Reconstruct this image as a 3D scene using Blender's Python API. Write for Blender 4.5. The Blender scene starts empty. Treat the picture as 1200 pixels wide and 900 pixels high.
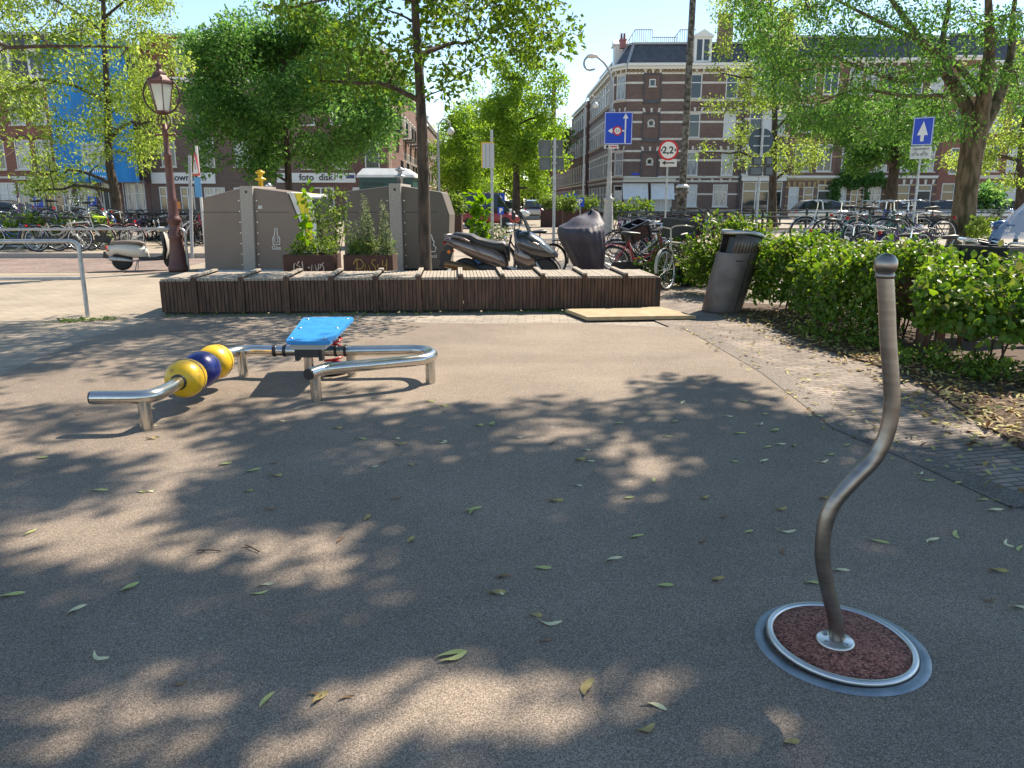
import bpy, math, random
import numpy as np
from mathutils import Matrix, Vector

random.seed(7)
RNG = np.random.default_rng(11)
SC = bpy.context.scene
COL = SC.collection
R = math.radians
PI = math.pi

# ------------------------------------------------------------------ camera
PITCH, FPX, CAMH = R(13.5), 900.0, 1.5
CAM = Vector((0, 0, CAMH))
_f = Vector((0, math.cos(PITCH), -math.sin(PITCH)))
_u = Vector((0, math.sin(PITCH), math.cos(PITCH)))
_r = Vector((1, 0, 0))


def _ray(px, py):
    return _f + _r * ((px - 600) / FPX) + _u * ((450 - py) / FPX)


def gz(px, py, z=0.0):
    """where the sight line through a photo point meets the height z"""
    d = _ray(px, py)
    t = (z - CAMH) / d.z
    return CAM + d * t


def gy(px, py, y):
    """where the sight line through a photo point meets the distance y"""
    d = _ray(px, py)
    return CAM + d * (y / d.y)


cam_d = bpy.data.cameras.new('camera')
cam = bpy.data.objects.new('camera', cam_d)
COL.objects.link(cam)
cam.location = CAM
cam.rotation_euler = (PI / 2 - PITCH, 0, 0)
cam_d.sensor_width = 36
cam_d.lens = 36 * FPX / 1200
cam_d.clip_end = 2000
cam_d.clip_start = 0.05
SC.camera = cam

# ------------------------------------------------------------------ light
SUN_EL, SUN_AZ = R(49), R(44)          # azimuth measured from +Y towards +X
w = bpy.data.worlds.new('World')
SC.world = w
w.use_nodes = True
nt = w.node_tree
nt.nodes.clear()
sky = nt.nodes.new('ShaderNodeTexSky')
sky.sky_type = 'NISHITA'
sky.sun_disc = False
sky.sun_elevation = SUN_EL
sky.sun_rotation = SUN_AZ
sky.air_density = 0.85
sky.dust_density = 0.0
sky.ozone_density = 5.0
bg = nt.nodes.new('ShaderNodeBackground')
bg.inputs['Strength'].default_value = 0.124
wo = nt.nodes.new('ShaderNodeOutputWorld')
tint = nt.nodes.new('ShaderNodeMix')
tint.data_type = 'RGBA'
tint.blend_type = 'MULTIPLY'
tint.inputs['Factor'].default_value = 1
tint.inputs['B'].default_value = (1.13, 0.975, 0.79, 1)      # daylight white balance
nt.links.new(sky.outputs[0], tint.inputs['A'])
nt.links.new(tint.outputs['Result'], bg.inputs[0])
nt.links.new(bg.outputs[0], wo.inputs[0])
sd = bpy.data.lights.new('sun', 'SUN')
sd.energy = 4.2
sd.angle = R(0.6)
sd.color = (1.0, 0.89, 0.74)
so = bpy.data.objects.new('sun', sd)
COL.objects.link(so)
sv = Vector((math.sin(SUN_AZ) * math.cos(SUN_EL), math.cos(SUN_AZ) * math.cos(SUN_EL), math.sin(SUN_EL)))
so.rotation_euler = sv.to_track_quat('Z', 'Y').to_euler()
so.location = (10, 10, 40)
SC.view_settings.view_transform = 'Standard'
SC.view_settings.look = 'None'
SC.view_settings.gamma = 1
SC.view_settings.use_curve_mapping = False
SC.view_settings.exposure = 1.3

# ------------------------------------------------------------------ mesh builder


class MB:
    """collects shapes and links them as one mesh object"""

    def __init__(self):
        self.v = []
        self.f = []
        self.mi = []
        self.sm = []
        self.M = Matrix.Identity(4)
        self.m = 0
        self.s = False

    def add(self, vs, fs, smooth=None):
        b = len(self.v)
        M = self.M
        self.v.extend([tuple(M @ Vector(p)) for p in vs])
        self.f.extend([tuple(b + i for i in f) for f in fs])
        self.mi.extend([self.m] * len(fs))
        self.sm.extend([self.s if smooth is None else smooth] * len(fs))
        return self

    def box(self, x0, x1, y0, y1, z0, z1):
        vs = [(x, y, z) for z in (z0, z1) for y in (y0, y1) for x in (x0, x1)]
        fs = [(0, 2, 3, 1), (4, 5, 7, 6), (0, 1, 5, 4), (2, 6, 7, 3), (0, 4, 6, 2), (1, 3, 7, 5)]
        return self.add(vs, fs)

    def bar(self, a, b, wx, wz, up=(0, 0, 1)):
        """a square bar from a to b"""
        a, b = Vector(a), Vector(b)
        d = (b - a).normalized()
        s = d.cross(Vector(up))
        if s.length < 1e-5:
            s = d.cross(Vector((1, 0, 0)))
        s.normalize()
        t = s.cross(d)
        vs = []
        for p in (a, b):
            for i, j in ((-1, -1), (1, -1), (1, 1), (-1, 1)):
                vs.append(p + s * (i * wx / 2) + t * (j * wz / 2))
        fs = [(3, 2, 1, 0), (4, 5, 6, 7)] + [(i, (i + 1) % 4, 4 + (i + 1) % 4, 4 + i) for i in range(4)]
        return self.add(vs, fs)

    def tube(self, pts, r, n=8, caps=True, closed=False, smooth=True):
        pts = [Vector(p) for p in pts]
        N = len(pts)
        rs = r if isinstance(r, (list, tuple)) else [r] * N
        vs, fs = [], []
        prev = None
        for i, p in enumerate(pts):
            if closed:
                d = pts[(i + 1) % N] - pts[i - 1]
            else:
                d = pts[min(i + 1, N - 1)] - pts[max(i - 1, 0)]
            if d.length < 1e-9:
                d = Vector((0, 0, 1))
            d.normalize()
            if prev is None:
                ref = Vector((0, 0, 1)) if abs(d.z) < 0.9 else Vector((1, 0, 0))
                a = d.cross(ref).normalized()
            else:
                a = (prev - d * prev.dot(d))
                if a.length < 1e-6:
                    a = d.orthogonal()
                a.normalize()
            prev = a
            b = d.cross(a)
            for k in range(n):
                t = 2 * PI * k / n
                vs.append(p + (a * math.cos(t) + b * math.sin(t)) * rs[i])
        for i in range(N if closed else N - 1):
            j = (i + 1) % N
            for k in range(n):
                fs.append((i * n + k, i * n + (k + 1) % n, j * n + (k + 1) % n, j * n + k))
        self.add(vs, fs, smooth)
        if caps and not closed:
            self.add(vs[:n], [tuple(reversed(range(n)))], False)
            self.add(vs[-n:], [tuple(range(n))], False)
        return self

    def lathe(self, prof, n=24, c=(0, 0, 0), smooth=True, cap=True):
        """profile of (radius, height) turned about the vertical through c"""
        vs, fs = [], []
        for r_, z in prof:
            for k in range(n):
                t = 2 * PI * k / n
                vs.append((c[0] + r_ * math.cos(t), c[1] + r_ * math.sin(t), c[2] + z))
        for i in range(len(prof) - 1):
            for k in range(n):
                fs.append((i * n + k, i * n + (k + 1) % n, (i + 1) * n + (k + 1) % n, (i + 1) * n + k))
        if cap:
            if prof[0][0] > 1e-6:
                fs.append(tuple(reversed(range(n))))
            if prof[-1][0] > 1e-6:
                fs.append(tuple(range((len(prof) - 1) * n, len(prof) * n)))
        return self.add(vs, fs, smooth)

    def prism(self, poly, y0, y1):
        """outline in x,z pushed from y0 to y1"""
        n = len(poly)
        vs = [(x, y0, z) for x, z in poly] + [(x, y1, z) for x, z in poly]
        fs = [tuple(range(n)), tuple(reversed(range(n, 2 * n)))]
        fs += [(i, i + n, (i + 1) % n + n, (i + 1) % n) for i in range(n)]
        return self.add(vs, fs)

    def slab(self, poly, z0, z1):
        """outline in x,y pushed from z0 to z1"""
        n = len(poly)
        vs = [(x, y, z0) for x, y in poly] + [(x, y, z1) for x, y in poly]
        fs = [tuple(reversed(range(n))), tuple(range(n, 2 * n))]
        fs += [(i, (i + 1) % n, (i + 1) % n + n, i + n) for i in range(n)]
        return self.add(vs, fs)

    def ball(self, c, r, n=16, m=10, sc=(1, 1, 1)):
        prof = [(r * math.sin(PI * i / m), -r * math.cos(PI * i / m)) for i in range(m + 1)]
        prof[0] = (1e-5, prof[0][1])
        prof[-1] = (1e-5, prof[-1][1])
        M0 = self.M
        self.M = M0 @ Matrix.Translation(c) @ Matrix.Diagonal((sc[0], sc[1], sc[2], 1))
        self.lathe(prof, n, cap=False)
        self.M = M0
        return self

    def torus(self, c, Rr, r, axis='y', n=28, m=8, arc=(0, 2 * PI)):
        full = abs(arc[1] - arc[0] - 2 * PI) < 1e-6
        pts = []
        for i in range(n if full else n + 1):
            t = arc[0] + (arc[1] - arc[0]) * i / n
            a, b = Rr * math.cos(t), Rr * math.sin(t)
            pts.append({'y': (c[0] + a, c[1], c[2] + b), 'z': (c[0] + a, c[1] + b, c[2]), 'x': (c[0], c[1] + a, c[2] + b)}[axis])
        return self.tube(pts, r, m, closed=full)

    def loft(self, rings, smooth=True, caps=True, closed=True):
        n = len(rings[0])
        vs = [p for rg in rings for p in rg]
        fs = []
        for i in range(len(rings) - 1):
            for k in range(n if closed else n - 1):
                fs.append((i * n + k, i * n + (k + 1) % n, (i + 1) * n + (k + 1) % n, (i + 1) * n + k))
        self.add(vs, fs, smooth)
        if caps:
            self.add(rings[0], [tuple(reversed(range(n)))], False)
            self.add(rings[-1], [tuple(range(n))], False)
        return self

    def mesh(self, name, mats):
        me = bpy.data.meshes.new(name)
        me.from_pydata(self.v, [], self.f)
        for m in (mats if isinstance(mats, (list, tuple)) else [mats]):
            me.materials.append(m)
        me.polygons.foreach_set('use_smooth', self.sm)
        me.polygons.foreach_set('material_index', self.mi)
        me.update()
        return me

    def build(self, name, mats, parent=None, loc=None, rz=None, bevel=0, fix=False, kind=None):
        o = link(name, self.mesh(name, mats), parent)
        if fix:
            import bmesh
            bm = bmesh.new()
            bm.from_mesh(o.data)
            bmesh.ops.recalc_face_normals(bm, faces=bm.faces)
            bm.to_mesh(o.data)
            bm.free()
        if loc is not None:
            o.location = loc
        if rz is not None:
            o.rotation_euler = (0, 0, rz)
        if bevel:
            md = o.modifiers.new('bevel', 'BEVEL')
            md.width = bevel
            md.segments = 2
            md.limit_method = 'ANGLE'
            md.angle_limit = R(40)
        if kind:
            o['kind'] = kind
        return o


def ring(cx, cz, w, h, x=None, y=None, e=2.4, n=20):
    """superellipse cross-section: at fixed x (spans y,z) or at fixed y (spans x,z)"""
    out = []
    for k in range(n):
        t = 2 * PI * k / n
        c, s = math.cos(t), math.sin(t)
        a = math.copysign(abs(c) ** (2 / e), c) * w / 2
        b = math.copysign(abs(s) ** (2 / e), s) * h / 2
        out.append((x, cx + a, cz + b) if x is not None else (cx + a, y, cz + b))
    return out


def link(name, me, parent=None):
    o = bpy.data.objects.new(name, me)
    COL.objects.link(o)
    if parent is not None:
        o.parent = parent
    return o


def tag(o, label=None, cat=None, group=None, kind=None):
    if label:
        o['label'] = label
    if cat:
        o['category'] = cat
    if group:
        o['group'] = group
    if kind:
        o['kind'] = kind
    return o


def thing(name, label, cat, loc=(0, 0, 0), rz=0.0, group=None):
    o = link(name, None)
    o.empty_display_size = 0.2
    o.location = loc
    o.rotation_euler = (0, 0, rz)
    return tag(o, label, cat, group)


def structure(mb, name, m, **k):
    return mb.build(name, m, kind='structure', **k)


def copy_tree(o, parent=None):
    c = o.copy()
    COL.objects.link(c)
    if parent is not None:
        c.parent = parent
    for ch in [x for x in o.children]:
        copy_tree(ch, c)
    return c


def spline(pts, n=8):
    """smooth curve through points"""
    P = [Vector(p) for p in pts]
    P = [P[0] * 2 - P[1]] + P + [P[-1] * 2 - P[-2]]
    out = []
    for i in range(1, len(P) - 2):
        a, b, c, d = P[i - 1], P[i], P[i + 1], P[i + 2]
        for k in range(n):
            t = k / n
            out.append(0.5 * ((2 * b) + (c - a) * t + (2 * a - 5 * b + 4 * c - d) * t * t + (3 * b - a - 3 * c + d) * t ** 3))
    out.append(P[-2].copy())
    return out


# ------------------------------------------------------------------ materials
def mat(name, col, rough=0.6, metal=0.0, col2=None, scale=8.0, bump=0.0, bscale=None, detail=4, spec=0.5, coat=0.0, stretch=None, obj_tint=False, contrast=(0.35, 0.65)):
    m = bpy.data.materials.new(name)
    m.use_nodes = True
    t = m.node_tree
    b = t.nodes['Principled BSDF']
    b.inputs['Base Color'].default_value = (*col, 1)
    b.inputs['Roughness'].default_value = rough
    b.inputs['Metallic'].default_value = metal
    b.inputs['Specular IOR Level'].default_value = spec
    if coat:
        b.inputs['Coat Weight'].default_value = coat
        b.inputs['Coat Roughness'].default_value = 0.08
    if col2 is not None or bump:
        tc = t.nodes.new('ShaderNodeTexCoord')
        src = tc.outputs['Object']
        if stretch:
            mp = t.nodes.new('ShaderNodeMapping')
            mp.inputs['Scale'].default_value = stretch
            t.links.new(src, mp.inputs[0])
            src = mp.outputs[0]
    if col2 is not None:
        nz = t.nodes.new('ShaderNodeTexNoise')
        nz.inputs['Scale'].default_value = scale
        nz.inputs['Detail'].default_value = detail
        t.links.new(src, nz.inputs['Vector'])
        rp = t.nodes.new('ShaderNodeValToRGB')
        rp.color_ramp.elements[0].color = (*col, 1)
        rp.color_ramp.elements[1].color = (*col2, 1)
        rp.color_ramp.elements[0].position, rp.color_ramp.elements[1].position = contrast
        t.links.new(nz.outputs['Fac'], rp.inputs[0])
        t.links.new(rp.outputs[0], b.inputs['Base Color'])
    if bump:
        nb = t.nodes.new('ShaderNodeTexNoise')
        nb.inputs['Scale'].default_value = bscale or scale * 2
        nb.inputs['Detail'].default_value = 5
        t.links.new(src, nb.inputs['Vector'])
        bp = t.nodes.new('ShaderNodeBump')
        bp.inputs['Strength'].default_value = bump
        bp.inputs['Distance'].default_value = 0.01
        t.links.new(nb.outputs['Fac'], bp.inputs['Height'])
        t.links.new(bp.outputs[0], b.inputs['Normal'])
    return m


def leaf_mat(name, cols, trans=0.4, rough=0.45, tboost=1.0):
    """leaves: colour varies leaf by leaf, some light passes through"""
    m = bpy.data.materials.new(name)
    m.use_nodes = True
    t = m.node_tree
    b = t.nodes['Principled BSDF']
    out = t.nodes['Material Output']
    b.inputs['Roughness'].default_value = rough
    b.inputs['Specular IOR Level'].default_value = 0.35
    g = t.nodes.new('ShaderNodeNewGeometry')
    rp = t.nodes.new('ShaderNodeValToRGB')
    el = rp.color_ramp.elements
    while len(el) < len(cols):
        el.new(0.5)
    for i, c in enumerate(cols):
        el[i].position = i / max(1, len(cols) - 1)
        el[i].color = (*[min(1, v * 1.13) for v in c], 1)
    t.links.new(g.outputs['Random Per Island'], rp.inputs[0])
    t.links.new(rp.outputs[0], b.inputs['Base Color'])
    tr = t.nodes.new('ShaderNodeBsdfTranslucent')
    hs = t.nodes.new('ShaderNodeHueSaturation')
    hs.inputs['Hue'].default_value = 0.485
    hs.inputs['Saturation'].default_value = 1.1
    hs.inputs['Value'].default_value = 1.5 * tboost
    t.links.new(rp.outputs[0], hs.inputs['Color'])
    t.links.new(hs.outputs[0], tr.inputs[0])
    mx = t.nodes.new('ShaderNodeMixShader')
    mx.inputs[0].default_value = trans
    t.links.new(b.outputs[0], mx.inputs[1])
    t.links.new(tr.outputs[0], mx.inputs[2])
    t.links.new(mx.outputs[0], out.inputs[0])
    return m


def brick_mat(name, c1, c2, cm, bw, bh, mortar=0.008, rot=0.0, noise=0.35, nscale=0.8, bump=0.3, rough=0.85, plane='xy', offset=0.5, dirt=None):
    m = bpy.data.materials.new(name)
    m.use_nodes = True
    t = m.node_tree
    b = t.nodes['Principled BSDF']
    b.inputs['Roughness'].default_value = rough
    b.inputs['Specular IOR Level'].default_value = 0.3
    tc = t.nodes.new('ShaderNodeTexCoord')
    mp = t.nodes.new('ShaderNodeMapping')
    if plane == 'xz':
        mp.inputs['Rotation'].default_value = (-PI / 2, 0, 0)
    else:
        mp.inputs['Rotation'].default_value = (0, 0, rot)
    t.links.new(tc.outputs['Object'], mp.inputs[0])
    br = t.nodes.new('ShaderNodeTexBrick')
    br.offset = offset
    br.inputs['Color1'].default_value = (*c1, 1)
    br.inputs['Color2'].default_value = (*c2, 1)
    br.inputs['Mortar'].default_value = (*cm, 1)
    br.inputs['Scale'].default_value = 1
    br.inputs['Brick Width'].default_value = bw
    br.inputs['Row Height'].default_value = bh
    br.inputs['Mortar Size'].default_value = mortar
    br.inputs['Mortar Smooth'].default_value = 0.3
    t.links.new(mp.outputs[0], br.inputs['Vector'])
    nz = t.nodes.new('ShaderNodeTexNoise')
    nz.inputs['Scale'].default_value = nscale
    nz.inputs['Detail'].default_value = 7
    nz.inputs['Roughness'].default_value = 0.65
    t.links.new(tc.outputs['Object'], nz.inputs['Vector'])
    mr = t.nodes.new('ShaderNodeMapRange')
    mr.inputs['From Min'].default_value = 0.3
    mr.inputs['From Max'].default_value = 0.7
    mr.inputs['To Min'].default_value = 1 - noise
    mr.inputs['To Max'].default_value = 1 + noise
    t.links.new(nz.outputs['Fac'], mr.inputs['Value'])
    mx = t.nodes.new('ShaderNodeMix')
    mx.data_type = 'RGBA'
    mx.blend_type = 'MULTIPLY'
    mx.inputs['Factor'].default_value = 1
    t.links.new(br.outputs['Color'], mx.inputs['A'])
    t.links.new(mr.outputs[0], mx.inputs['B'])
    t.links.new(mx.outputs['Result'], b.inputs['Base Color'])
    if bump:
        bp = t.nodes.new('ShaderNodeBump')
        bp.inputs['Strength'].default_value = bump
        bp.inputs['Distance'].default_value = 0.006
        bp.invert = True
        t.links.new(br.outputs['Fac'], bp.inputs['Height'])
        t.links.new(bp.outputs[0], b.inputs['Normal'])
    return m


def rubber_mat(name, cols, gran=260.0, patch=(0.8, 1.15), wear=False):
    """bound granules: each grain has its own colour"""
    m = bpy.data.materials.new(name)
    m.use_nodes = True
    t = m.node_tree
    b = t.nodes['Principled BSDF']
    b.inputs['Roughness'].default_value = 0.8
    b.inputs['Specular IOR Level'].default_value = 0.35
    tc = t.nodes.new('ShaderNodeTexCoord')
    vo = t.nodes.new('ShaderNodeTexVoronoi')
    vo.inputs['Scale'].default_value = gran
    t.links.new(tc.outputs['Object'], vo.inputs['Vector'])
    sp = t.nodes.new('ShaderNodeSeparateColor')
    t.links.new(vo.outputs['Color'], sp.inputs[0])
    rp = t.nodes.new('ShaderNodeValToRGB')
    el = rp.color_ramp.elements
    while len(el) < len(cols):
        el.new(0.5)
    for i, c in enumerate(cols):
        el[i].position = i / (len(cols) - 1)
        el[i].color = (*c, 1)
    t.links.new(sp.outputs[0], rp.inputs[0])
    n1 = t.nodes.new('ShaderNodeTexNoise')
    n1.inputs['Scale'].default_value = 0.9
    n1.inputs['Detail'].default_value = 9
    n1.inputs['Roughness'].default_value = 0.7
    t.links.new(tc.outputs['Object'], n1.inputs['Vector'])
    mr = t.nodes.new('ShaderNodeMapRange')
    mr.inputs['From Min'].default_value = 0.3
    mr.inputs['From Max'].default_value = 0.7
    mr.inputs['To Min'].default_value = patch[0]
    mr.inputs['To Max'].default_value = patch[1]
    t.links.new(n1.outputs['Fac'], mr.inputs['Value'])
    mx = t.nodes.new('ShaderNodeMix')
    mx.data_type = 'RGBA'
    mx.blend_type = 'MULTIPLY'
    mx.inputs['Factor'].default_value = 1
    t.links.new(rp.outputs[0], mx.inputs['A'])
    t.links.new(mr.outputs[0], mx.inputs['B'])
    t.links.new(mx.outputs['Result'], b.inputs['Base Color'])
    if wear:
        n2 = t.nodes.new('ShaderNodeTexNoise')
        n2.inputs['Scale'].default_value = 0.33
        n2.inputs['Detail'].default_value = 8
        n2.inputs['Roughness'].default_value = 0.6
        n2.inputs['Distortion'].default_value = 0.8
        t.links.new(tc.outputs['Object'], n2.inputs['Vector'])
        r2 = t.nodes.new('ShaderNodeMapRange')
        r2.inputs['From Min'].default_value = 0.42
        r2.inputs['From Max'].default_value = 0.6
        r2.inputs['To Min'].default_value = 0.84
        r2.inputs['To Max'].default_value = 1.08
        t.links.new(n2.outputs['Fac'], r2.inputs['Value'])
        m2 = t.nodes.new('ShaderNodeMix')
        m2.data_type = 'RGBA'
        m2.blend_type = 'MULTIPLY'
        m2.inputs['Factor'].default_value = 1
        t.links.new(mx.outputs['Result'], m2.inputs['A'])
        t.links.new(r2.outputs[0], m2.inputs['B'])
        v2 = t.nodes.new('ShaderNodeTexVoronoi')
        v2.inputs['Scale'].default_value = 3.1
        v2.inputs['Randomness'].default_value = 1.0
        t.links.new(tc.outputs['Object'], v2.inputs['Vector'])
        s2 = t.nodes.new('ShaderNodeSeparateColor')
        t.links.new(v2.outputs['Color'], s2.inputs[0])
        pw = t.nodes.new('ShaderNodeMath')
        pw.operation = 'MULTIPLY'
        pw.inputs[1].default_value = 0.045
        t.links.new(s2.outputs[0], pw.inputs[0])
        ls = t.nodes.new('ShaderNodeMath')
        ls.operation = 'LESS_THAN'
        t.links.new(v2.outputs['Distance'], ls.inputs[0])
        t.links.new(pw.outputs[0], ls.inputs[1])
        fc = t.nodes.new('ShaderNodeMath')
        fc.operation = 'MULTIPLY'
        fc.inputs[1].default_value = 0.55
        t.links.new(ls.outputs[0], fc.inputs[0])
        m3 = t.nodes.new('ShaderNodeMix')
        m3.data_type = 'RGBA'
        m3.inputs['B'].default_value = (0.38, 0.36, 0.33, 1)
        t.links.new(fc.outputs[0], m3.inputs['Factor'])
        t.links.new(m2.outputs['Result'], m3.inputs['A'])
        t.links.new(m3.outputs['Result'], b.inputs['Base Color'])
    bp = t.nodes.new('ShaderNodeBump')
    bp.inputs['Strength'].default_value = 0.7
    bp.inputs['Distance'].default_value = 0.003
    t.links.new(sp.outputs[1], bp.inputs['Height'])
    t.links.new(bp.outputs[0], b.inputs['Normal'])
    return m


M = {}
M['steel'] = mat('brushed_steel', (0.27, 0.235, 0.21), 0.34, 1.0, (0.36, 0.315, 0.28), 3, bump=0.08, bscale=60, stretch=(1, 1, 12))
M['steel_bar'] = mat('stainless_bar', (0.56, 0.53, 0.49), 0.24, 1.0, (0.66, 0.63, 0.58), 5, bump=0.05, bscale=70)
M['zinc'] = mat('zinc_plate', (0.2, 0.245, 0.285), 0.5, 0.7, (0.3, 0.345, 0.385), 14, bump=0.1, bscale=60)
M['galv'] = mat('galvanised', (0.34, 0.35, 0.36), 0.45, 0.8, (0.45, 0.46, 0.47), 18)
M['greypole'] = mat('grey_pole_paint', (0.3, 0.31, 0.32), 0.5, 0.2, (0.38, 0.39, 0.4), 6)
M['black'] = mat('black_paint', (0.014, 0.014, 0.016), 0.35)
M['rubber'] = mat('tyre_rubber', (0.018, 0.018, 0.019), 0.75, 0, (0.035, 0.033, 0.03), 30)
M['plastic'] = mat('black_plastic', (0.022, 0.022, 0.024), 0.45)
M['darkgrey'] = mat('dark_grey_paint', (0.06, 0.065, 0.07), 0.45)
M['white'] = mat('white_paint', (0.72, 0.71, 0.68), 0.4, 0, (0.62, 0.61, 0.57), 4)
M['whiteb'] = mat('white_enamel', (0.8, 0.8, 0.78), 0.3)
M['chrome'] = mat('chrome', (0.75, 0.75, 0.75), 0.12, 1.0)
M['alu'] = mat('aluminium', (0.6, 0.6, 0.6), 0.32, 1.0)
M['signblue'] = mat('sign_blue', (0.004, 0.06, 0.55), 0.35)
M['signred'] = mat('sign_red', (0.62, 0.012, 0.022), 0.35)
M['signback'] = mat('sign_back_grey', (0.13, 0.145, 0.15), 0.5, 0.3, (0.17, 0.185, 0.19), 5)
M['yellow'] = mat('yellow_paint', (0.72, 0.44, 0.012), 0.38, 0, (0.36, 0.21, 0.03), 16, detail=9, contrast=(0.58, 0.74), coat=0.15, bump=0.05, bscale=40)
M['cobalt'] = mat('cobalt_paint', (0.008, 0.018, 0.16), 0.35, 0, (0.05, 0.065, 0.17), 16, detail=9, contrast=(0.58, 0.76), coat=0.15)
M['red'] = mat('red_paint', (0.42, 0.012, 0.02), 0.3)
M['redlens'] = mat('red_lens', (0.55, 0.01, 0.012), 0.15)
M['orange'] = mat('orange_lens', (0.8, 0.2, 0.01), 0.2)
M['glass'] = mat('dark_window_glass', (0.02, 0.024, 0.028), 0.06, 0, spec=0.8)
M['curtain'] = mat('pane_with_curtain', (0.42, 0.43, 0.43), 0.12, 0, (0.16, 0.17, 0.18), 2.2, spec=0.8, stretch=(5, 1, 0.6))
M['blind'] = mat('pane_with_blind', (0.55, 0.56, 0.56), 0.2, 0, (0.5, 0.51, 0.51), 2)
M['concrete'] = mat('concrete', (0.42, 0.38, 0.34), 0.85, 0, (0.26, 0.24, 0.22), 45, bump=0.25, bscale=90)
M['cast'] = mat('lamp_cast_iron', (0.13, 0.052, 0.044), 0.5, 0.1, (0.085, 0.036, 0.03), 22, bump=0.2, bscale=35)
M['corten'] = mat('corten_steel', (0.085, 0.04, 0.028), 0.8, 0.1, (0.05, 0.026, 0.02), 14, bump=0.15)
M['bark'] = mat('bark', (0.10, 0.072, 0.05), 0.9, 0, (0.03, 0.022, 0.017), 14, bump=1.0, bscale=30, stretch=(1, 1, 0.22))
M['barkmoss'] = mat('mossy_bark', (0.17, 0.125, 0.075), 0.92, 0, (0.055, 0.045, 0.02), 7, bump=1.0, bscale=12, stretch=(1, 1, 0.3), detail=9, contrast=(.4, .6))
M['soil'] = mat('soil', (0.055, 0.034, 0.022), 0.95, 0, (0.1, 0.062, 0.04), 22, bump=0.9, bscale=70)
# ------------------------------------------------------------------ ground
def sheet(name, pts, z, m, thick=None):
    mb = MB()
    if thick:
        mb.slab([(p[0], p[1]) for p in pts], z - thick, z)
    else:
        mb.add([(p[0], p[1], z) for p in pts], [tuple(range(len(pts)))])
    o = structure(mb, name, m, fix=False)
    return o


M['paving'] = brick_mat('beige_paving', (0.36, 0.31, 0.25), (0.27, 0.235, 0.2), (0.17, 0.145, 0.12), 0.22, 0.11, 0.008, 0.04, noise=0.22, nscale=1.3)
M['tiles'] = brick_mat('pale_pavers', (0.34, 0.285, 0.22), (0.29, 0.245, 0.19), (0.2, 0.165, 0.13), 0.22, 0.11, 0.006, 0.05, noise=0.18, nscale=0.9)
M['path'] = brick_mat('grey_clinkers', (0.27, 0.222, 0.182), (0.19, 0.157, 0.132), (0.1, 0.083, 0.068), 0.2, 0.055, 0.007, R(-14), noise=0.4, nscale=2.3, bump=0.6)
M['roadbrick'] = brick_mat('road_clinkers', (0.27, 0.2, 0.17), (0.2, 0.155, 0.135), (0.11, 0.09, 0.08), 0.2, 0.08, 0.008, R(45), noise=0.25, nscale=1.1)
M['play'] = rubber_mat('bound_granules', [(0.106, 0.084, 0.065), (0.2, 0.159, 0.122), (0.292, 0.232, 0.178), (0.47, 0.375, 0.29)], 330, (0.84, 1.12), True)
M['asphalt'] = mat('street_asphalt', (0.2, 0.18, 0.16), 0.85, 0, (0.15, 0.135, 0.12), 0.7, bump=0.2, bscale=80)

G = 900
structure(MB().add([(-G, -60, -0.02), (G, -60, -0.02), (G, G, -0.02), (-G, G, -0.02)], [(0, 1, 2, 3)]), 'ground', M['paving'])
# pale pavers to the left of the play surface
sheet('pavement', [(-30, -6), (-2.0, -6), (-2.0, 16.4), (-30, 16.4)], -0.012, M['tiles'])
# the play surface
L_edge = [gz(190, 371), gz(112, 394), gz(50, 418), gz(0, 440)]
R_edge = [gz(800, 384), gz(819, 393), gz(858, 415), gz(896, 437), gz(940, 470), gz(980, 502), gz(1064, 537), gz(1193, 596)]
far = [gz(662, 378), gz(560, 379), gz(400, 376), gz(260, 373)]
poly = [(p.x, p.y) for p in R_edge]
poly = [(2.95, -4)] + [(R_edge[-1].x + 0.25, R_edge[-1].y - 0.9)] + poly[::-1] + [(p.x, p.y) for p in far] + [(p.x, p.y) for p in L_edge] + [(-5.6, 5.5), (-6.2, 4), (-6.4, -4)]
sheet('play_surface', poly, 0.0, M['play'])
# clinker path on the right, soil bed under the hedge
path = [(2.9, -4)] + [(R_edge[-1].x - 0.1, R_edge[-1].y - 0.9)] + [(p.x - 0.12, p.y) for p in R_edge[::-1]] + [(1.75, 10.2), (2.3, 16), (9, 16), (9, -4)]
sheet('path', path, -0.006, M['path'])
bed = [gz(868, 366), gz(905, 383), gz(962, 408), gz(1064, 440), gz(1127, 481), gz(1200, 527)]
bedp = [(p.x, p.y) for p in bed] + [(4.0, 3.0), (4.6, -1), (6.6, -1), (6.6, 6.0), (4.5, 10.9), (3.4, 11.4)]
mbb = MB()
mbb.slab(bedp, -0.05, 0.012)
structure(mbb, 'planting_bed', M['soil'])
# strip of coarser worn paving between path and play surface
M['strip'] = rubber_mat('worn_edge', [(0.08, 0.066, 0.055), (0.14, 0.118, 0.098), (0.19, 0.16, 0.135), (0.27, 0.23, 0.19)], 150)
s_in = [(p.x - 0.03, p.y) for p in R_edge]
s_out = [(p.x + 0.17, p.y + 0.05) for p in R_edge]
mbs = MB()
vs = [(x, y, 0.004) for x, y in s_in] + [(x, y, 0.004) for x, y in s_out]
n = len(s_in)
mbs.add(vs, [(i, i + 1, n + i + 1, n + i) for i in range(n - 1)])
structure(mbs, 'pavement_edge', M['strip'])
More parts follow.
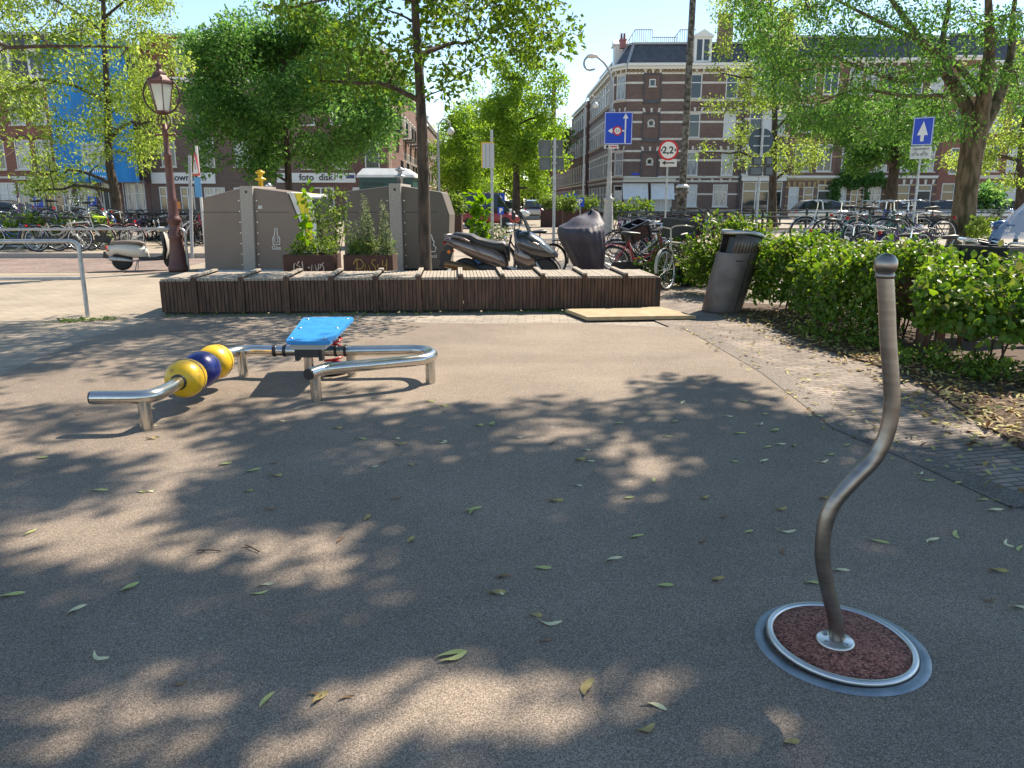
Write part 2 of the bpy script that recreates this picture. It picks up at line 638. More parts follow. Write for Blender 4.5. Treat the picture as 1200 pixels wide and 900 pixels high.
# the road behind the bench and its kerb
sheet('road', [(-60, 16.4), (-1.0, 16.4), (-1.0, 20.6), (-60, 20.6)], -0.008, M['roadbrick'])
sheet('street', [(-7.5, 16.0), (9.0, 16.0), (7.4, 250), (-12, 250)], -0.004, M['tiles'])
kb = MB()
kb.box(-60, -6.8, 20.6, 20.75, -0.05, 0.12)
structure(kb, 'kerb', M['concrete'])
pv = MB()
pv.box(-60, -6.8, 20.755, 28.6, -0.05, 0.11)
structure(pv, 'pavement', M['tiles'])
sheet('sidewalk', [(4.3, 10.5), (30, 10.5), (30, 27.5), (8.5, 27.5), (4.4, 14)], 0.0, M['paving'])
sheet('sidewalk', [(6.8, -4), (30, -4), (30, 10.4), (4.9, 10.4)], 0.002, M['paving'])

# ------------------------------------------------------------------ low slatted timber platform
M['wood'] = mat('dark_hardwood', (0.135, 0.072, 0.044), 0.75, 0, (0.06, 0.033, 0.021), 7, bump=0.5, bscale=30, stretch=(3, 3, 0.5))
M['woodgrey'] = mat('weathered_top', (0.40, 0.34, 0.27), 0.8, 0, (0.28, 0.235, 0.19), 12, bump=0.4, bscale=40, stretch=(4, 0.5, 1))
a, b = gz(192, 368), gz(773, 362)
ang = math.atan2(b.y - a.y, b.x - a.x)
LEN = math.hypot(b.x - a.x, b.y - a.y)
HB, DB = 0.47, 0.98
bench = thing('timber_platform', 'long low dark slatted timber platform with pale weathered top', 'bench', (a.x, a.y, 0), ang)
NS = 12
div = [(x - 192) / 581 for x in (192, 232, 285, 336, 387, 438, 488, 537, 586, 634, 684, 733, 773)]
for i in range(NS):
    x0, x1 = div[i] * LEN, div[i + 1] * LEN
    mb = MB()
    mb.s = False
    ns = max(8, int(round((x1 - x0 - 0.07) / 0.05)))
    wdt = (x1 - x0 - 0.07) / ns
    z0 = 0.02
    for k in range(ns):
        xs = x0 + k * wdt
        dy = random.uniform(-0.004, 0.004)
        dz = random.uniform(-0.006, 0.004)
        mb.m = 0
        mb.box(xs + 0.004, xs + wdt - 0.004, 0.0 + dy, 0.032, z0 + abs(dz), HB - 0.034)
        mb.box(xs + 0.004, xs + wdt - 0.004, DB - 0.032, DB, z0, HB - 0.034)
        mb.m = 1
        mb.box(xs + 0.004, xs + wdt - 0.004, -0.012 + dy, DB + 0.012, HB - 0.032 + dz * .4, HB + dz * .4)
    sec = mb.build('section', [M['wood'], M['woodgrey']], bench)
    mb = MB()
    mb.box(x0 + 0.002, x1 - 0.002, 0.036, 0.05, 0.0, HB - 0.036)
    mb.build('gap_blackout', M['black'], sec)  # added black sheet behind the slats, keeps light out of the gaps
    if i < NS - 1:
        mb = MB()
        for q in range(2):
            xa = x1 - 0.066 + q * 0.033
            mb.m = 0
            mb.box(xa, xa + 0.029, -0.03, 0.03, 0.0, HB + 0.02)
            mb.m = 1
            mb.box(xa, xa + 0.029, -0.031, DB + 0.02, HB + 0.022, HB + 0.046)
            mb.m = 0
            mb.box(xa, xa + 0.029, DB - 0.02, DB + 0.015, 0.0, HB + 0.02)
        mb.build('rib', [M['wood'], M['woodgrey']], sec)
for xa, xb in ((-0.03, 0.002), (LEN - 0.02, LEN + 0.012)):
    mb = MB()
    mb.box((xa + xb) / 2 - .004, (xa + xb) / 2 + .004, 0.036, 0.95, 0.03, HB - 0.04)
    for k in range(19):
        y0 = 0.036 + k * 0.0485
        mb.box(xa, xb, y0, y0 + 0.043, 0.02, HB - 0.034)
    mb.build('end_panel', M['wood'], bench)

# ------------------------------------------------------------------ mat of pale board on the ground
M['slab'] = mat('sandy_board', (0.42, 0.33, 0.2), 0.9, 0, (0.33, 0.25, 0.15), 10, bump=0.3, bscale=60)
c = [gz(688, 376), gz(816, 374), gz(773, 363.5), gz(662, 366)]
mb = MB()
mb.slab([(p.x, p.y) for p in c], 0.0, 0.05)
o = mb.build('ground_board', M['slab'], bevel=0.008)
tag(o, 'sandy coloured board lying flat on the ground before the timber platform', 'board')

# ------------------------------------------------------------------ stainless balance bar with rollers and blue board
ZB = 0.225
RB = 0.046


def P(px, py, z=ZB):
    return gz(px, py, z)


root = thing('balance_trail', 'low steel balance bar with yellow and blue rollers and blue board', 'play equipment', (P(340, 411).x, P(340, 411).y, 0))
off = Vector(root.location)


def loc(v):
    return Vector(v) - off


def under(px, py):
    q = gz(px, py, 0)
    return q


p_end = P(108, 466)
p1 = P(168, 465)
p2 = P(200, 456)
b1, b2, b3 = P(218, 443), P(238, 433), P(252, 424)
p3 = P(268, 413)
p4 = P(290, 410.5)
p5 = P(335, 411)
p6 = P(415, 411)
p7 = P(485, 410)
p8 = P(506, 417)
p9 = P(480, 423)
p10 = P(385, 432)
p11 = P(366, 437)
mb = MB()
# straight bar of axes forced parallel: left run
pts = spline([loc(p_end), loc(p1), loc(p1.lerp(p2, .75)), loc(b1), loc(b2), loc(b3), loc(p3.lerp(b3, .25)), loc(p4), loc(p5), loc(p6), loc(p7)], 10)
mb.tube(pts, RB, 20)
mb.build('bar', M['steel_bar'], root)
mb = MB()
# hairpin at the right
hp = [loc(p7)] + spline([loc(p7), loc(P(500, 411.5)), loc(P(507, 416)), loc(P(498, 420.5)), loc(P(480, 423)), loc(P(440, 427)), loc(P(395, 431)), loc(P(378, 433.5)), loc(P(362, 438.5))], 10)
mb.tube(hp, RB, 20)
mb.build('bar', M['steel_bar'], root)
mb = MB()
e0 = loc(P(362, 438.5))
dirv = (e0 - loc(P(378, 433.5))).normalized()
mb.tube([e0 + dirv * 0.002, e0 + dirv * 0.012], RB * 0.93, 20)
mb.build('end_cap', M['plastic'], root)
mb = MB()
e1 = loc(p_end)
dv = (loc(p_end) - loc(p1)).normalized()
mb.tube([e1 + dv * 0.002, e1 + dv * 0.012], RB * 0.93, 20)
mb.build('end_cap', M['plastic'], root)
for (px, py, base) in ((168, 465, (168, 502)), (283, 411.5, (281, 437)), (361, 411, (358, 434)), (411, 411, (413, 421)), (504, 418, (506, 438)), (369, 436, (369, 464))):
    t = loc(P(px, py))
    mb = MB()
    mb.tube([(t.x, t.y, -0.02), (t.x, t.y, ZB)], RB * 0.9, 18)
    mb.build('post', M['steel_bar'], root)
# rollers
axis = (b3 - b1).normalized()
for k, q in enumerate((0.0, 0.5, 1.0)):
    cpt = loc(b1.lerp(b3, q))
    mb = MB()
    rr = 0.14
    prof = []
    for i in range(15):
        tt = -1 + 2 * i / 14
        prof.append((0.045 + (rr - 0.045) * max(0, 1 - abs(tt) ** 2.4) ** 0.5 * 1.0, tt * 0.135))
    mb.M = Matrix.Translation(cpt) @ axis.to_track_quat('Z', 'X').to_matrix().to_4x4()
    mb.lathe(prof, 32)
    ball = mb.build('roller', M['cobalt'] if k == 1 else M['yellow'], root)
    tag(ball, 'shiny dark blue roller' if k == 1 else 'scuffed yellow roller')
    mb = MB()
    mb.M = Matrix.Translation(cpt) @ axis.to_track_quat('Z', 'X').to_matrix().to_4x4()
    for s in (-1, 1):
        mb.lathe([(0.052, s * 0.137 - 0.006), (0.058, s * 0.137 - 0.004), (0.058, s * 0.137 + 0.004), (0.052, s * 0.137 + 0.006)], 20)
    mb.lathe([(rr * .985, -0.006), (rr * 1.012, -0.004), (rr * 1.012, 0.004), (rr * .985, 0.006)], 32, cap=False)
    mb.build('collar', M['plastic'], ball)
# sleeves either side of the board
for px in (322, 334, 394, 405):
    t = loc(P(px, 411))
    mb = MB()
    mb.tube([t - Vector((0.012, 0, 0)), t + Vector((0.012, 0, 0))], RB * 1.12, 20)
    mb.build('sleeve', M['plastic'], root)
# the board
M['blueboard'] = mat('sky_blue_board', (0.012, 0.19, 0.50), 0.5, 0, (0.02, 0.25, 0.58), 12, bump=0.1, bscale=200)
f0, f1 = loc(gz(334, 404, 0.37)), loc(gz(382, 404.5, 0.37))
r0, r1 = loc(gz(357, 375.5, 0.42)), loc(gz(416, 375, 0.42))
mb = MB()


def rim(s):
    return [f0 + Vector((0.02, 0, s)), f1 + Vector((-0.01, 0, s)), f1 + Vector((0.03, .03, s)), r1 + Vector((0, -.06, s)), r1 + Vector((-.04, 0, s)), r0 + Vector((.05, 0, s)), r0 + Vector((0, -.05, s)), f0 + Vector((0, .03, s))]


mb.loft([rim(0.0), rim(0.03)], smooth=False)
board = mb.build('board', M['blueboard'], root, fix=True, bevel=0.006)
for u in (0.1, 0.5, 0.9):
    for v in (0.1, 0.9):
        q = (f0.lerp(f1, v)).lerp(r0.lerp(r1, v), u)
        mb = MB()
        mb.lathe([(0.016, 0.031), (0.014, 0.036), (0.001, 0.038)], 10, c=q)
        mb.build('bolt', M['alu'], board)
mb = MB()
fm = (f0 + f1) / 2
mb.box(f0.x + .03, f1.x - .02, f0.y + 0.03, f0.y + 0.30, f0.z - 0.045, f0.z - 0.006)
mb.build('edge_block', mat('grey_edge_block', (0.42, 0.41, 0.39), 0.6), board)
mb = MB()
mb.box(f0.x + .09, f1.x - .08, f0.y + 0.05, f0.y + 0.16, ZB + 0.03, f0.z - 0.047)
for sx in (f0.x + .07, f1.x - .07):
    mb.box(sx - .015, sx + .015, f0.y + .06, f0.y + .14, ZB, f0.z - .047)
mb.build('bracket', M['plastic'], root)
# coil spring under the back of the board
mb = MB()
sc = f0.lerp(f1, .72).lerp(r0.lerp(r1, .72), .62)
pts = []
for i in range(90):
    t = i / 89
    pts.append((sc.x + .075 * math.cos(t * 8 * PI), sc.y + .075 * math.sin(t * 8 * PI), 0.08 + t * (sc.z - 0.10)))
mb.tube(pts, 0.011, 8)
mb.build('spring', M['red'], root)
mb = MB()
mb.lathe([(0.11, 0), (0.11, .08), (.09, .09), (.0001, .09)], 20, c=(sc.x, sc.y, 0))
mb.build('spring_foot', M['plastic'], root)

# ------------------------------------------------------------------ spinner: disc in the ground with a bent pole
dc = gz(984, 756)
M['redrubber'] = rubber_mat('red_granules', [(0.055, 0.021, 0.014), (0.2, 0.07, 0.045), (0.32, 0.125, 0.085), (0.45, 0.2, 0.145)], 150, (0.75, 1.2))
sp = thing('spinner', 'standing spinner of bent steel pole on red rubber disc', 'play equipment', (dc.x, dc.y, 0))
mb = MB()
mb.lathe([(0.247, 0.002), (0.250, 0.006), (0.282, 0.006), (0.285, -0.01)], 72, cap=False)
mb.build('ground_ring', M['zinc'], sp)
mb = MB()
mb.lathe([(0.248, 0.004), (0.248, -.01), (.22, -.01), (.22, .004)], 72, cap=False)
mb.build('gap', M['black'], sp)
tl = R(1.2)
mb = MB()
mb.M = Matrix.Rotation(tl, 4, 'X') @ Matrix.Rotation(R(2.0), 4, 'Y')
mb.torus((0, 0, 0.016), 0.2335, 0.0125, 'z', 80, 14)
mb.build('rim', M['alu'], sp)
mb = MB()
mb.M = Matrix.Rotation(tl, 4, 'X') @ Matrix.Rotation(R(2.0), 4, 'Y')
mb.lathe([(0.2225, 0.0), (0.2225, 0.021), (0.12, .026), (0.0001, 0.028)], 72)
mb.build('disc', M['redrubber'], sp)
pb = gz(979, 748, 0.04) - dc
mb = MB()
mb.lathe([(0.062, -0.004), (0.062, 0.006), (0.058, 0.009), (0.001, 0.009)], 36, c=(pb.x, pb.y, 0.028))
fl = mb.build('flange', mat('flange_steel', (0.66, 0.64, 0.61), 0.3, 0.9), sp)
for k in range(4):
    t = k * PI / 2 + 0.5
    mb = MB()
    mb.lathe([(0.009, 0.009), (0.009, 0.0125), (0.0045, 0.0125), (0.004, 0.0105), (0.0001, .0105)], 12, c=(pb.x + .044 * math.cos(t), pb.y + .044 * math.sin(t), 0.028))
    mb.build('bolt', M['galv'], fl)
pl = [(981, 748), (978, 722), (970, 690), (964, 655), (966, 620), (977, 590), (1000, 563), (1024, 538), (1039, 508), (1045, 475), (1044, 440), (1041, 400), (1039, 355), (1037, 322)]
pts = []
for i, (px, py) in enumerate(pl):
    q = gy(px, py, dc.y + pb.y)
    pts.append(Vector((q.x - dc.x, q.y - dc.y, q.z)))
mb = MB()
mb.tube(spline(pts, 10), 0.0248, 28)
mb.build('pole', M['steel'], sp)
tp = pts[-1]
mb = MB()
mb.ball((tp.x - .001, tp.y, tp.z + 0.031), 0.0345, 28, 18)
mb.lathe([(0.028, -0.01), (0.028, 0.004), (0.023, 0.006)], 28, c=(tp.x, tp.y, tp.z))
mb.build('knob', M['steel'], sp)

# ------------------------------------------------------------------ litter bin
bb = gz(848, 364)
M['bin'] = mat('bin_grey_brown', (0.1, 0.082, 0.073), 0.5, 0.35, (0.19, 0.165, 0.15), 3)
M['binlid'] = mat('bin_lid', (0.36, 0.37, 0.38), 0.3, 0.8)
bn = thing('litter_bin', 'tall leaning grey brown steel litter bin beside hedge', 'litter bin', (bb.x - .03, bb.y, 0), R(14))
bn.scale = (1.12, 1.12, 1.0)
NB = 40


def bring(z, lean, a=0.25, b_=0.25):
    return [(a * math.cos(2 * PI * k / NB) + lean * 2.1, b_ * math.sin(2 * PI * k / NB), z) for k in range(NB)]


mb = MB()
mb.loft([bring(0, 0, .235, .235), bring(0.02, 0, .24, .24), bring(0.4, .04), bring(0.80, .082), ], smooth=True)
mb.build('body', M['bin'], bn)
# hood: rear half wall up to slanting lid
mb = MB()
seg = [k for k in range(NB + 1)]
up, dn, inn = [], [], []
for k in seg:
    t = 2 * PI * k / NB
    x, y = .25 * math.cos(t), .25 * math.sin(t)
    open_ = 1 if (PI * 0.70 < t < PI * 1.22) else 0
    dn.append((x + .172, y, .80))
    up.append((x + .215, y, 0.80 if open_ else 1.0 + 0.05 * (-x) / .25 * 1.0 + .02))
for k in range(NB):
    if dn[k][2] < up[k][2] - .01 and dn[k + 1][2] < up[k + 1][2] - .01:
        mb.add([dn[k], dn[k + 1], up[k + 1], up[k]], [(0, 1, 2, 3)], True)
hood = mb.build('hood', M['bin'], bn)
sdm = hood.modifiers.new('thick', 'SOLIDIFY')
sdm.thickness = 0.012
mb = MB()
lid = []
for zz, s in ((0, 1.0), (0.03, 1.03), (0.05, .98)):
    lid.append([(.26 * s * math.cos(2 * PI * k / NB) + .225, .26 * s * math.sin(2 * PI * k / NB), 1.02 + zz - 0.05 * math.cos(2 * PI * k / NB) - .02 * math.cos(4 * PI * k / NB)) for k in range(NB)])
mb.loft(lid)
mb.build('lid', M['binlid'], bn)
mb = MB()
mb.loft([bring(.79, .082, .24, .24), bring(.802, .083, .24, .24)])
mb.loft([bring(.55, .06, .15, .15), bring(1.0, .1, .15, .15)])
mb.build('inner_bin', M['black'], bn)
mb = MB()
for k in range(10):
    z = 0.03 + k * .076
    t = -PI / 2 + .12
    x = .251 * math.cos(t) + .214 * z * 1.0
    mb.bar((x, .2525 * math.sin(t), z), (x + .0163, .2525 * math.sin(t), z + .076), .006, .004, up=(0, 1, 0))
mb.build('door_seam', M['black'], bn)
mb = MB()
mb.M = Matrix.Translation((.15 + .25 * math.cos(-1.9), .25 * math.sin(-1.9), .70)) @ Matrix.Rotation(-1.9 + PI / 2, 4, 'Z')
mb.box(-.05, .05, -.006, .01, -.008, .008)
mb.build('handle_slot', M['black'], bn)
mb = MB()
mb.M = Matrix.Translation((.155 + .25 * math.cos(-1.15), .25 * math.sin(-1.15), .72)) @ Matrix.Rotation(-1.15 + PI / 2, 4, 'Z')
mb.lathe([(.011, -.0), (.011, .012)], 12)
mb.build('lock', M['black'], bn)

# ------------------------------------------------------------------ steel hand rails at the left


def hoop(name, label, a, b, h, rails, group=None):
    """tubular barrier: uprights at both ends with rounded corners"""
    o = thing(name, label, 'railing', (a.x, a.y, 0), 0, group)
    d = Vector((b.x - a.x, b.y - a.y, 0))
    Ld = d.length
    d.normalize()
    mb = MB()
    pts = [(0, 0, 0), (0, 0, h - .12), ]
    for i in range(7):
        t = i / 6 * PI / 2
        pts.append(tuple(d * (.1 - .1 * math.cos(t)) + Vector((0, 0, h - .1 + .1 * math.sin(t)))))
    for i in range(7):
        t = i / 6 * PI / 2
        pts.append(tuple(d * (Ld - .1 + .1 * math.sin(t)) + Vector((0, 0, h - .1 + .1 * math.cos(t)))))
    pts += [tuple(d * Ld + Vector((0, 0, h - .12))), tuple(d * Ld)]
    mb.tube(pts, .027, 12)
    mb.build('frame', M['galv'], o)
    for z in rails:
        mb = MB()
        mb.tube([tuple(d * .0 + Vector((0, 0, z))), tuple(d * Ld + Vector((0, 0, z)))], .02, 10)
        mb.build('crossbar', M['galv'], o)
    return o


aa = gz(103, 371)
ha = hoop('hand_rail', 'nearer galvanised tube railing with one crossbar at the left', aa, Vector((aa.x - 2.6, aa.y - 0.15, 0)), 0.98, (0.5,))
pl_ = gz(99, 358)
hb = hoop('hand_rail', 'farther long galvanised tube railing ending at the red brown lamp post', gz(221, 318), Vector((gz(221, 318).x - 9.5, gz(221, 318).y - 1.2, 0)), 0.9, ())
# ------------------------------------------------------------------ leaves and trees
def leaf_arrays(Pn, D, Nn, L, wr, fold=0.18, hexa=False):
    """numpy leaves: base points Pn, directions D, normals Nn, lengths L"""
    n = len(Pn)
    D = D / np.linalg.norm(D, axis=1, keepdims=True)
    S = np.cross(D, Nn)
    S /= np.linalg.norm(S, axis=1, keepdims=True) + 1e-9
    U = np.cross(S, D)
    L = L[:, None]
    W = L * wr * 0.5
    if not hexa:
        mid = Pn + D * L * 0.5 - U * L * fold * 0.5
        vs = np.stack([Pn, mid + S * W + U * L * fold, Pn + D * L, mid - S * W + U * L * fold, mid], 1).reshape(-1, 3)
        base = np.arange(n)[:, None] * 5
        fs = np.concatenate([base + np.array([[0, 1, 2, 4]]), base + np.array([[0, 4, 2, 3]])], 1).reshape(-1, 4)
        return vs, fs
    pa, pb_ = Pn + D * L * 0.3, Pn + D * L * 0.68
    vs = np.stack([Pn, pa + S * W + U * L * fold, pb_ + S * W * .85 + U * L * fold * .6, Pn + D * L - U * L * .12, pb_ - S * W * .85 + U * L * fold * .6, pa - S * W + U * L * fold, pa, pb_], 1).reshape(-1, 3)
    base = np.arange(n)[:, None] * 8
    fs = np.concatenate([base + np.array([[0, 1, 2, 7]]) * 0 + np.array([[6, 1, 2, 7]]), base + np.array([[6, 7, 4, 5]])], 1).reshape(-1, 4)
    tr = np.concatenate([base + np.array([[0, 1, 6]]), base + np.array([[0, 6, 5]]), base + np.array([[7, 2, 3]]), base + np.array([[7, 3, 4]])], 1).reshape(-1, 3)
    return vs, (fs, tr)


def leaf_mesh(name, parts, m):
    """parts: list of (verts, faces)"""
    allv, loops, starts, totals = [], [], [], []
    nv = nl = 0
    for vs, fs in parts:
        fl = fs if isinstance(fs, tuple) else (fs,)
        for f in fl:
            loops.append((f + nv).reshape(-1))
            k = f.shape[1]
            starts.append(nl + np.arange(len(f)) * k)
            totals.append(np.full(len(f), k))
            nl += len(f) * k
        allv.append(vs)
        nv += len(vs)
    V = np.concatenate(allv).astype(np.float32)
    Lp = np.concatenate(loops).astype(np.int32)
    St = np.concatenate(starts).astype(np.int32)
    me = bpy.data.meshes.new(name)
    me.vertices.add(len(V))
    me.vertices.foreach_set('co', V.reshape(-1))
    me.loops.add(len(Lp))
    me.loops.foreach_set('vertex_index', Lp)
    me.polygons.add(len(St))
    me.polygons.foreach_set('loop_start', St)
    try:
        me.polygons.foreach_set('loop_total', np.concatenate(totals).astype(np.int32))
    except Exception:
        pass
    me.materials.append(m)
    me.update(calc_edges=True)
    me.validate()
    return me


def rand_dirs(n, up=0.0, rng=RNG):
    d = rng.normal(size=(n, 3))
    d /= np.linalg.norm(d, axis=1, keepdims=True)
    d[:, 2] += up
    d /= np.linalg.norm(d, axis=1, keepdims=True)
    return d


def foliage(cl, per, ls, wr=0.55, flat=0.7, droop=0.25, rng=RNG, shell=0.0, hexa=False):
    """leaves round clump centres: cl is (n,4) with x,y,z,radius"""
    cl = np.asarray(cl, float)
    cnt = np.maximum(3, (per * (cl[:, 3] / cl[:, 3].mean()) ** 2).astype(int))
    idx = np.repeat(np.arange(len(cl)), cnt)
    n = len(idx)
    q = rng.normal(size=(n, 3))
    q /= np.linalg.norm(q, axis=1, keepdims=True)
    rad = (shell + (1 - shell) * rng.random(n) ** 0.5)
    pos = q * rad[:, None] * cl[idx, 3][:, None]
    pos[:, 2] *= flat
    Pn = cl[idx, :3] + pos
    D = q * 0.7 + rand_dirs(n, 0, rng) * 0.9
    D[:, 2] -= droop
    N = rand_dirs(n, 0.9, rng)
    L = ls * (0.65 + 0.7 * rng.random(n))
    return leaf_arrays(Pn, D, N, L, wr, hexa=hexa)


def limb_path(a, b, sag=0.15, k=6, wob=0.06, rng=random):
    a, b = Vector(a), Vector(b)
    L_ = (b - a).length
    out = []
    ph = [rng.uniform(-1, 1) for _ in range(3)]
    for i in range(k + 1):
        t = i / k
        p = a.lerp(b, t)
        p.z += sag * L_ * math.sin(PI * t) * (0.5 if t > .5 else 1)
        s = math.sin(PI * t) * wob * L_
        p += Vector((ph[0] * s, ph[1] * s, ph[2] * s * .6))
        out.append(p)
    return out


def skeleton(trunk, r_base, r_top, clumps, n_main=7, r_main=0.35, seed=1, twig=0.012, sag=0.1, lo=0.35, nseg=10, min_twig=.006):
    """trunk polyline, main limbs to spread targets, then twigs to every clump; returns mesh builder"""
    rg = random.Random(seed)
    mb = MB()
    tr = spline(trunk, 5)
    n = len(tr)
    rs = [r_base + (r_top - r_base) * (i / (n - 1)) ** 0.8 for i in range(n)]
    rs[0] *= 1.35
    if n > 2:
        rs[1] *= 1.1
    mb.tube(tr, rs, nseg)
    nodes = []                                                       # (point, radius, distance along)
    for i in range(int(n * lo), n):
        nodes.append((tr[i], rs[i]))
    C = [Vector(c[:3]) for c in clumps]
    order = list(range(len(C)))
    cen = sum(C, Vector()) / len(C)
    # farthest-point choice of the main targets
    if n_main and C:
        main = [max(order, key=lambda i: (C[i] - cen).length)]
        while len(main) < min(n_main, len(C)):
            main.append(max(order, key=lambda i: min((C[i] - C[j]).length for j in main)))
        for j in main:
            t = C[j]
            best = min(nodes[:max(3, int((n - n * lo)))], key=lambda q: (q[0] - t).length + max(0, q[0].z - t.z + .1) * 1.5 + rg.uniform(0, .6))
            r0 = min(best[1] * 0.7, r_base * r_main)
            path = limb_path(best[0], t, sag, 8, .05, rg)
            rr = [r0 + (twig * 1.3 - r0) * (i / 8) ** .8 for i in range(9)]
            mb.tube(path, rr, max(5, nseg - 3))
            for q, r_ in list(zip(path, rr))[2:]:
                nodes.append((q, r_))
        order = [i for i in order if i not in main]
    order.sort(key=lambda i: min((C[i] - q[0]).length for q in nodes))
    for i in order:
        t = C[i]
        best = min(nodes, key=lambda q: (q[0] - t).length + max(0, q[0].z - t.z) * .6)
        path = limb_path(best[0], t, sag * .7, 4, .07, rg)
        r0 = max(min(best[1] * .7, twig * 2), min_twig)
        rr = [r0 + (min_twig - r0) * k / 4 for k in range(5)]
        mb.tube(path, rr, 5, caps=False)
        for q, r_ in list(zip(path, rr))[1:]:
            nodes.append((q, r_))
    return mb


def ellipsoid_clumps(n, c, r, cr, seed, inner=0.35, gap=0.0, zmin=None, cut=None):
    """clump centres spread through an ellipsoid, some left out to make gaps"""
    rg = np.random.default_rng(seed)
    out = []
    ph = rg.random(6) * 6.28
    tries = 0
    while len(out) < n and tries < n * 60:
        tries += 1
        q = rg.normal(size=3)
        q /= np.linalg.norm(q)
        rad = inner + (1 - inner) * rg.random() ** 0.6
        lump = 1 + 0.16 * math.sin(3 * q[0] + ph[0]) + 0.14 * math.sin(4 * q[2] + 2 * q[1] + ph[1]) + .1 * math.sin(7 * q[0] - 5 * q[2] + ph[5])
        p = q * rad * lump * np.array(r)
        w_ = p + np.array(c)
        if zmin is not None and w_[2] < zmin:
            continue
        if gap and math.sin(w_[0] * 1.9 + ph[2]) + math.sin(w_[1] * 1.7 + ph[3]) + math.sin(w_[2] * 2.3 + ph[4]) > 3 - gap * 3:
            continue
        if cut and cut(w_):
            continue
        out.append((*w_, cr * (0.6 + 0.8 * rg.random())))
    return out


def tree(name, label, trunk, r_base, r_top, clumps, per, ls, lm, bm, group=None, seed=1, wr=0.55, flat=0.7, droop=0.25, hexa=False, cat='tree', **k):
    """trunk points in world space; crown from clumps in world space"""
    o = Vector(trunk[0])
    t = thing(name, label, cat, o, 0, group)
    tl_ = [Vector(p) - o for p in trunk]
    cl = [(c[0] - o.x, c[1] - o.y, c[2] - o.z, c[3]) for c in clumps]
    skeleton(tl_, r_base, r_top, cl, seed=seed, **k).build('trunk', bm, t)
    me = leaf_mesh('crown', [foliage(cl, per, ls, wr, flat, droop, np.random.default_rng(seed), hexa=hexa)], lm)
    link('crown', me, t)
    return t


M['lf_elm'] = leaf_mat('leaves_pale_elm', [(0.1, 0.18, 0.025), (0.18, 0.28, 0.045), (0.26, 0.36, 0.075), (0.34, 0.42, 0.13)], 0.6)
M['lf_dark'] = leaf_mat('leaves_dark_green', [(0.055, 0.14, 0.038), (0.095, 0.215, 0.055), (0.17, 0.3, 0.08)], 0.58)
M['lf_street'] = leaf_mat('leaves_street', [(0.1, 0.2, 0.025), (0.17, 0.29, 0.04), (0.25, 0.37, 0.06)], 0.6)
M['lf_big'] = leaf_mat('leaves_big_elm', [(0.05, 0.13, 0.03), (0.085, 0.19, 0.04), (0.14, 0.26, 0.055)], 0.58)
M['lf_near'] = leaf_mat('leaves_young_tree', [(0.05, 0.1, 0.015), (0.09, 0.165, 0.022), (0.15, 0.23, 0.035)], 0.55)
M['lf_hedge'] = leaf_mat('leaves_hedge', [(0.04, 0.1, 0.014), (0.08, 0.165, 0.02), (0.155, 0.25, 0.03), (0.08, 0.08, 0.028)], 0.5, rough=0.4)
M['lf_herb'] = leaf_mat('leaves_herb', [(0.05, 0.11, 0.02), (0.12, 0.2, 0.03), (0.2, 0.27, 0.06)], 0.45)
M['lf_sage'] = leaf_mat('leaves_grey_green', [(0.09, 0.13, 0.06), (0.16, 0.2, 0.1), (0.22, 0.25, 0.12)], 0.35)
M['lf_lime'] = leaf_mat('leaves_lime', [(0.09, 0.2, 0.01), (0.14, 0.27, 0.015)], 0.5)

# --- young tree behind the bench
tb = Vector((gy(498, 325, 11.75).x, 11.75, 0))
top = gy(487, 0, 11.9)
cl = ellipsoid_clumps(150, (tb.x + .1, 11.9, 5.9), (2.05, 2.0, 2.75), .36, 21, inner=.25, gap=.15, zmin=3.3)
low = [(400, 60), (385, 40), (420, 85), (445, 95), (465, 80), (360, 20), (345, 8), (375, 70), (440, 60), (410, 30), (430, 40), (530, 95), (545, 85), (520, 105), (560, 60), (580, 40), (600, 55), (618, 62), (590, 20), (570, 75), (610, 12), (630, 4), (535, 45), (515, 75), (452, 25), (605, 35), (550, 20), (470, 100), (330, 4), (425, 105), (395, 85), (480, 60), (500, 30), (375, 95)]
for i, (px, py) in enumerate(low):
    q = gy(px, py, 11.9 + .9 * math.sin(i * 2.4))
    cl.append((q.x, q.y, q.z, .3))
tree('young_tree', 'slender young tree with thin straight trunk right behind the timber platform', [tb, gy(496, 200, 11.8), gy(492, 100, 11.85), gy(486, 0, 11.9), Vector((tb.x - .1, 12, 6.6)), Vector((tb.x - .1, 12, 8.2))], .105, .03, cl, 100, .088, M['lf_near'], M['bark'], seed=5, wr=.62, n_main=11, r_main=.42, lo=.34, twig=.01, sag=.06, nseg=12, flat=.8, hexa=False)


def at(px, py, y):
    return gy(px, py, y)


def crown_from_pixels(ptsr, y, dy, cr, seed, reps=3):
    rg = random.Random(seed)
    out = []
    for px, py, s in ptsr:
        for k in range(reps):
            q = at(px + rg.uniform(-s, s), py + rg.uniform(-s, s), y + rg.uniform(-dy, dy))
            out.append((q.x, q.y, q.z, cr * rg.uniform(.7, 1.25)))
    return out


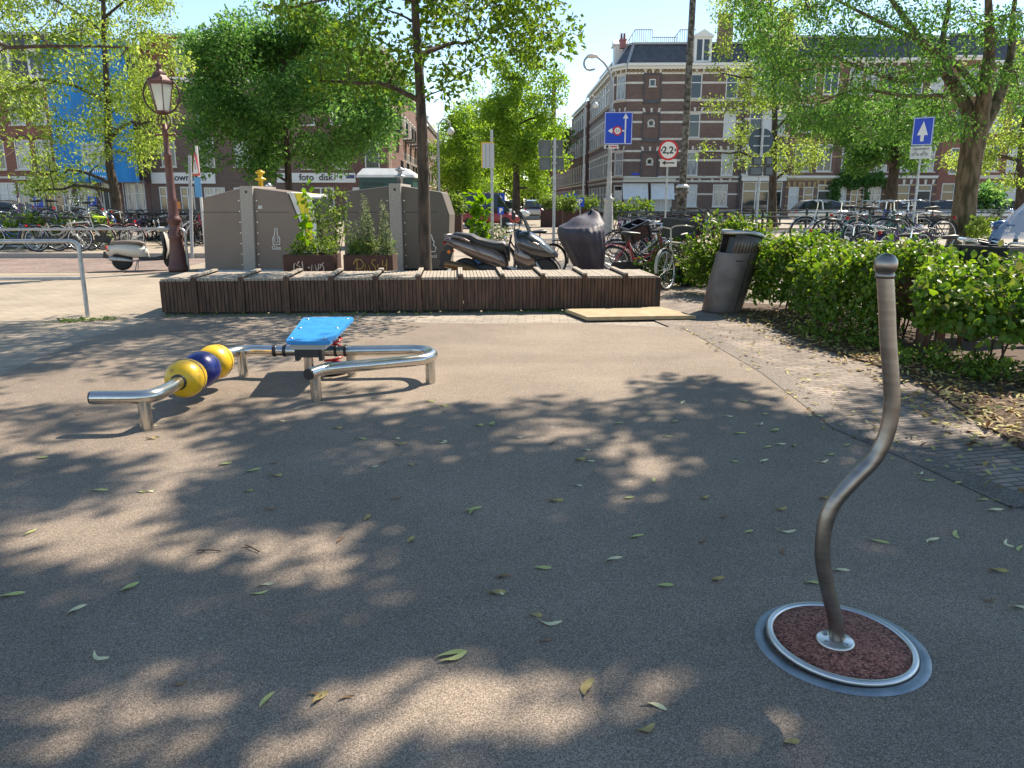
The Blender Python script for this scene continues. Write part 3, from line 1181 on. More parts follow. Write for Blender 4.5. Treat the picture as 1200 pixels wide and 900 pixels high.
# --- dense dark tree behind the glass containers
Yd = 34
c0 = at(338, 108, Yd)
bx = at(341, 235, Yd)
cl = ellipsoid_clumps(170, (c0.x, Yd, c0.z), (4.2, 3.6, 3.7), .8, 31, inner=.55, gap=.12, cut=lambda p: p[2] < 2.9)
cl += crown_from_pixels([(250, 60, 14), (235, 110, 12), (300, 30, 14), (360, 25, 12), (410, 75, 14), (440, 120, 14), (430, 160, 14), (250, 180, 14), (300, 200, 10), (400, 180, 10), (225, 150, 10), (450, 140, 8)], Yd - .8, 1.5, .7, 3, 3)
tree('dense_tree', 'dense dark green round tree standing behind the brown containers', [Vector((bx.x, Yd, 0)), Vector((bx.x - .05, Yd, 2.2)), Vector((bx.x, Yd, 4.2)), Vector((bx.x, Yd, 7.5))], .2, .08, cl, 260, .165, M['lf_dark'], M['bark'], seed=6, wr=.55, n_main=6)

# --- loose pale tree at the left, and one whose branches reach in from outside the frame
Yl = 26.5
bl = gz(136, 268)
b0 = Vector((at(138, 260, Yl).x, Yl, 0.1))
px_l = []
rg_ = random.Random(4)
for i in range(230):
    px, py = rg_.uniform(-60, 215), rg_.uniform(-60, 235)
    if px > 130 + 70 * math.sin(max(0, (py + 60)) / 295 * PI) + 15 or (py > 190 and px > 110):
        continue
    if py > 150 and px < 40:
        continue
    px_l.append((px, py, 10))
cl = crown_from_pixels(px_l, Yl, 2.4, .55, 5, 2)
cl += ellipsoid_clumps(90, (b0.x - .3, Yl, 9.6), (4.2, 3.4, 3.2), .6, 12, inner=.3)
tree('loose_elm', 'loose pale leafed tree before the blue scaffold netting', [b0, at(135, 225, Yl), at(128, 190, Yl), at(126, 120, Yl), at(122, 40, Yl), at(120, -60, Yl)], .2, .05, cl, 95, .115, M['lf_elm'], M['bark'], seed=8, wr=.45, n_main=12, twig=.016, droop=.5, lo=.22)
b1_ = Vector((-12.4, 14.6, 0))
px_l = [(x, y, 12) for x, y in ((-30, 40), (-10, 70), (10, 20), (25, 55), (45, 35), (60, 15), (70, 50), (30, 90), (5, 100), (-20, 110), (15, 130), (90, 62), (120, 60), (150, 64), (-40, 0), (0, -20), (50, -20), (100, 20), (80, 85), (20, 175), (-10, 190), (5, 150), (40, 120))]
cl = crown_from_pixels(px_l, 14.4, 1.0, .3, 15, 2)
cl += ellipsoid_clumps(60, (-12.2, 14.6, 8), (4, 3.6, 3), .6, 13, inner=.3)
tree('leaning_elm', 'pale leafed branches reaching in from the left edge before the brick houses', [b1_, Vector((-12.3, 14.6, 2.5)), Vector((-12.1, 14.6, 5)), Vector((-12, 14.6, 8))], .2, .07, cl, 50, .085, M['lf_elm'], M['bark'], seed=9, wr=.5, n_main=14, twig=.014, droop=.4)

# --- trees in the middle of the street
def street_tree(px, Y, pxc, pyc, rx, rz, label, seed, n=110, per=60, ls=.3, rb=.3, m='lf_street', rp=.5, trunk_lean=0, grp='trees lining the street beyond the square', name='street_tree'):
    c = at(pxc, pyc, Y)
    b_ = Vector((at(px, 240, Y).x, Y, 0))
    k = Y / FPX
    cl = ellipsoid_clumps(n, (c.x, Y, c.z), (rx * k, rx * k * .9, rz * k), rp * 2.2 * k * 10, seed, inner=.35, gap=.2)
    topz = c.z + rz * k * .6
    return tree(name, label, [b_, Vector((b_.x + trunk_lean * .3, Y, topz * .3)), Vector((b_.x + trunk_lean * .6, Y, topz * .6)), Vector((b_.x + trunk_lean, Y, topz))], rb, .07, cl, per, ls, M[m], M['bark'], grp, seed, n_main=9, lo=.3)


street_tree(605, 50, 610, 140, 48, 76, 'tall yellow green street tree with dark straight trunk beside the sign seen from behind', 41, 170, 110, .19, .33)
street_tree(546, 62, 545, 185, 34, 62, 'yellow green street tree with thin dark trunk left of the bare sign post', 42, 120, 95, .21, .28)
street_tree(560, 80, 572, 165, 40, 60, 'taller street tree farther down the road behind two nearer ones', 43, 120, 80, .28, .3)
street_tree(585, 105, 590, 175, 42, 60, 'far street tree closing the view down the road', 44, 110, 50, .5, .3)
street_tree(535, 120, 530, 200, 30, 42, 'far low street tree against the left row of houses', 45, 80, 50, .5, .3)
street_tree(640, 95, 652, 168, 17, 24, 'small dark green tree before the brick row on the right', 46, 60, 50, .3, .25, 'lf_big')
street_tree(612, 150, 603, 195, 28, 40, 'farthest pale tree at the end of the street', 47, 80, 50, .7, .3)
street_tree(552, 170, 548, 205, 34, 34, 'hazy far tree low beside the no entry sign', 48, 80, 50, .7, .3)

# --- thin pale tree before the banded corner house
Yt = 44
cl = crown_from_pixels([(rg_.gauss(900, 30), rg_.uniform(-30, 190), 8) for _ in range(85)], Yt, 2.2, .75, 6, 2)
cl += crown_from_pixels([(850, 60, 8), (845, 80, 8), (860, 100, 8), (860, 40, 8), (850, 130, 6), (870, 160, 8), (940, 170, 8), (950, 190, 8), (880, 10, 8)], Yt, 1.5, .7, 7, 2)
tree('thin_tree', 'thin pale leafed tree before the banded brick corner house', [Vector((at(906, 250, Yt).x, Yt, 0)), at(906, 200, Yt), at(908, 140, Yt), at(905, 60, Yt), at(903, -30, Yt)], .26, .06, cl, 60, .16, M['lf_elm'], M['bark'], seed=17, wr=.5, n_main=10, lo=.2, twig=.025)

# --- big elm at the right
Yb = 24.5
tk = [Vector((at(1127, 283, Yb).x, Yb, 0)), at(1132, 225, Yb), at(1143, 150, Yb)]
bp = [(885, 15, 14), (900, 50, 16), (920, 90, 16), (905, 70, 12), (935, 120, 14), (960, 70, 20), (960, 20, 20), (1000, 110, 18), (1000, 60, 22), (1010, 10, 22), (1040, 140, 14), (1050, 90, 22), (1060, 30, 22), (1090, 70, 20), (1100, 120, 14), (980, 140, 12), (945, 145, 8), (1110, 20, 20), (1150, 40, 20), (1150, 90, 16), (1190, 30, 16), (1190, 90, 14), (1120, 150, 10), (1075, 165, 8), (1020, 160, 8), (1195, 120, 12), (1230, 60, 20), (870, -20, 14), (930, -30, 20), (1000, -40, 20), (1070, -40, 20), (1140, -40, 20), (1210, -40, 20)]
cl = crown_from_pixels(bp, Yb - .3, 3.2, .62, 9, 9)
cl += ellipsoid_clumps(130, (at(1100, 0, Yb).x, Yb, 10.2), (6.5, 5.5, 3.0), .8, 14, inner=.2, zmin=7.2)
mbt = None
big = tree('big_elm', 'big elm with mossy forked trunk and drooping layered crown at the right', tk, .40, .33, [], 0, .2, M['lf_big'], M['barkmoss'], seed=10) if False else None
o = tk[0]
big = thing('big_elm', 'big elm with mossy forked trunk and drooping layered crown at the right', 'tree', o)
mb = MB()
tr = spline([p - o for p in tk], 6)
rs = [.47, .41, .37, .355, .345, .335, .33, .33, .325, .33, .335, .35, .38]
mb.tube(tr, rs[:len(tr)], 16)
fork = tk[2] - o
forks = [[(1143, 158), (1128, 115), (1100, 75), (1070, 35), (1045, 0), (1010, -50)], [(1146, 156), (1155, 100), (1160, 50), (1158, -10), (1160, -80)], [(1148, 156), (1172, 110), (1185, 60), (1188, 10), (1200, -50)], [(1108, 85), (1060, 95), (1010, 80), (960, 62), (920, 70)], [(1115, 95), (1105, 50), (1112, 0), (1100, -60)], [(1105, 112), (1060, 112), (1005, 105), (960, 120)], [(1150, 110), (1120, 75), (1080, 50), (1020, 20), (960, -10)]]
lims = []
for i, pp in enumerate(forks):
    pts = spline([at(px, py, Yb + (0 if k == 0 else (-1) ** i * .45 * k * (.5 + .3 * (i % 3)))) - o for k, (px, py) in enumerate(pp)], 6)
    r0 = (.25, .27, .22, .09, .13, .07, .12)[i]
    nn = len(pts)
    mb.tube(pts, [r0 + (.03 - r0) * (k / (nn - 1)) ** .9 for k in range(nn)], 10)
    lims += pts
cl_ = [(c[0] - o.x, c[1] - o.y, c[2] - o.z, c[3]) for c in cl]
nodes = list(lims)
for c in sorted(cl_, key=lambda c: min((Vector(c[:3]) - q).length for q in lims)):
    t = Vector(c[:3])
    b_ = min(nodes, key=lambda q: (q - t).length + max(0, q.z - t.z) * .2)
    pa = limb_path(b_, t, .1, 4, .07)
    d0 = min(.035, .012 + .008 * (t - b_).length)
    mb.tube(pa, [d0, d0 * .8, d0 * .6, d0 * .5, .008], 5, caps=False)
    nodes += pa[1:]
mb.build('trunk', M['barkmoss'], big)
link('crown', leaf_mesh('crown', [foliage(cl_, 90, .125, .45, .5, .6, np.random.default_rng(10))], M['lf_big']), big)

# --- other trees on the right
def pix_tree(name, label, base, Y, tr, blobs, reps, cr, per, ls, m, rb, seed, dy=2.0, bm='bark', cat='tree', grp=None, **kw):
    cl = crown_from_pixels(blobs, Y, dy, cr, seed, reps)
    t0 = Vector((at(base[0], base[1], Y).x, Y, 0))
    return tree(name, label, [t0] + [at(px, py, Y) for px, py in tr], rb, rb * .35, cl, per, ls, M[m], M[bm], grp, seed, cat=cat, **kw)


pix_tree('elm', 'tree with short dark trunk before the ivy clad house', (1045, 250), 42, [(1045, 225), (1048, 195), (1050, 150), (1050, 100)], [(990, 150, 12), (1000, 170, 10), (1020, 180, 10), (1040, 165, 14), (1060, 150, 14), (1080, 160, 12), (1090, 140, 12), (1030, 140, 14), (965, 140, 10), (1070, 185, 8), (1000, 130, 12), (1050, 120, 14), (1010, 190, 6)], 8, .8, 110, .2, 'lf_big', .38, 61, lo=.5)
pix_tree('pale_tree', 'pale leafed tree with dark trunk at the right edge of the photo', (1196, 255), 38, [(1197, 220), (1198, 170), (1205, 120), (1210, 60)], [(1190, 150, 14), (1180, 170, 12), (1170, 140, 10), (1160, 180, 10), (1150, 200, 8), (1200, 190, 10), (1215, 130, 16), (1165, 120, 10), (1195, 100, 14), (1210, 60, 16), (1120, 190, 6), (1185, 210, 6)], 6, .6, 55, .15, 'lf_elm', .28, 62, lo=.4, droop=.4)
pix_tree('evergreen_bush', 'small dark evergreen with pale speckled leaves behind the big elm trunk', (1160, 258), 50, [(1160, 240), (1160, 225)], [(1158, 222, 5), (1150, 232, 6), (1166, 232, 6), (1155, 242, 8), (1168, 246, 7), (1146, 248, 6), (1160, 252, 8)], 5, .6, 60, .3, 'lf_dark', .1, 63, dy=.8, lo=.2)

# --- big trees standing just outside the frame on the right; their crowns shade the play surface
TX, TY = math.sin(SUN_AZ) / math.tan(SUN_EL), math.cos(SUN_AZ) / math.tan(SUN_EL)
sunny = [(gz(px, py), rx, ry) for px, py, rx, ry in ((165, 525, .5, .34), (140, 610, .3, .1), (300, 635, .3, .12), (370, 685, .22, .07), (490, 745, .06, .02), (600, 770, .1, .04), (110, 855, .3, .1), (320, 880, .2, .08), (600, 880, .15, .06), (790, 840, .3, .12), (520, 465, .5, .22), (700, 465, .3, .2), (590, 520, .2, .1), (740, 555, .2, .14), (640, 450, .4, .2), (250, 455, .4, .12), (690, 600, .12, .05), (890, 850, .16, .1), (60, 660, .2, .05), (230, 660, .2, .05), (200, 600, .14, .04), (400, 640, .12, .04), (450, 480, .3, .15))]


def shade_cut(p):
    """crown shaped for its shadow: clumps dropped that would shade the sunny spots"""
    x, y = p[0] - p[2] * TX, p[1] - p[2] * TY
    lim = 6.3 if x > .6 else (6.0 if x > -1.4 else 5.7)
    lim += .28 * math.sin(x * 2.3) + .15 * math.sin(x * 5.1)
    if y > lim or y < -2.2:
        return True
    for q, rx, ry in sunny:
        if ((x - q.x) / (rx + .23)) ** 2 + ((y - q.y) / (ry + .23)) ** 2 < 1:
            return True
    return False


cl = ellipsoid_clumps(520, (4.3, 7.3, 7.4), (5.2, 4.9, 2.2), .38, 78, inner=.0, zmin=4.9, cut=shade_cut)
tree('overhanging_tree', 'tall tree whose crown shades the play surface from beyond the right edge', [Vector((7.4, 6.6, 0)), Vector((7.2, 6.7, 2.5)), Vector((6.7, 6.9, 5)), Vector((5.9, 7.2, 7.4)), Vector((5.4, 7.3, 9.2))], .3, .09, cl, 125, .135, M['lf_big'], M['bark'], seed=12, n_main=9, lo=.4, flat=.6)
# ------------------------------------------------------------------ houses
M['br_dark'] = brick_mat('brown_brick', (0.19, 0.12, 0.098), (0.13, 0.084, 0.07), (0.15, 0.125, 0.11), 0.22, 0.065, 0.009, noise=0.18, nscale=0.35, bump=0.1, plane='xz')
M['br_red'] = brick_mat('red_brick', (0.30, 0.11, 0.075), (0.22, 0.08, 0.06), (0.2, 0.16, 0.14), 0.22, 0.065, 0.009, noise=0.18, nscale=0.35, bump=0.1, plane='xz')
M['br_brown'] = brick_mat('warm_brown_brick', (0.235, 0.135, 0.095), (0.17, 0.095, 0.07), (0.16, 0.13, 0.11), 0.22, 0.065, 0.009, noise=0.2, nscale=0.35, bump=0.1, plane='xz')
M['br_purple'] = brick_mat('dark_purple_brick', (0.2, 0.105, 0.085), (0.145, 0.08, 0.068), (0.13, 0.1, 0.09), 0.22, 0.065, 0.009, noise=0.2, nscale=0.35, bump=0.1, plane='xz')
M['stone'] = mat('cream_stone', (0.66, 0.62, 0.54), 0.7, 0, (0.55, 0.51, 0.44), 1.2)
M['ystone'] = mat('yellow_brick_band', (0.45, 0.33, 0.15), 0.8, 0, (0.38, 0.27, 0.12), 2)
M['slate'] = mat('roof_slate', (0.05, 0.055, 0.066), 0.5, 0, (0.08, 0.085, 0.1), 3, bump=0.2, bscale=8)
M['rtile'] = mat('red_roof_tile', (0.26, 0.075, 0.04), 0.75, 0, (0.18, 0.05, 0.03), 6, bump=0.3, bscale=14)
M['flatroof'] = mat('roof_felt', (0.12, 0.12, 0.12), 0.9)
M['wframe'] = mat('white_window_paint', (0.72, 0.71, 0.67), 0.4)
M['grframe'] = mat('cream_paint', (0.6, 0.59, 0.52), 0.45)
M['dkdoor'] = mat('dark_green_door', (0.012, 0.02, 0.02), 0.35)
M['awn'] = mat('white_awning', (0.74, 0.76, 0.77), 0.6, 0, (0.66, 0.68, 0.69), 3)
_wc = {}


def win_meshes(w, h, style, fr):
    """frame and pane meshes for an opening of w by h, standing on its sill centre"""
    key = (round(w, 2), round(h, 2), style, fr.name)
    if key in _wc:
        return _wc[key]
    mb = MB()
    f = 0.085
    mb.box(-w / 2, -w / 2 + f, -.02, .06, 0, h)
    mb.box(w / 2 - f, w / 2, -.02, .06, 0, h)
    mb.box(-w / 2 + f, w / 2 - f, -.02, .06, h - f, h)
    mb.box(-w / 2 + f, w / 2 - f, -.02, .06, 0, f)
    if style in ('sash', 'arch'):
        zt = h * .64
        mb.box(-w / 2 + f, w / 2 - f, -.015, .05, zt, zt + .07)
    if style == 'cross':
        zt = h * .66
        mb.box(-w / 2 + f, w / 2 - f, -.015, .05, zt, zt + .07)
        mb.box(-.04, .04, -.012, .05, f, h - f)
    if style == 'two':
        mb.box(-.04, .04, -.012, .05, f, h - f)
    if style == 'shop':
        zt = h * .7
        mb.box(-w / 2 + f, w / 2 - f, -.015, .05, zt, zt + .1)
        k = max(2, int(round(w / 1.1)))
        for i in range(1, k):
            x = -w / 2 + w * i / k
            mb.box(x - .05, x + .05, -.012, .05, f, h - f)
    sm = MB()
    sm.box(-w / 2 - .08, w / 2 + .08, -.18, -.021, -.09, 0.0)
    pm = MB()
    pm.add([(-w / 2 + f, .03, f), (w / 2 - f, .03, f), (w / 2 - f, .03, h - f), (-w / 2 + f, .03, h - f)], [(0, 1, 2, 3)])
    _wc[key] = (mb.mesh('window', fr), pm, sm.mesh('sill', M['stone']))
    _wc[key] = (_wc[key][0], {k: pm.mesh('pane', M[k]) for k in ('glass', 'curtain', 'blind')}, _wc[key][2])
    return _wc[key]


def facade(par, F, W, H, ops, wall, depth=0.12, zbase=0.0, name='wall'):
    """wall with real openings; F places it: x along the wall, -y outward"""
    xs = sorted({0, W, *[round(o['x'] - o['w'] / 2, 4) for o in ops], *[round(o['x'] + o['w'] / 2, 4) for o in ops]})
    zs = sorted({zbase, H, *[round(o['z'], 4) for o in ops], *[round(o['z'] + o['h'], 4) for o in ops]})
    mb = MB()
    for i in range(len(xs) - 1):
        for j in range(len(zs) - 1):
            cx, cz = (xs[i] + xs[i + 1]) / 2, (zs[j] + zs[j + 1]) / 2
            if any(abs(cx - o['x']) < o['w'] / 2 and o['z'] < cz < o['z'] + o['h'] for o in ops):
                continue
            mb.add([(xs[i], 0, zs[j]), (xs[i + 1], 0, zs[j]), (xs[i + 1], 0, zs[j + 1]), (xs[i], 0, zs[j + 1])], [(0, 1, 2, 3)])
    for o in ops:
        x0, x1, z0, z1 = o['x'] - o['w'] / 2, o['x'] + o['w'] / 2, o['z'], o['z'] + o['h']
        d = depth
        mb.add([(x0, 0, z0), (x0, d, z0), (x0, d, z1), (x0, 0, z1)], [(0, 1, 2, 3)])
        mb.add([(x1, 0, z0), (x1, 0, z1), (x1, d, z1), (x1, d, z0)], [(0, 1, 2, 3)])
        mb.add([(x0, 0, z1), (x0, d, z1), (x1, d, z1), (x1, 0, z1)], [(0, 1, 2, 3)])
        mb.add([(x0, 0, z0), (x1, 0, z0), (x1, d, z0), (x0, d, z0)], [(0, 1, 2, 3)])
    wo_ = mb.build(name, wall, par)
    wo_.matrix_local = F
    rg = random.Random(int(W * 100 + H * 10 + len(ops)))
    for o in ops:
        st = o.get('st', 'sash')
        if st == 'door':
            m = MB()
            w_, h_ = o['w'], o['h']
            m.box(-w_ / 2, -w_ / 2 + .1, -.02, .06, 0, h_)
            m.box(w_ / 2 - .1, w_ / 2, -.02, .06, 0, h_)
            m.box(-w_ / 2 + .1, w_ / 2 - .1, -.02, .06, h_ - .1, h_)
            m.box(-w_ / 2 + .1, w_ / 2 - .1, -.02, .06, 2.15, 2.25)
            d_ = m.build('door', o.get('fr', M['wframe']), par)
            d_.matrix_local = F @ Matrix.Translation((o['x'], depth - .06, o['z']))
            m = MB()
            m.box(-w_ / 2 + .1, w_ / 2 - .1, 0, .05, 0.02, 2.15)
            for q in (0.25, 1.15):
                m.box(-w_ / 2 + .25, w_ / 2 - .25, -.02, 0, q, q + .7)
            m.build('door_leaf', o.get('leaf', M['dkdoor']), d_)
            m = MB()
            m.add([(-w_ / 2 + .1, .03, 2.25), (w_ / 2 - .1, .03, 2.25), (w_ / 2 - .1, .03, h_ - .1), (-w_ / 2 + .1, .03, h_ - .1)], [(0, 1, 2, 3)])
            m.build('fanlight', M['glass'], d_)
            continue
        fm, pn, sl = win_meshes(o['w'], o['h'], st, o.get('fr', M['wframe']))
        wn = link('window', fm, par)
        wn.matrix_local = F @ Matrix.Translation((o['x'], depth - .07, o['z']))
        link('pane', pn[o.get('pane') or rg.choice(('glass', 'glass', 'curtain', 'curtain' if rg.random() < .5 else 'glass', 'blind' if rg.random() < .6 else 'glass'))], wn)
        s_ = link('sill', sl, wn)
        s_.location = (0, -depth + .07 + .0, 0)
    return wo_


def seg_matrix(a, b):
    """frame with x from a to b, outward normal on the right hand side"""
    d = (Vector((b[0], b[1], 0)) - Vector((a[0], a[1], 0))).normalized()
    y = Vector((-d.y, d.x, 0))
    m = Matrix(((d.x, y.x, 0, a[0]), (d.y, y.y, 0, a[1]), (0, 0, 1, 0), (0, 0, 0, 1)))
    return m


def seglen(a, b):
    return math.hypot(b[0] - a[0], b[1] - a[1])


def cornice(par, segs, z, out=.35, h=.35, m='wframe', name='cornice'):
    for a, b in segs:
        L_ = seglen(a, b)
        mb = MB()
        mb.M = seg_matrix(a, b)
        mb.box(0.002, L_ - .002, -out * .45, -0.003, z - h * .9, z - h * .45)
        mb.box(-.0, L_, -out, -0.002, z - h * .45 + .002, z)
        mb.build(name, M[m], par)


def body_box(par, poly, H, m, name='side_wall'):
    mb = MB()
    n = len(poly)
    for i in range(n):
        a, b = poly[i], poly[(i + 1) % n]
        mb.add([(a[0], a[1], 0), (b[0], b[1], 0), (b[0], b[1], H), (a[0], a[1], H)], [(0, 1, 2, 3)])
    return mb.build(name, m, par)


def simple_house(name, label, a, b, H, ops, wall, depth=9.0, roof='flat', bands=(), band_m='stone', group=None, roof_m='slate', rh=1.8, cor=True, lint=None, cor_h=.4, cat='house', reveal=.12):
    """terrace house: front from a to b (world x,y), everything in its own frame"""
    W = seglen(a, b)
    ang_ = math.atan2(b[1] - a[1], b[0] - a[0])
    t = thing(name, label, cat, (a[0], a[1], 0), ang_, group)
    F = Matrix.Identity(4)
    facade(t, F, W, H, ops, wall, depth=reveal)
    mb = MB()
    mb.add([(0, 0, 0), (0, depth, 0), (0, depth, H), (0, 0, H)], [(0, 1, 2, 3)])
    mb.add([(W, 0, 0), (W, 0, H), (W, depth, H), (W, depth, 0)], [(0, 1, 2, 3)])
    mb.add([(0, depth, 0), (W, depth, 0), (W, depth, H), (0, depth, H)], [(0, 1, 2, 3)])
    mb.add([(0, .35, 0), (W, .35, 0), (W, .35, H), (0, .35, H)], [(0, 1, 2, 3)])
    mb.build('side_wall', wall, t)
    if bands:
        mb = MB()
        for z, hh in bands:
            cuts = sorted([(o['x'] - o['w'] / 2, o['x'] + o['w'] / 2) for o in ops if o['z'] - .02 < z + hh and z < o['z'] + o['h'] + .02])
            x = 0.0
            for c0_, c1_ in cuts + [(W, W)]:
                if c0_ - x > .05:
                    mb.box(x, c0_, -.03, -.002, z, z + hh)
                x = max(x, c1_)
        mb.build('stone_band', M[band_m], t)
    if lint:
        mb = MB()
        for o in ops:
            if o.get('st') in ('shop',):
                continue
            zt = o['z'] + o['h']
            for q in (-.5, 0, .5):
                xx = o['x'] + q * o['w']
                lean = q * .12
                mb.add([(xx - .09, -.035, zt), (xx + .09, -.035, zt), (xx + .13 + lean, -.035, zt + .42), (xx - .13 + lean, -.035, zt + .42)], [(0, 1, 2, 3)])
        mb.build('lintel', M[lint], t)
    if cor:
        cornice(t, [((0, 0), (W, 0))], H, m='wframe' if cor is True else cor, h=cor_h)
    mb = MB()
    if roof == 'flat':
        mb.box(0, W, 0.02, depth, H - .05, H + .03)
        mb.build('roof', M['flatroof'], t)
    elif roof == 'mansard':
        mb.loft([[(0, .02, H), (W, .02, H), (W, depth, H), (0, depth, H)], [(0, .95, H + rh), (W, .95, H + rh), (W, depth - .9, H + rh), (0, depth - .9, H + rh)]], smooth=False)
        rf = mb.build('roof', M[roof_m], t)
        mb = MB()
        mb.box(-.02, W + .02, .75, .98, H + rh - .02, H + rh + .16)
        mb.build('ridge_trim', M['greypole'], rf)
    else:
        mb.loft([[(0, -.15, H), (W, -.15, H), (W, depth, H), (0, depth, H)], [(0, depth * .45, H + rh), (W, depth * .45, H + rh), (W, depth * .55, H + rh), (0, depth * .55, H + rh)]], smooth=False)
        rf = mb.build('roof', M[roof_m], t)
    return t, W


def dormer(par, x, y, z, w, h, roofm='wframe', gable=True):
    mb = MB()
    mb.box(x - w / 2, x + w / 2, y, y + 1.4, z, z + h)
    d = mb.build('dormer', M['wframe'], par)
    mb = MB()
    mb.box(x - w / 2 - .12, x + w / 2 + .12, y - .15, y + 1.45, z + h + .003, z + h + .14)
    if gable:
        mb.prism([(x - w / 2 - .1, z + h + .14), (x + w / 2 + .1, z + h + .14), (x, z + h + .62)], y - .12, y + 1.2)
    mb.build('dormer_roof', M[roofm], d)
    mb = MB()
    for s in (-1, 1):
        mb.box(x + s * w * .2 - w * .15, x + s * w * .2 + w * .15, y - .012, y - .002, z + .2, z + h - .18)
    mb.build('pane', M['glass'], d)
    return d


def chimney(par, x, y, z, w=.7, h=1.3, m='br_dark', pots=2):
    mb = MB()
    mb.box(x - w / 2, x + w / 2, y - .3, y + .3, z, z + h)
    mb.box(x - w / 2 - .06, x + w / 2 + .06, y - .36, y + .36, z + h, z + h + .12)
    c = mb.build('chimney', M[m], par)
    for k in range(pots):
        mb = MB()
        mb.lathe([(.11, 0), (.09, .45), (.11, .5)], 10, c=(x - w * .25 + k * w * .5, y, z + h + .12))
        mb.build('chimney_pot', M['br_red'], c)
    return c


def rows(xs, zs, w, h, st='sash', **k):
    return [dict(x=x, z=z, w=w, h=h, st=st, **k) for z in zs for x in xs]


# --- the banded corner house (chamfered corner towards the square)
K70 = 67.7 / 900
A = (8.75, 92.0 - 1.0)
B = (9.0, 71.4)
Cc = (9.9, 70.2)
D = ((867 - 600) * K70, 70.0)
FL = [3.55, 6.75, 9.95]                   # window sill heights of the upper storeys
HC = 12.8
ch = thing('corner_house', 'tall dark brick corner house with white stone bands and slate mansard roof', 'house', (Cc[0], Cc[1], 0))


def rel(p):
    return (p[0] - Cc[0], p[1] - Cc[1])


segs = [(rel(A), rel(B)), (rel(B), rel(Cc)), (rel(Cc), rel(D))]
W3 = seglen(*segs[2])
kx = lambda px: ((px - 600) * K70 - Cc[0])
f3 = []
for z in FL:
    for px in (810, 851):
        f3.append(dict(x=kx(px), z=z, w=1.05, h=2.0, st='sash'))
    f3.append(dict(x=kx(760.5), z=z + 1.0, w=.55, h=.62, st='one') if z > 9 else dict(x=kx(760.5), z=z + .95, w=.5, h=.5, st='one'))
f3 += [dict(x=kx(811), z=.9, w=1.05, h=1.9, st='sash'), dict(x=kx(845), z=.9, w=1.3, h=1.9, st='sash'), dict(x=kx(745), z=.5, w=1.9, h=2.2, st='shop', pane='blind'), dict(x=kx(776), z=.5, w=1.9, h=2.2, st='shop', pane='blind')]
facade(ch, seg_matrix(*segs[2]), W3, HC, f3, M['br_dark'])
W2 = seglen(*segs[1])
f2 = [dict(x=W2 / 2, z=z, w=1.1, h=2.0, st='sash', pane='curtain') for z in FL] + [dict(x=W2 / 2, z=.05, w=1.1, h=2.7, st='door', leaf=M['wframe'])]
facade(ch, seg_matrix(*segs[1]), W2, HC, f2, M['br_dark'])
W1 = seglen(*segs[0])
f1 = [dict(x=1.2 + i * 1.72, z=z, w=1.1, h=2.0, st='sash') for i in range(11) for z in FL] + [dict(x=1.5 + i * 2.4, z=.4, w=1.5, h=2.3, st='cross') for i in range(8)]
facade(ch, seg_matrix(*segs[0]), W1, HC, f1, M['br_dark'], depth=.075)
for (a_, b_), ops in zip(segs, (f1, f2, f3)):
    W_ = seglen(a_, b_)
    mb = MB()
    mb.M = seg_matrix(a_, b_)
    zz = []
    for z in FL:
        zz += [(z - .2, .18), (z + 1.22, .17), (z + 2.0, .17)]
    zz += [(3.0, .16), (1.9, .14), (.45, .2)]
    for z, hh in zz:
        cuts = sorted([(o['x'] - o['w'] / 2, o['x'] + o['w'] / 2) for o in ops if o['z'] - .02 < z + hh and z < o['z'] + o['h'] - .0])
        if W_ > 8 and W_ < 15:
            cuts.append((kx(760.5) - .75, kx(760.5) + .75))
            if z < 3:
                cuts.append((kx(729), kx(790)))
            cuts.sort()
        x = 0.0
        for c0_, c1_ in cuts + [(W_, W_)]:
            if c0_ - x > .05:
                mb.box(x, c0_, -.035, -.002, z, z + hh)
            x = max(x, c1_)
    mb.build('stone_band', M['stone'], ch)
    mb = MB()
    mb.M = seg_matrix(a_, b_)
    for o in ops:
        if o['st'] in ('shop', 'door') or o['w'] < .6:
            continue
        zt = o['z'] + o['h'] + .0
        for q in (-.55, 0, .55):
            xx = o['x'] + q * o['w']
            mb.add([(xx - .08, -.06, zt + .18), (xx + .08, -.06, zt + .18), (xx + .11 + q * .16, -.06, zt + .5), (xx - .11 + q * .16, -.06, zt + .5)], [(0, 1, 2, 3)])
    if 8 < W_ < 15:
        for z in FL:
            for q in (-.6, 0, .6):
                xx = kx(760.5) + q
                mb.add([(xx - .08, -.06, z + 2.1), (xx + .08, -.06, z + 2.1), (xx + .11 + q * .16, -.06, z + 2.45), (xx - .11 + q * .16, -.06, z + 2.45)], [(0, 1, 2, 3)])
    mb.build('keystone', M['stone'], ch)
    # patterned brick frieze below the cornice
    mb = MB()
    mb.M = seg_matrix(a_, b_)
    x = .1
    while x < W_ - .2:
        mb.box(x, x + .14, -.05, -.002, HC - .75, HC - .62)
        mb.box(x + .16, x + .3, -.05, -.002, HC - .58, HC - .45)
        x += .34
    mb.build('frieze', M['ystone'], ch)
cornice(ch, segs, HC, .45, .5)
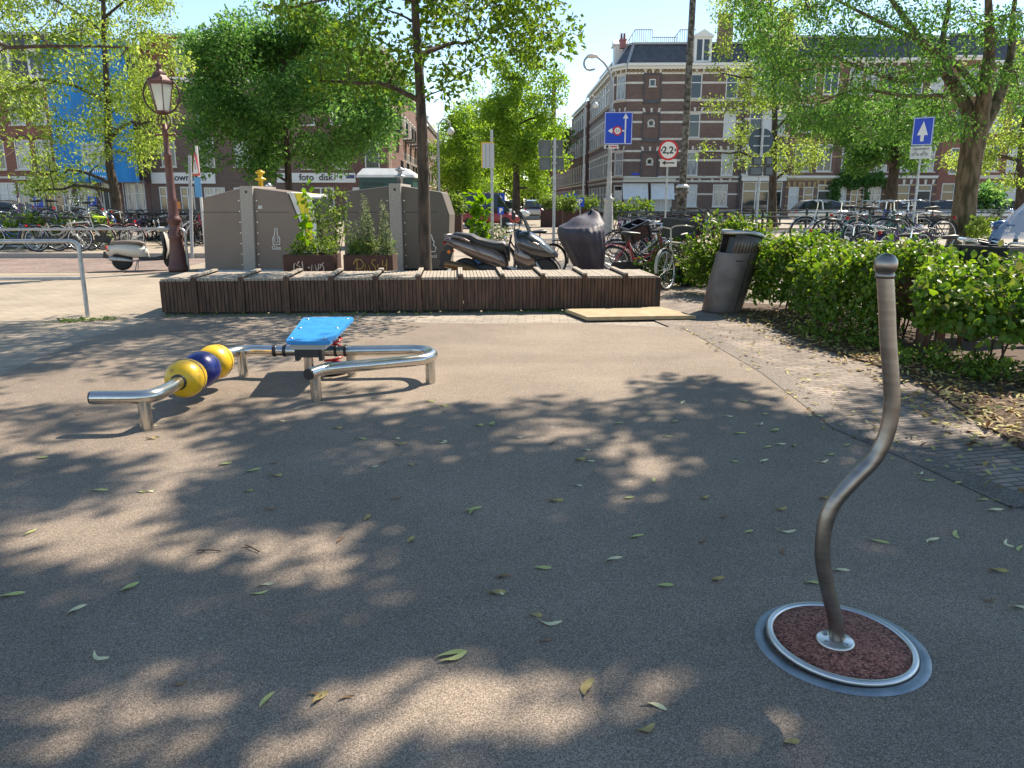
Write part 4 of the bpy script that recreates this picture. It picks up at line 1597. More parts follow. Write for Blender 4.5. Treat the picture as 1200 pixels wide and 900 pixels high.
# blind niche with round windows
mb = MB()
mb.M = seg_matrix(*segs[2])
for z in FL[:2]:
    mb.M = seg_matrix(*segs[2]) @ Matrix.Translation((kx(760.5), -.05, z + 1.2))
    mb.torus((0, 0, 0), .27, .07, 'y', 24, 8)
mb.build('round_window_surround', M['stone'], ch)
mb = MB()
mb.M = seg_matrix(*segs[2])
for z in FL:
    mb.box(kx(760.5) - .72, kx(760.5) + .72, -.12, -.003, z - .35, z - .12)
mb.build('ledge', M['slate'], ch)
mb = MB()
mb.M = seg_matrix(*segs[2])
mb.box(-.1, kx(791), -.5, -.003, 3.0, 3.32)
mb.box(-.1, kx(791), -.7, -.003, 3.32 + .003, 3.42)
mb.build('shop_fascia', M['grframe'], ch)
mb = MB()
mb.M = seg_matrix(*segs[2])
for x0, x1 in ((kx(730), kx(759.5)), (kx(763), kx(790))):
    mb.add([(x0, -.06, 2.9), (x1, -.06, 2.9), (x1, -.75, 1.55), (x0, -.75, 1.55), (x0, -.06, 2.86), (x1, -.06, 2.86), (x1, -.75, 1.51), (x0, -.75, 1.51)], [(0, 1, 2, 3), (7, 6, 5, 4), (0, 3, 7, 4), (1, 5, 6, 2), (3, 2, 6, 7)])
mb.build('awning', M['awn'], ch)
mb = MB()
mb.M = seg_matrix(*segs[2])
mb.box(kx(740), kx(749), -.06, -.035, 3.62, 3.78)
mb.build('street_sign', M['signblue'], ch)
mb = MB()
mb.M = seg_matrix(*segs[2])
for z in FL:
    for s in (-1, 1):
        mb.box(kx(760.5) + s * .74 - .04, kx(760.5) + s * .74 + .04, -.07, -.003, z - .1, z + 2.05)
    mb.box(kx(760.5) - .7, kx(760.5) + .7, -.07, -.003, z + 1.96, z + 2.05)
mb.build('niche_frame', M['slate'], ch)
# mansard
back = 9.0
pl0 = [rel(A), rel(B), rel(Cc), rel(D), (rel(D)[0], rel(D)[1] + back), (rel(B)[0] + 10, rel(A)[1])]
ins = [(rel(A)[0] + 1.1, rel(A)[1]), (rel(B)[0] + 1.1, rel(B)[1] + .7), (rel(Cc)[0] + .6, rel(Cc)[1] + 1.1), (rel(D)[0], rel(D)[1] + 1.1), (rel(D)[0], rel(D)[1] + back - .5), (rel(B)[0] + 9, rel(A)[1])]
mb = MB()
mb.loft([[(p[0], p[1], HC + .003) for p in pl0], [(p[0], p[1], HC + 1.75) for p in ins]], smooth=False)
rf = mb.build('roof', M['slate'], ch)
mb = MB()
for i in range(3):
    mb.bar((*ins[i], HC + 1.8), (*ins[i + 1], HC + 1.8), .3, .16)
    mb.bar((*pl0[i], HC + .05), (*ins[i], HC + 1.75), .22, .1)
mb.build('roof_trim', M['greypole'], rf)
mb = MB()
body = [rel(D), (rel(D)[0], rel(D)[1] + back), (rel(B)[0] + 10, rel(A)[1]), rel(A)]
for i in range(3):
    a_, b_ = body[i], body[i + 1]
    mb.add([(*a_, 0), (*b_, 0), (*b_, HC), (*a_, HC)], [(0, 1, 2, 3)])
# inner back so that windows look into rooms, not through the house
off_in = [(rel(A)[0] + .5, rel(A)[1]), (rel(B)[0] + .5, rel(B)[1] + .35), (rel(Cc)[0] + .25, rel(Cc)[1] + .5), (rel(D)[0], rel(D)[1] + .5)]
for i in range(3):
    mb.add([(*off_in[i], 0), (*off_in[i + 1], 0), (*off_in[i + 1], HC), (*off_in[i], HC)], [(0, 1, 2, 3)])
mb.build('side_wall', M['br_dark'], ch)
dormer(ch, kx(816), rel(D)[1] + .15, HC + .05, 1.5, 2.05)
d_ = dormer(ch, 0, 0, HC + .05, 1.4, 2.05)
d_.matrix_local = Matrix.Translation((rel(B)[0] + .2, rel(B)[1] + 3.2, 0)) @ Matrix.Rotation(-PI / 2, 4, 'Z')
# roof terrace railings
M['terrace'] = mat('terrace_rail', (0.3, 0.12, 0.12), 0.6)
mb = MB()
za = HC + 1.82
tp_ = [(kx(738), 1.6, za), (kx(744), 1.6, za + 1.25), (kx(762), 1.6, za + 1.25)]
for (x0, x1, h0, h1) in ((kx(733), kx(742), .15, 1.2), (kx(742), kx(762), 1.2, 1.2), (kx(762), kx(790), .6, .6), (kx(788), kx(794), .6, 1.2), (kx(794), kx(812), 1.2, 1.2)):
    for zz0, zz1 in ((0.05, .05), (h0, h1)):
        mb.bar((x0, 1.7, za + zz0), (x1, 1.7, za + zz1), .06, .06)
    k = int((x1 - x0) / .17)
    for i in range(k + 1):
        t = i / max(k, 1)
        x = x0 + (x1 - x0) * t
        mb.box(x - .02, x + .02, 1.69, 1.71, za, za + h0 + (h1 - h0) * t)
mb.build('roof_railing', M['terrace'], rf)
chimney(rf, kx(729), 2.2, HC + 1.6, .5, .6, 'terrace', 2)
chimney(rf, kx(842), .6, HC + .6, 1.2, 3.3, 'br_dark', 0)
mb = MB()
mb.M = seg_matrix(*segs[2])
mb.tube([(W3 - .1, -.1, 0), (W3 - .1, -.1, HC - .5)], .06, 8)
mb.build('downpipe', M['darkgrey'], ch)

# --- row to the right of it
y70 = 70.0
X = lambda px: (px - 600) * K70
up = [3.75, 7.0, 10.2]


def mk(px0, px1, y=y70):
    return (X(px0), y), (X(px1), y)


a_, b_ = mk(867.5, 921)
L_ = seglen(a_, b_)
t, W_ = simple_house('brick_house', 'dark banded brick house with wide white shop front beside the corner house', a_, b_, 13.0, rows([1.0, L_ / 2, L_ - 1.0], up, 1.1, 2.0) + [dict(x=L_ / 2, z=.15, w=L_ - .5, h=2.9, st='shop', pane='glass')], M['br_dark'], bands=[(z + q, .16) for z in up for q in (-.18, 1.22, 2.0)], roof='mansard', lint='stone')
mb = MB()
mb.box(.05, W_ - .05, -.28, -.003, 3.1, 3.5)
mb.box(.0, W_, -.4, -.003, 3.503, 3.6)
mb.build('shop_fascia', M['wframe'], t)
chimney(t, W_ - .7, 1.0, 13.4, 1.1, 3.4, 'br_dark', 2)
a_, b_ = mk(921.3, 978)
t, W_ = simple_house('brick_house', 'brown brick house with yellow brick bands and dark door between two windows', a_, b_, 13.2, rows([1.25, 3.2][:2], [3.9, 7.2, 10.3], 1.3, 2.3, 'two', pane='glass') + [dict(x=.75, z=.6, w=.9, h=2.0, st='sash'), dict(x=2.05, z=.6, w=.9, h=2.0, st='sash'), dict(x=3.45, z=.05, w=1.2, h=2.75, st='door')], M['br_brown'], bands=[(z, .13) for z in (.9, 1.7, 2.5, 5.1, 6.3, 8.4, 9.6, 11.5, 12.4)] + [(3.15, .12)], band_m='ystone', lint='ystone', roof='mansard')
cornice(t, [((0, 0), (W_, 0))], 3.55, .2, .25, name='string_course')
a_, b_ = mk(978.3, 1098)
Wd = seglen(a_, b_)
t, W_ = simple_house('brick_house', 'wide dark brick house with ivy over its ground floor', a_, b_, 13.2, rows([1.0, 2.45, 3.9, 5.7, 7.4][:3] + [6.2, 8.0], [3.9, 7.2, 10.3], 1.15, 2.2, 'sash') + [dict(x=.7, z=.6, w=.9, h=2.0, st='sash'), dict(x=2.1, z=.5, w=1.2, h=2.1, st='cross'), dict(x=3.6, z=.5, w=1.2, h=2.1, st='cross'), dict(x=6.1, z=.6, w=1.2, h=2.2, st='sash'), dict(x=8.0, z=.05, w=1.3, h=2.75, st='door')], M['br_purple'], bands=[(z, .13) for z in (1.0, 1.9, 2.7, 5.1, 6.3, 8.4, 9.6, 11.5)], band_m='ystone', lint='stone', roof='mansard')
cornice(t, [((0, 0), (W_, 0))], 3.55, .2, .25, name='string_course')
ivy = ellipsoid_clumps(40, (2.2, -.15, 3.3), (2.7, .2, .6), .45, 71, inner=0) + [(x, -.15, z, .4) for x in (-.1, .15, 5.0) for z in (.4, .9, 1.4, 1.9, 2.4, 2.9)] + [(2.85, -.15, z, .28) for z in (1.6, 2.2, 2.7)]
iv = link('ivy_plant', leaf_mesh('ivy_plant', [foliage([(c[0] + a_[0], c[1] + a_[1], c[2], c[3]) for c in ivy], 90, .22, .8, .9)], M['lf_dark']))
tag(iv, 'green ivy hanging over the ground floor windows of the wide brick house', 'ivy')
a_, b_ = mk(1098.3, 1142)
t, W_ = simple_house('brick_house', 'narrow red brick house with broad white ground floor window behind the big elm', a_, b_, 13.4, rows([1.65], [3.7, 7.0, 10.2], 1.5, 2.2, 'cross') + [dict(x=1.6, z=.6, w=2.2, h=2.3, st='cross')], M['br_red'], bands=[(.3, .25)], roof='mansard')
a_, b_ = mk(1142.3, 1260)
t, W_ = simple_house('brick_house', 'red brick house with pale shop window at the right edge of the photo', a_, b_, 13.0, rows([1.2, 3.2, 5.2, 7.2], [3.9, 7.2, 10.2], 1.25, 2.2) + [dict(x=2.4, z=.4, w=3.6, h=2.5, st='shop', pane='blind'), dict(x=6.2, z=.4, w=3.0, h=2.5, st='shop')], M['br_red'], bands=[(3.3, .3)], roof='mansard')

# --- the right side of the street going away from us
def street_pt(x0, y):
    return (x0 - .027 * (y - 71.4), y)


xr = 9.0
spec = [(91.2, 106, 12.2, M['br_purple'], 'narrow grey brown brick house next to the corner house along the street', 'gable'), (106.2, 128, 10.8, M['br_red'], 'low red brick building along the street beside the trees', 'flat'), (128.2, 160, 12.4, M['br_red'], 'long red brick building with dark porch far down the street', 'flat'), (160.2, 230, 12.0, M['br_brown'], 'farthest brick row on the right side of the street', 'flat')]
for y0, y1, H_, wm, lb, rfk in spec:
    a_, b_ = street_pt(xr, y1), street_pt(xr, y0)
    L_ = seglen(a_, b_)
    nn = int(L_ / 1.9)
    xs = [L_ * (i + .5) / nn for i in range(nn)]
    t, W_ = simple_house('brick_house', lb, a_, b_, H_, rows(xs, [3.5, 6.6] + ([9.6] if H_ > 11.5 else []), 1.0, 2.0) + rows(xs, [.6], 1.1, 2.1), wm, bands=[(3.1, .2), (H_ - 1.1, .2)], roof=rfk, roof_m='slate', depth=10, reveal=.075)
    chimney(t, 1.2, 2.5, H_, .9, 1.7, 'br_dark', 2)
    chimney(t, W_ - 1.2, 2.5, H_, .9, 1.5, 'br_dark', 2)
mb = MB()
a_ = street_pt(xr, 140)
pc = thing('porch', 'dark flat porch roof over the doorway of the long red building', 'porch', (a_[0], a_[1], 0))
mb.box(-2.3, 0, -2, 2, 3.0, 3.7)
mb.build('roof', M['darkgrey'], pc)
for yy in (-1.9, 1.9):
    mb = MB()
    mb.box(-2.2, -2.0, yy - .1, yy + .1, 0, 3.0)
    mb.build('post', M['red'], pc)
# church tower far off
tw = thing('church_tower', 'small pointed brick tower showing above the far roofs', 'tower', (at(649, 120, 190).x, 190, 0))
mb = MB()
mb.box(-.5, .5, -.5, .5, 0, 27)
mb.loft([[(-.65, -.65, 27), (.65, -.65, 27), (.65, .65, 27), (-.65, .65, 27)], [(-.4, -.4, 28), (.4, -.4, 28), (.4, .4, 28), (-.4, .4, 28)], [(-.1, -.1, 30), (.1, -.1, 30), (.1, .1, 30), (-.1, .1, 30)]], smooth=False)
mb.build('tower_wall', M['br_purple'], tw)

# --- left side of the street
xl = -9.3
spl = [(60.2, 72, 10.4, M['br_brown'], 'pink brown brick house with balconies at the near left of the street'), (72.2, 84, 10.9, M['br_brown'], 'second brick house along the left of the street with hanging plants'), (84.2, 97, 10.2, M['br_red'], 'third brick house along the left of the street with grey bay'), (97.2, 118, 10.8, M['br_brown'], 'fourth brick house far along the left of the street'), (118.2, 170, 10.2, M['br_red'], 'farthest brick row along the left of the street')]
for y0, y1, H_, wm, lb in spl:
    a_, b_ = (xl - .03 * (y0 - 60), y0), (xl - .03 * (y1 - 60), y1)
    L_ = seglen(a_, b_)
    nn = int(L_ / 2.0)
    xs = [L_ * (i + .5) / nn for i in range(nn)]
    t, W_ = simple_house('brick_house', lb, a_, b_, H_, rows(xs, [3.5, 6.7], 1.05, 2.1) + rows(xs, [.6], 1.1, 2.1), wm, bands=[(3.1, .2)], roof='gable', roof_m='slate', rh=2.0, depth=10, reveal=.075)
    for q in range(2):
        dormer(t, W_ * (.28 + .45 * q), .8, H_ - .1, 1.3, 1.9, gable=True)
    if y0 < 90:
        for q in range(3):
            x0 = xs[min(len(xs) - 1, q * 2)]
            for zz in (3.4, 6.6):
                mb = MB()
                mb.box(x0 - .9, x0 + .9, -.9, -.003, zz - .12, zz)
                for i in range(13):
                    xx = x0 - .9 + i * .15
                    mb.box(xx - .012, xx + .012, -.9, -.875, zz, zz + .95)
                mb.box(x0 - .9, x0 + .9, -.91, -.87, zz + .95, zz + 1.0)
                mb.build('balcony', M['black'], t)

# --- houses facing the square at the left
K60 = 58.0 / 900
XL = lambda px: (px - 600) * K60
YL = 60.0
xs = [XL(q) for q in (185, 230, 270)]
a_, b_ = (XL(-140), YL), (XL(83), YL)
L_ = seglen(a_, b_)
kxl = lambda px: XL(px) - a_[0]
ar = []
for px in (-120, -75, -30, 1, 31, 55, 76):
    ar += [dict(x=kxl(px), z=z, w=1.15, h=2.15, st='sash', pane='curtain' if i % 2 else None) for i, z in enumerate((3.7, 6.9))]
ar += [dict(x=kxl(q), z=.35, w=w_, h=2.4, st=s_) for q, w_, s_ in ((-110, 2.0, 'shop'), (-60, 2.0, 'shop'), (6, 1.4, 'cross'), (35, 2.0, 'cross'), (61, 1.6, 'cross'), (78, .9, 'sash'))]
t, W_ = simple_house('brick_house', 'brown red brick house with white arched windows and dark roof at the far left', a_, b_, 9.9, ar, M['br_red'], roof='mansard', rh=3.4, bands=[(3.05, .16)], cor=True)
for px in (-60, 20, 60):
    dormer(t, kxl(px), .1, 10.2, 1.3, 2.0)
mb = MB()
for px in (1, 31, 55, 76):
    for z in (3.7, 6.9):
        pts = [(kxl(px) - .68 + 1.36 * i / 8, -.04, z + 2.16 + .26 * math.sin(PI * i / 8)) for i in range(9)]
        mb.tube(pts, .075, 6, smooth=False)
mb.build('arch', M['br_purple'], t)
mb = MB()
x0, x1 = kxl(46), kxl(68)
mb.box(x0, x1, -.9, -.003, 3.42, 3.55)
n = 16
for i in range(n + 1):
    xx = x0 + (x1 - x0) * i / n
    mb.box(xx - .012, xx + .012, -.9, -.87, 3.55, 4.5)
mb.box(x0, x1, -.91, -.86, 4.5, 4.56)
mb.build('balcony', M['black'], t)
mb = MB()
mb.box(kxl(19), kxl(45), -.5, -.003, 2.95, 3.2)
mb.build('canopy', M['grframe'], t)

for i_, (p0, p1, wm_, lb_) in enumerate(((-330, -140.5, 'br_brown', 'wide brown brick house beyond the left edge of the square'), (-560, -330.5, 'br_dark', 'dark brick house farthest to the left of the square'))):
    a_, b_ = (XL(p0), YL), (XL(p1), YL)
    L_ = seglen(a_, b_)
    nn_ = int(L_ / 2.1)
    xs_ = [L_ * (q + .5) / nn_ for q in range(nn_)]
    simple_house('brick_house', lb_, a_, b_, 10.6, rows(xs_, [3.7, 6.9], 1.1, 2.1) + rows(xs_[::2], [.4], 1.4, 2.3, 'cross'), M[wm_], roof='mansard', bands=[(3.05, .16)])
# house behind scaffold
a_, b_ = (XL(83.5), YL), (XL(174), YL)
L_ = seglen(a_, b_)
t, W_ = simple_house('brick_house', 'brick house wrapped in scaffolding with blue netting', a_, b_, 12.5, rows([1, 2.6, 4.2], [3.6, 6.9, 10.0], 1.1, 2.1) + [dict(x=1.0, z=.4, w=1.4, h=2.3, st='cross'), dict(x=2.8, z=.05, w=1.2, h=2.7, st='door'), dict(x=4.7, z=.4, w=1.5, h=2.3, st='cross')], M['br_purple'], roof='flat')
M['net'] = mat('blue_net', (0.012, 0.17, 0.46), 0.7, 0, (0.02, 0.23, 0.56), 1.6, bump=0.3, bscale=6, stretch=(1, 1, .3))
M['net2'] = mat('brighter_blue_net', (0.02, 0.27, 0.62), 0.7, 0, (0.03, 0.32, 0.68), 1.6)
sc_ = thing('scaffold', 'tall scaffold with bright blue debris netting on the front of the brick house', 'scaffold', (a_[0], a_[1], 0))
mb = MB()
for i in range(6):
    xx = .15 + i * (L_ - .3) / 5
    for yy in (-1.5, -.5):
        mb.tube([(xx, yy, 0), (xx, yy, 12.6)], .03, 6)
for z in (2.75, 5.0, 7.2, 9.4, 11.6):
    for yy in (-1.5, -.5):
        mb.tube([(0, yy, z), (L_, yy, z)], .03, 6)
mb.bar((.2, -1.5, .1), (1.4, -1.5, 2.6), .05, .05)
mb.bar((3.4, -1.5, .1), (2.3, -1.5, 2.6), .05, .05)
mb.build('pole', M['galv'], sc_)
mb = MB()
for z in (2.8, 5.05, 7.25, 9.45):
    mb.box(0, L_, -1.45, -.55, z, z + .06)
mb.build('platform', M['alu'], sc_)
mb = MB()
rgn = random.Random(3)


def net_sheet(x0, x1, y, z0, z1, mb):
    nx, nz = 26, 20
    vs = []
    for j in range(nz + 1):
        for i in range(nx + 1):
            x = x0 + (x1 - x0) * i / nx
            z = z0 + (z1 - z0) * j / nz
            vs.append((x, y - .05 * math.sin(x * 5 + z * .6) - .06 * math.sin(z * 1.45 + x), z))
    fs = [(j * (nx + 1) + i, j * (nx + 1) + i + 1, (j + 1) * (nx + 1) + i + 1, (j + 1) * (nx + 1) + i) for j in range(nz) for i in range(nx)]
    mb.add(vs, fs, True)


net_sheet(-.05, L_ - 2.0, -1.62, 2.75, 12.6, mb)
mb.build('netting', M['net'], sc_)
mb = MB()
net_sheet(L_ - 2.0, L_ + .05, -1.60, 2.75, 12.6, mb)
mb.build('netting', M['net'], sc_)
mb = MB()
mb.box(XL(114) - a_[0], XL(144) - a_[0], -1.86, -1.82, 2.95, 5.6)
bn_ = mb.build('banner', M['net2'], sc_)
mb = MB()
mb.box(XL(115) - a_[0], XL(143) - a_[0], -1.875, -1.862, 3.95, 5.5)
mb.build('banner_panel', mat('banner_grey', (0.42, 0.47, 0.52), 0.7, 0, (0.3, 0.36, 0.42), 1.5), bn_)
mb = MB()
rgt = random.Random(8)
for row_, zz, hh in ((0, 3.42, .34), (1, 3.08, .16)):
    xx = XL(116) - a_[0]
    while xx < XL(142) - a_[0]:
        wv = rgt.uniform(.06, .14)
        mb.box(xx, xx + wv * .5, -1.875, -1.862, zz, zz + hh * rgt.uniform(.6, 1))
        mb.box(xx, xx + wv, -1.878, -1.863, zz + hh * .3, zz + hh * .45)
        xx += wv + .06
mb.build('banner_print', M['whiteb'], bn_)

# text helper
def text_mesh(s, size, m, name='lettering', ext=0.01, bold=0.0):
    cu = bpy.data.curves.new(name, 'FONT')
    cu.body = s
    cu.size = size
    cu.extrude = ext
    cu.offset = bold
    cu.align_x = 'CENTER'
    cu.align_y = 'CENTER'
    o = bpy.data.objects.new(name, cu)
    me = bpy.data.meshes.new_from_object(o)
    bpy.data.objects.remove(o)
    bpy.data.curves.remove(cu)
    me.name = name
    me.materials.clear()
    me.materials.append(m)
    return me


M['ink'] = mat('dark_lettering', (0.03, 0.035, 0.04), 0.5)
a_, b_ = (XL(174.4), YL), (XL(306), YL)
L_ = seglen(a_, b_)
kk = lambda px: XL(px) - a_[0]
g = [dict(x=kk(q), z=z, w=1.1, h=2.1, st='sash') for q in (200, 245, 285) for z in (3.9, 7.1)]
g += [dict(x=kk(193), z=.3, w=1.05, h=2.15, st='cross'), dict(x=kk(218), z=.3, w=1.05, h=2.15, st='cross'), dict(x=kk(250), z=.3, w=1.6, h=2.1, st='shop'), dict(x=kk(285), z=.3, w=1.6, h=2.1, st='shop')]
t, W_ = simple_house('brick_house', 'dark brown brick house with white showroom sign and red tiled roof', a_, b_, 10.2, g, M['br_dark'], roof='mansard', roof_m='rtile', rh=3.0)
dormer(t, kk(229), .1, 10.5, 1.5, 1.8)
mb = MB()
mb.box(kk(178.5), kk(253), -.16, -.003, 2.68, 3.48)
sg = mb.build('shop_sign', M['wframe'], t)
lt = link('lettering', text_mesh('Showroom', .68, M['ink'], bold=.012), sg)
lt.matrix_local = Matrix.Translation((kk(219), -.175, 3.1)) @ Matrix.Rotation(PI / 2, 4, 'X')
mb = MB()
mb.box(kk(196), kk(209), -.05, -.003, .45, 1.35)
mb.build('poster', M['orange'], t)
a_, b_ = (XL(306.3), YL), (XL(455), YL)
L_ = seglen(a_, b_)
g = [dict(x=kk(q), z=z, w=1.1, h=2.1, st='sash', pane='glass') for q in (325, 364, 398, 435) for z in (3.75, 6.9, 10.0)]
g = []
kk = lambda px: XL(px) - a_[0]
g = [dict(x=kk(q), z=z, w=1.1, h=2.0, st='sash', pane='glass') for q in (325, 364, 399, 437) for z in (3.75, 6.9)]
g += [dict(x=kk(q), z=.3, w=2.0, h=2.1, st='shop') for q in (330, 375)] + [dict(x=kk(425), z=.3, w=1.6, h=2.1, st='shop')]
t, W_ = simple_house('brick_house', 'red brown brick house with white foto shop sign behind the dense tree', a_, b_, 12.4, g, M['br_purple'], roof='flat', cor=True)
chimney(t, kk(405), 1, 12.4, 1.6, 1.6, 'br_dark', 2)
mb = MB()
mb.box(kk(325), kk(417), -.16, -.003, 2.75, 3.45)
sg = mb.build('shop_sign', M['wframe'], t)
lt = link('lettering', text_mesh('foto  disk', .66, M['ink'], bold=.012), sg)
lt.matrix_local = Matrix.Translation((kk(371), -.175, 3.12)) @ Matrix.Rotation(PI / 2, 4, 'X')
mb = MB()
mb.box(kk(406), kk(416), -.18, -.163, 3.05, 3.3)
mb.build('emblem', M['cobalt'], sg)
# small sign with symbol between the two shops
# ------------------------------------------------------------------ bicycles
def paint(name, c, r=.3):
    return mat(name, c, r, 0.0, coat=.3)


PAINT = {'black': M['black'], 'red': paint('bike_red', (.32, .012, .03)), 'blue': paint('bike_blue', (.02, .06, .25)), 'purple': paint('bike_purple', (.12, .05, .2)), 'beige': paint('bike_beige', (.42, .38, .3)), 'grey': paint('bike_grey', (.2, .2, .21)), 'white': paint('bike_white', (.62, .62, .6)), 'green': paint('bike_green', (.03, .13, .06)), 'silver': M['alu'], 'orange': paint('bike_orange', (.6, .16, .02)), 'lime': paint('lime_cover', (.5, .75, .02), .5)}
WB, WR = 1.10, .345


def wheel_meshes():
    mb = MB()
    mb.torus((0, 0, 0), WR - .018, .019, 'y', 40, 8)
    tyre = mb.mesh('tyre', M['rubber'])
    mb = MB()
    mb.torus((0, 0, 0), WR - .045, .011, 'y', 40, 6)
    for k in range(18):
        t = 2 * PI * k / 18
        s = .02 if k % 2 else -.02
        mb.tube([(.02 * math.cos(t + .5), s, .02 * math.sin(t + .5)), ((WR - .05) * math.cos(t), 0, (WR - .05) * math.sin(t))], .0022, 4, caps=False)
    mb.tube([(0, -.04, 0), (0, .04, 0)], .022, 8)
    rim = mb.mesh('rim', M['alu'])
    return tyre, rim


_tyre, _rim = wheel_meshes()


def frame_mesh(style='oma'):
    mb = MB()
    bbk = (-.12, 0, .29)
    rax, fax = (-WB / 2, 0, WR), (WB / 2, 0, WR)
    seat = (-.27, 0, .78)
    hd, hu = (.36, 0, .66), (.315, 0, .86)
    mb.tube([bbk, seat], .016, 8)
    if style == 'oma':
        mb.tube(spline([bbk, (.1, 0, .38), (.27, 0, .55), hd], 5), .018, 8)
        mb.tube(spline([(-.17, 0, .45), (.05, 0, .48), (.24, 0, .62), (.34, 0, .76)], 5), .015, 8)
    else:
        mb.tube([bbk, hd], .018, 8)
        mb.tube([(-.255, 0, .75), (.33, 0, .80)], .016, 8)
    mb.tube([hd, hu], .02, 8)
    for s in (-.055, .055):
        mb.tube([(seat[0], s * .3, .74), (rax[0], s, rax[2])], .009, 6)
        mb.tube([(bbk[0], s * .6, bbk[2]), (rax[0], s, rax[2])], .01, 6)
        mb.tube(spline([(hd[0], s * .9, hd[2]), (.42, s, .5), fax[:1] + (s,) + fax[2:]], 4), .011, 6)
    return mb.mesh('frame', M['black'])


_frames = {k: frame_mesh(k) for k in ('oma', 'men')}


def _mk(fn, name, m):
    mb = MB()
    fn(mb)
    return mb.mesh(name, m)


def _saddle(mb):
    mb.loft([ring(0, .90, .03, .03, x=-.06, n=12), ring(0, .905, .07, .05, x=-.12, n=12), ring(0, .91, .15, .07, x=-.24, n=12), ring(0, .915, .2, .08, x=-.34, n=12), ring(0, .915, .12, .06, x=-.4, n=12)])
    mb.tube([(-.27, 0, .76), (-.285, 0, .88)], .013, 8)


def _bar(mb):
    for s in (-1, 1):
        mb.tube(spline([(.31, 0, 1.02), (.36, s * .12, 1.06), (.27, s * .27, 1.05), (.08, s * .3, 1.02)], 5), .012, 6)
    mb.tube([(.315, 0, .84), (.30, 0, 1.03)], .013, 8)


def _grips(mb):
    for s in (-1, 1):
        mb.tube([(.16, s * .29, 1.04), (.06, s * .3, 1.02)], .017, 8)


def _guard(x0, a0, a1):
    def fn(mb):
        pts = []
        for i in range(17):
            t = a0 + (a1 - a0) * i / 16
            pts.append((t,))
        vs = []
        for (t,) in pts:
            for y in (-.028, 0, .028):
                r_ = WR + .02 + (.008 if y == 0 else 0)
                vs.append((x0 + r_ * math.cos(t), y, WR + r_ * math.sin(t)))
        fs = [(i * 3 + k, i * 3 + k + 1, i * 3 + k + 4, i * 3 + k + 3) for i in range(16) for k in range(2)]
        mb.add(vs, fs, True)
    return fn


def _chain(mb):
    mb.loft([[(x, y, z) for x, z in ((-.58, .33), (-.55, .40), (-.12, .41), (.0, .36), (.02, .29), (-.04, .2), (-.12, .18), (-.55, .28))] for y in (-.07, -.045)], smooth=False)
    mb.tube([(-.12, -.12, .29), (-.12, .12, .29)], .012, 6)
    mb.tube([(-.12, -.12, .29), (-.03, -.12, .16)], .01, 6)
    mb.tube([(-.12, .12, .29), (-.21, .12, .42)], .01, 6)
    mb.box(-.08, .02, -.2, -.12, .15, .17)
    mb.box(-.26, -.16, .12, .2, .41, .43)


def _rack(mb):
    for s in (-.06, 0, .06):
        mb.tube([(-.28, s, .74), (-.78, s, .735)], .006, 6)
    mb.tube([(-.78, -.06, .735), (-.78, .06, .735)], .006, 6)
    for s in (-.07, .07):
        mb.tube([(-.72, s, .735), (-.55, s, .35)], .006, 6)


def _light(mb):
    mb.lathe([(.0001, 0), (.03, .01), (.035, .05), (.0001, .055)], 12, c=(.44, 0, .78))


_bm = {k: _mk(f, k, m) for k, f, m in (('saddle', _saddle, M['plastic']), ('handlebar', _bar, M['chrome']), ('grip', _grips, M['plastic']), ('front_mudguard', _guard(WB / 2, R(-5), R(150)), M['black']), ('rear_mudguard', _guard(-WB / 2, R(20), R(190)), M['black']), ('chain_case', _chain, M['plastic']), ('luggage_rack', _rack, M['black']), ('headlight', _light, M['chrome']))}


def _tail(mb):
    mb.box(-.81, -.785, -.045, .045, .68, .74)


_bm['tail_light'] = _mk(_tail, 'tail_light', M['redlens'])


def recolour(o, m):
    o.material_slots[0].link = 'OBJECT'
    o.material_slots[0].material = m


def bicycle(label, x, y, rz, col='black', style='oma', guard=None, rack=True, lean=0.0, z=0.0, steer=0.0, pitch=0.0, saddle=None, group=None, bar=None, sc=1.0):
    t = thing('bicycle', label, 'bicycle', (x, y, z), 0, group)
    t.rotation_euler = (lean, pitch, rz)
    t.scale = (sc, sc, sc)
    fr = link('frame', _frames[style], t)
    recolour(fr, PAINT[col])
    for nm, xx in (('rear_wheel', -WB / 2), ('front_wheel', WB / 2)):
        wn = link('wheel', _tyre, t)
        wn.location = (xx, 0, WR)
        if nm == 'front_wheel' and steer:
            wn.rotation_euler = (0, 0, steer)
        link('rim', _rim, wn)
    for k in ('saddle', 'handlebar', 'grip', 'front_mudguard', 'rear_mudguard', 'chain_case', 'headlight', 'tail_light') + (('luggage_rack',) if rack else ()):
        q = link(k.split('_')[-1] if 'mudguard' in k else k, _bm[k], t)
        if 'mudguard' in k:
            recolour(q, PAINT[guard or col])
        if k == 'saddle' and saddle:
            recolour(q, PAINT[saddle])
        if k == 'handlebar' and bar:
            recolour(q, PAINT[bar])
    return t


def face(a, b):
    return math.atan2(b[1] - a[1], b[0] - a[0])


GB = 'bicycles in the rack at the left'
# left rack
Yk = 22.0
def LX(px, Y, row=295):
    return at(px, row, Y).x


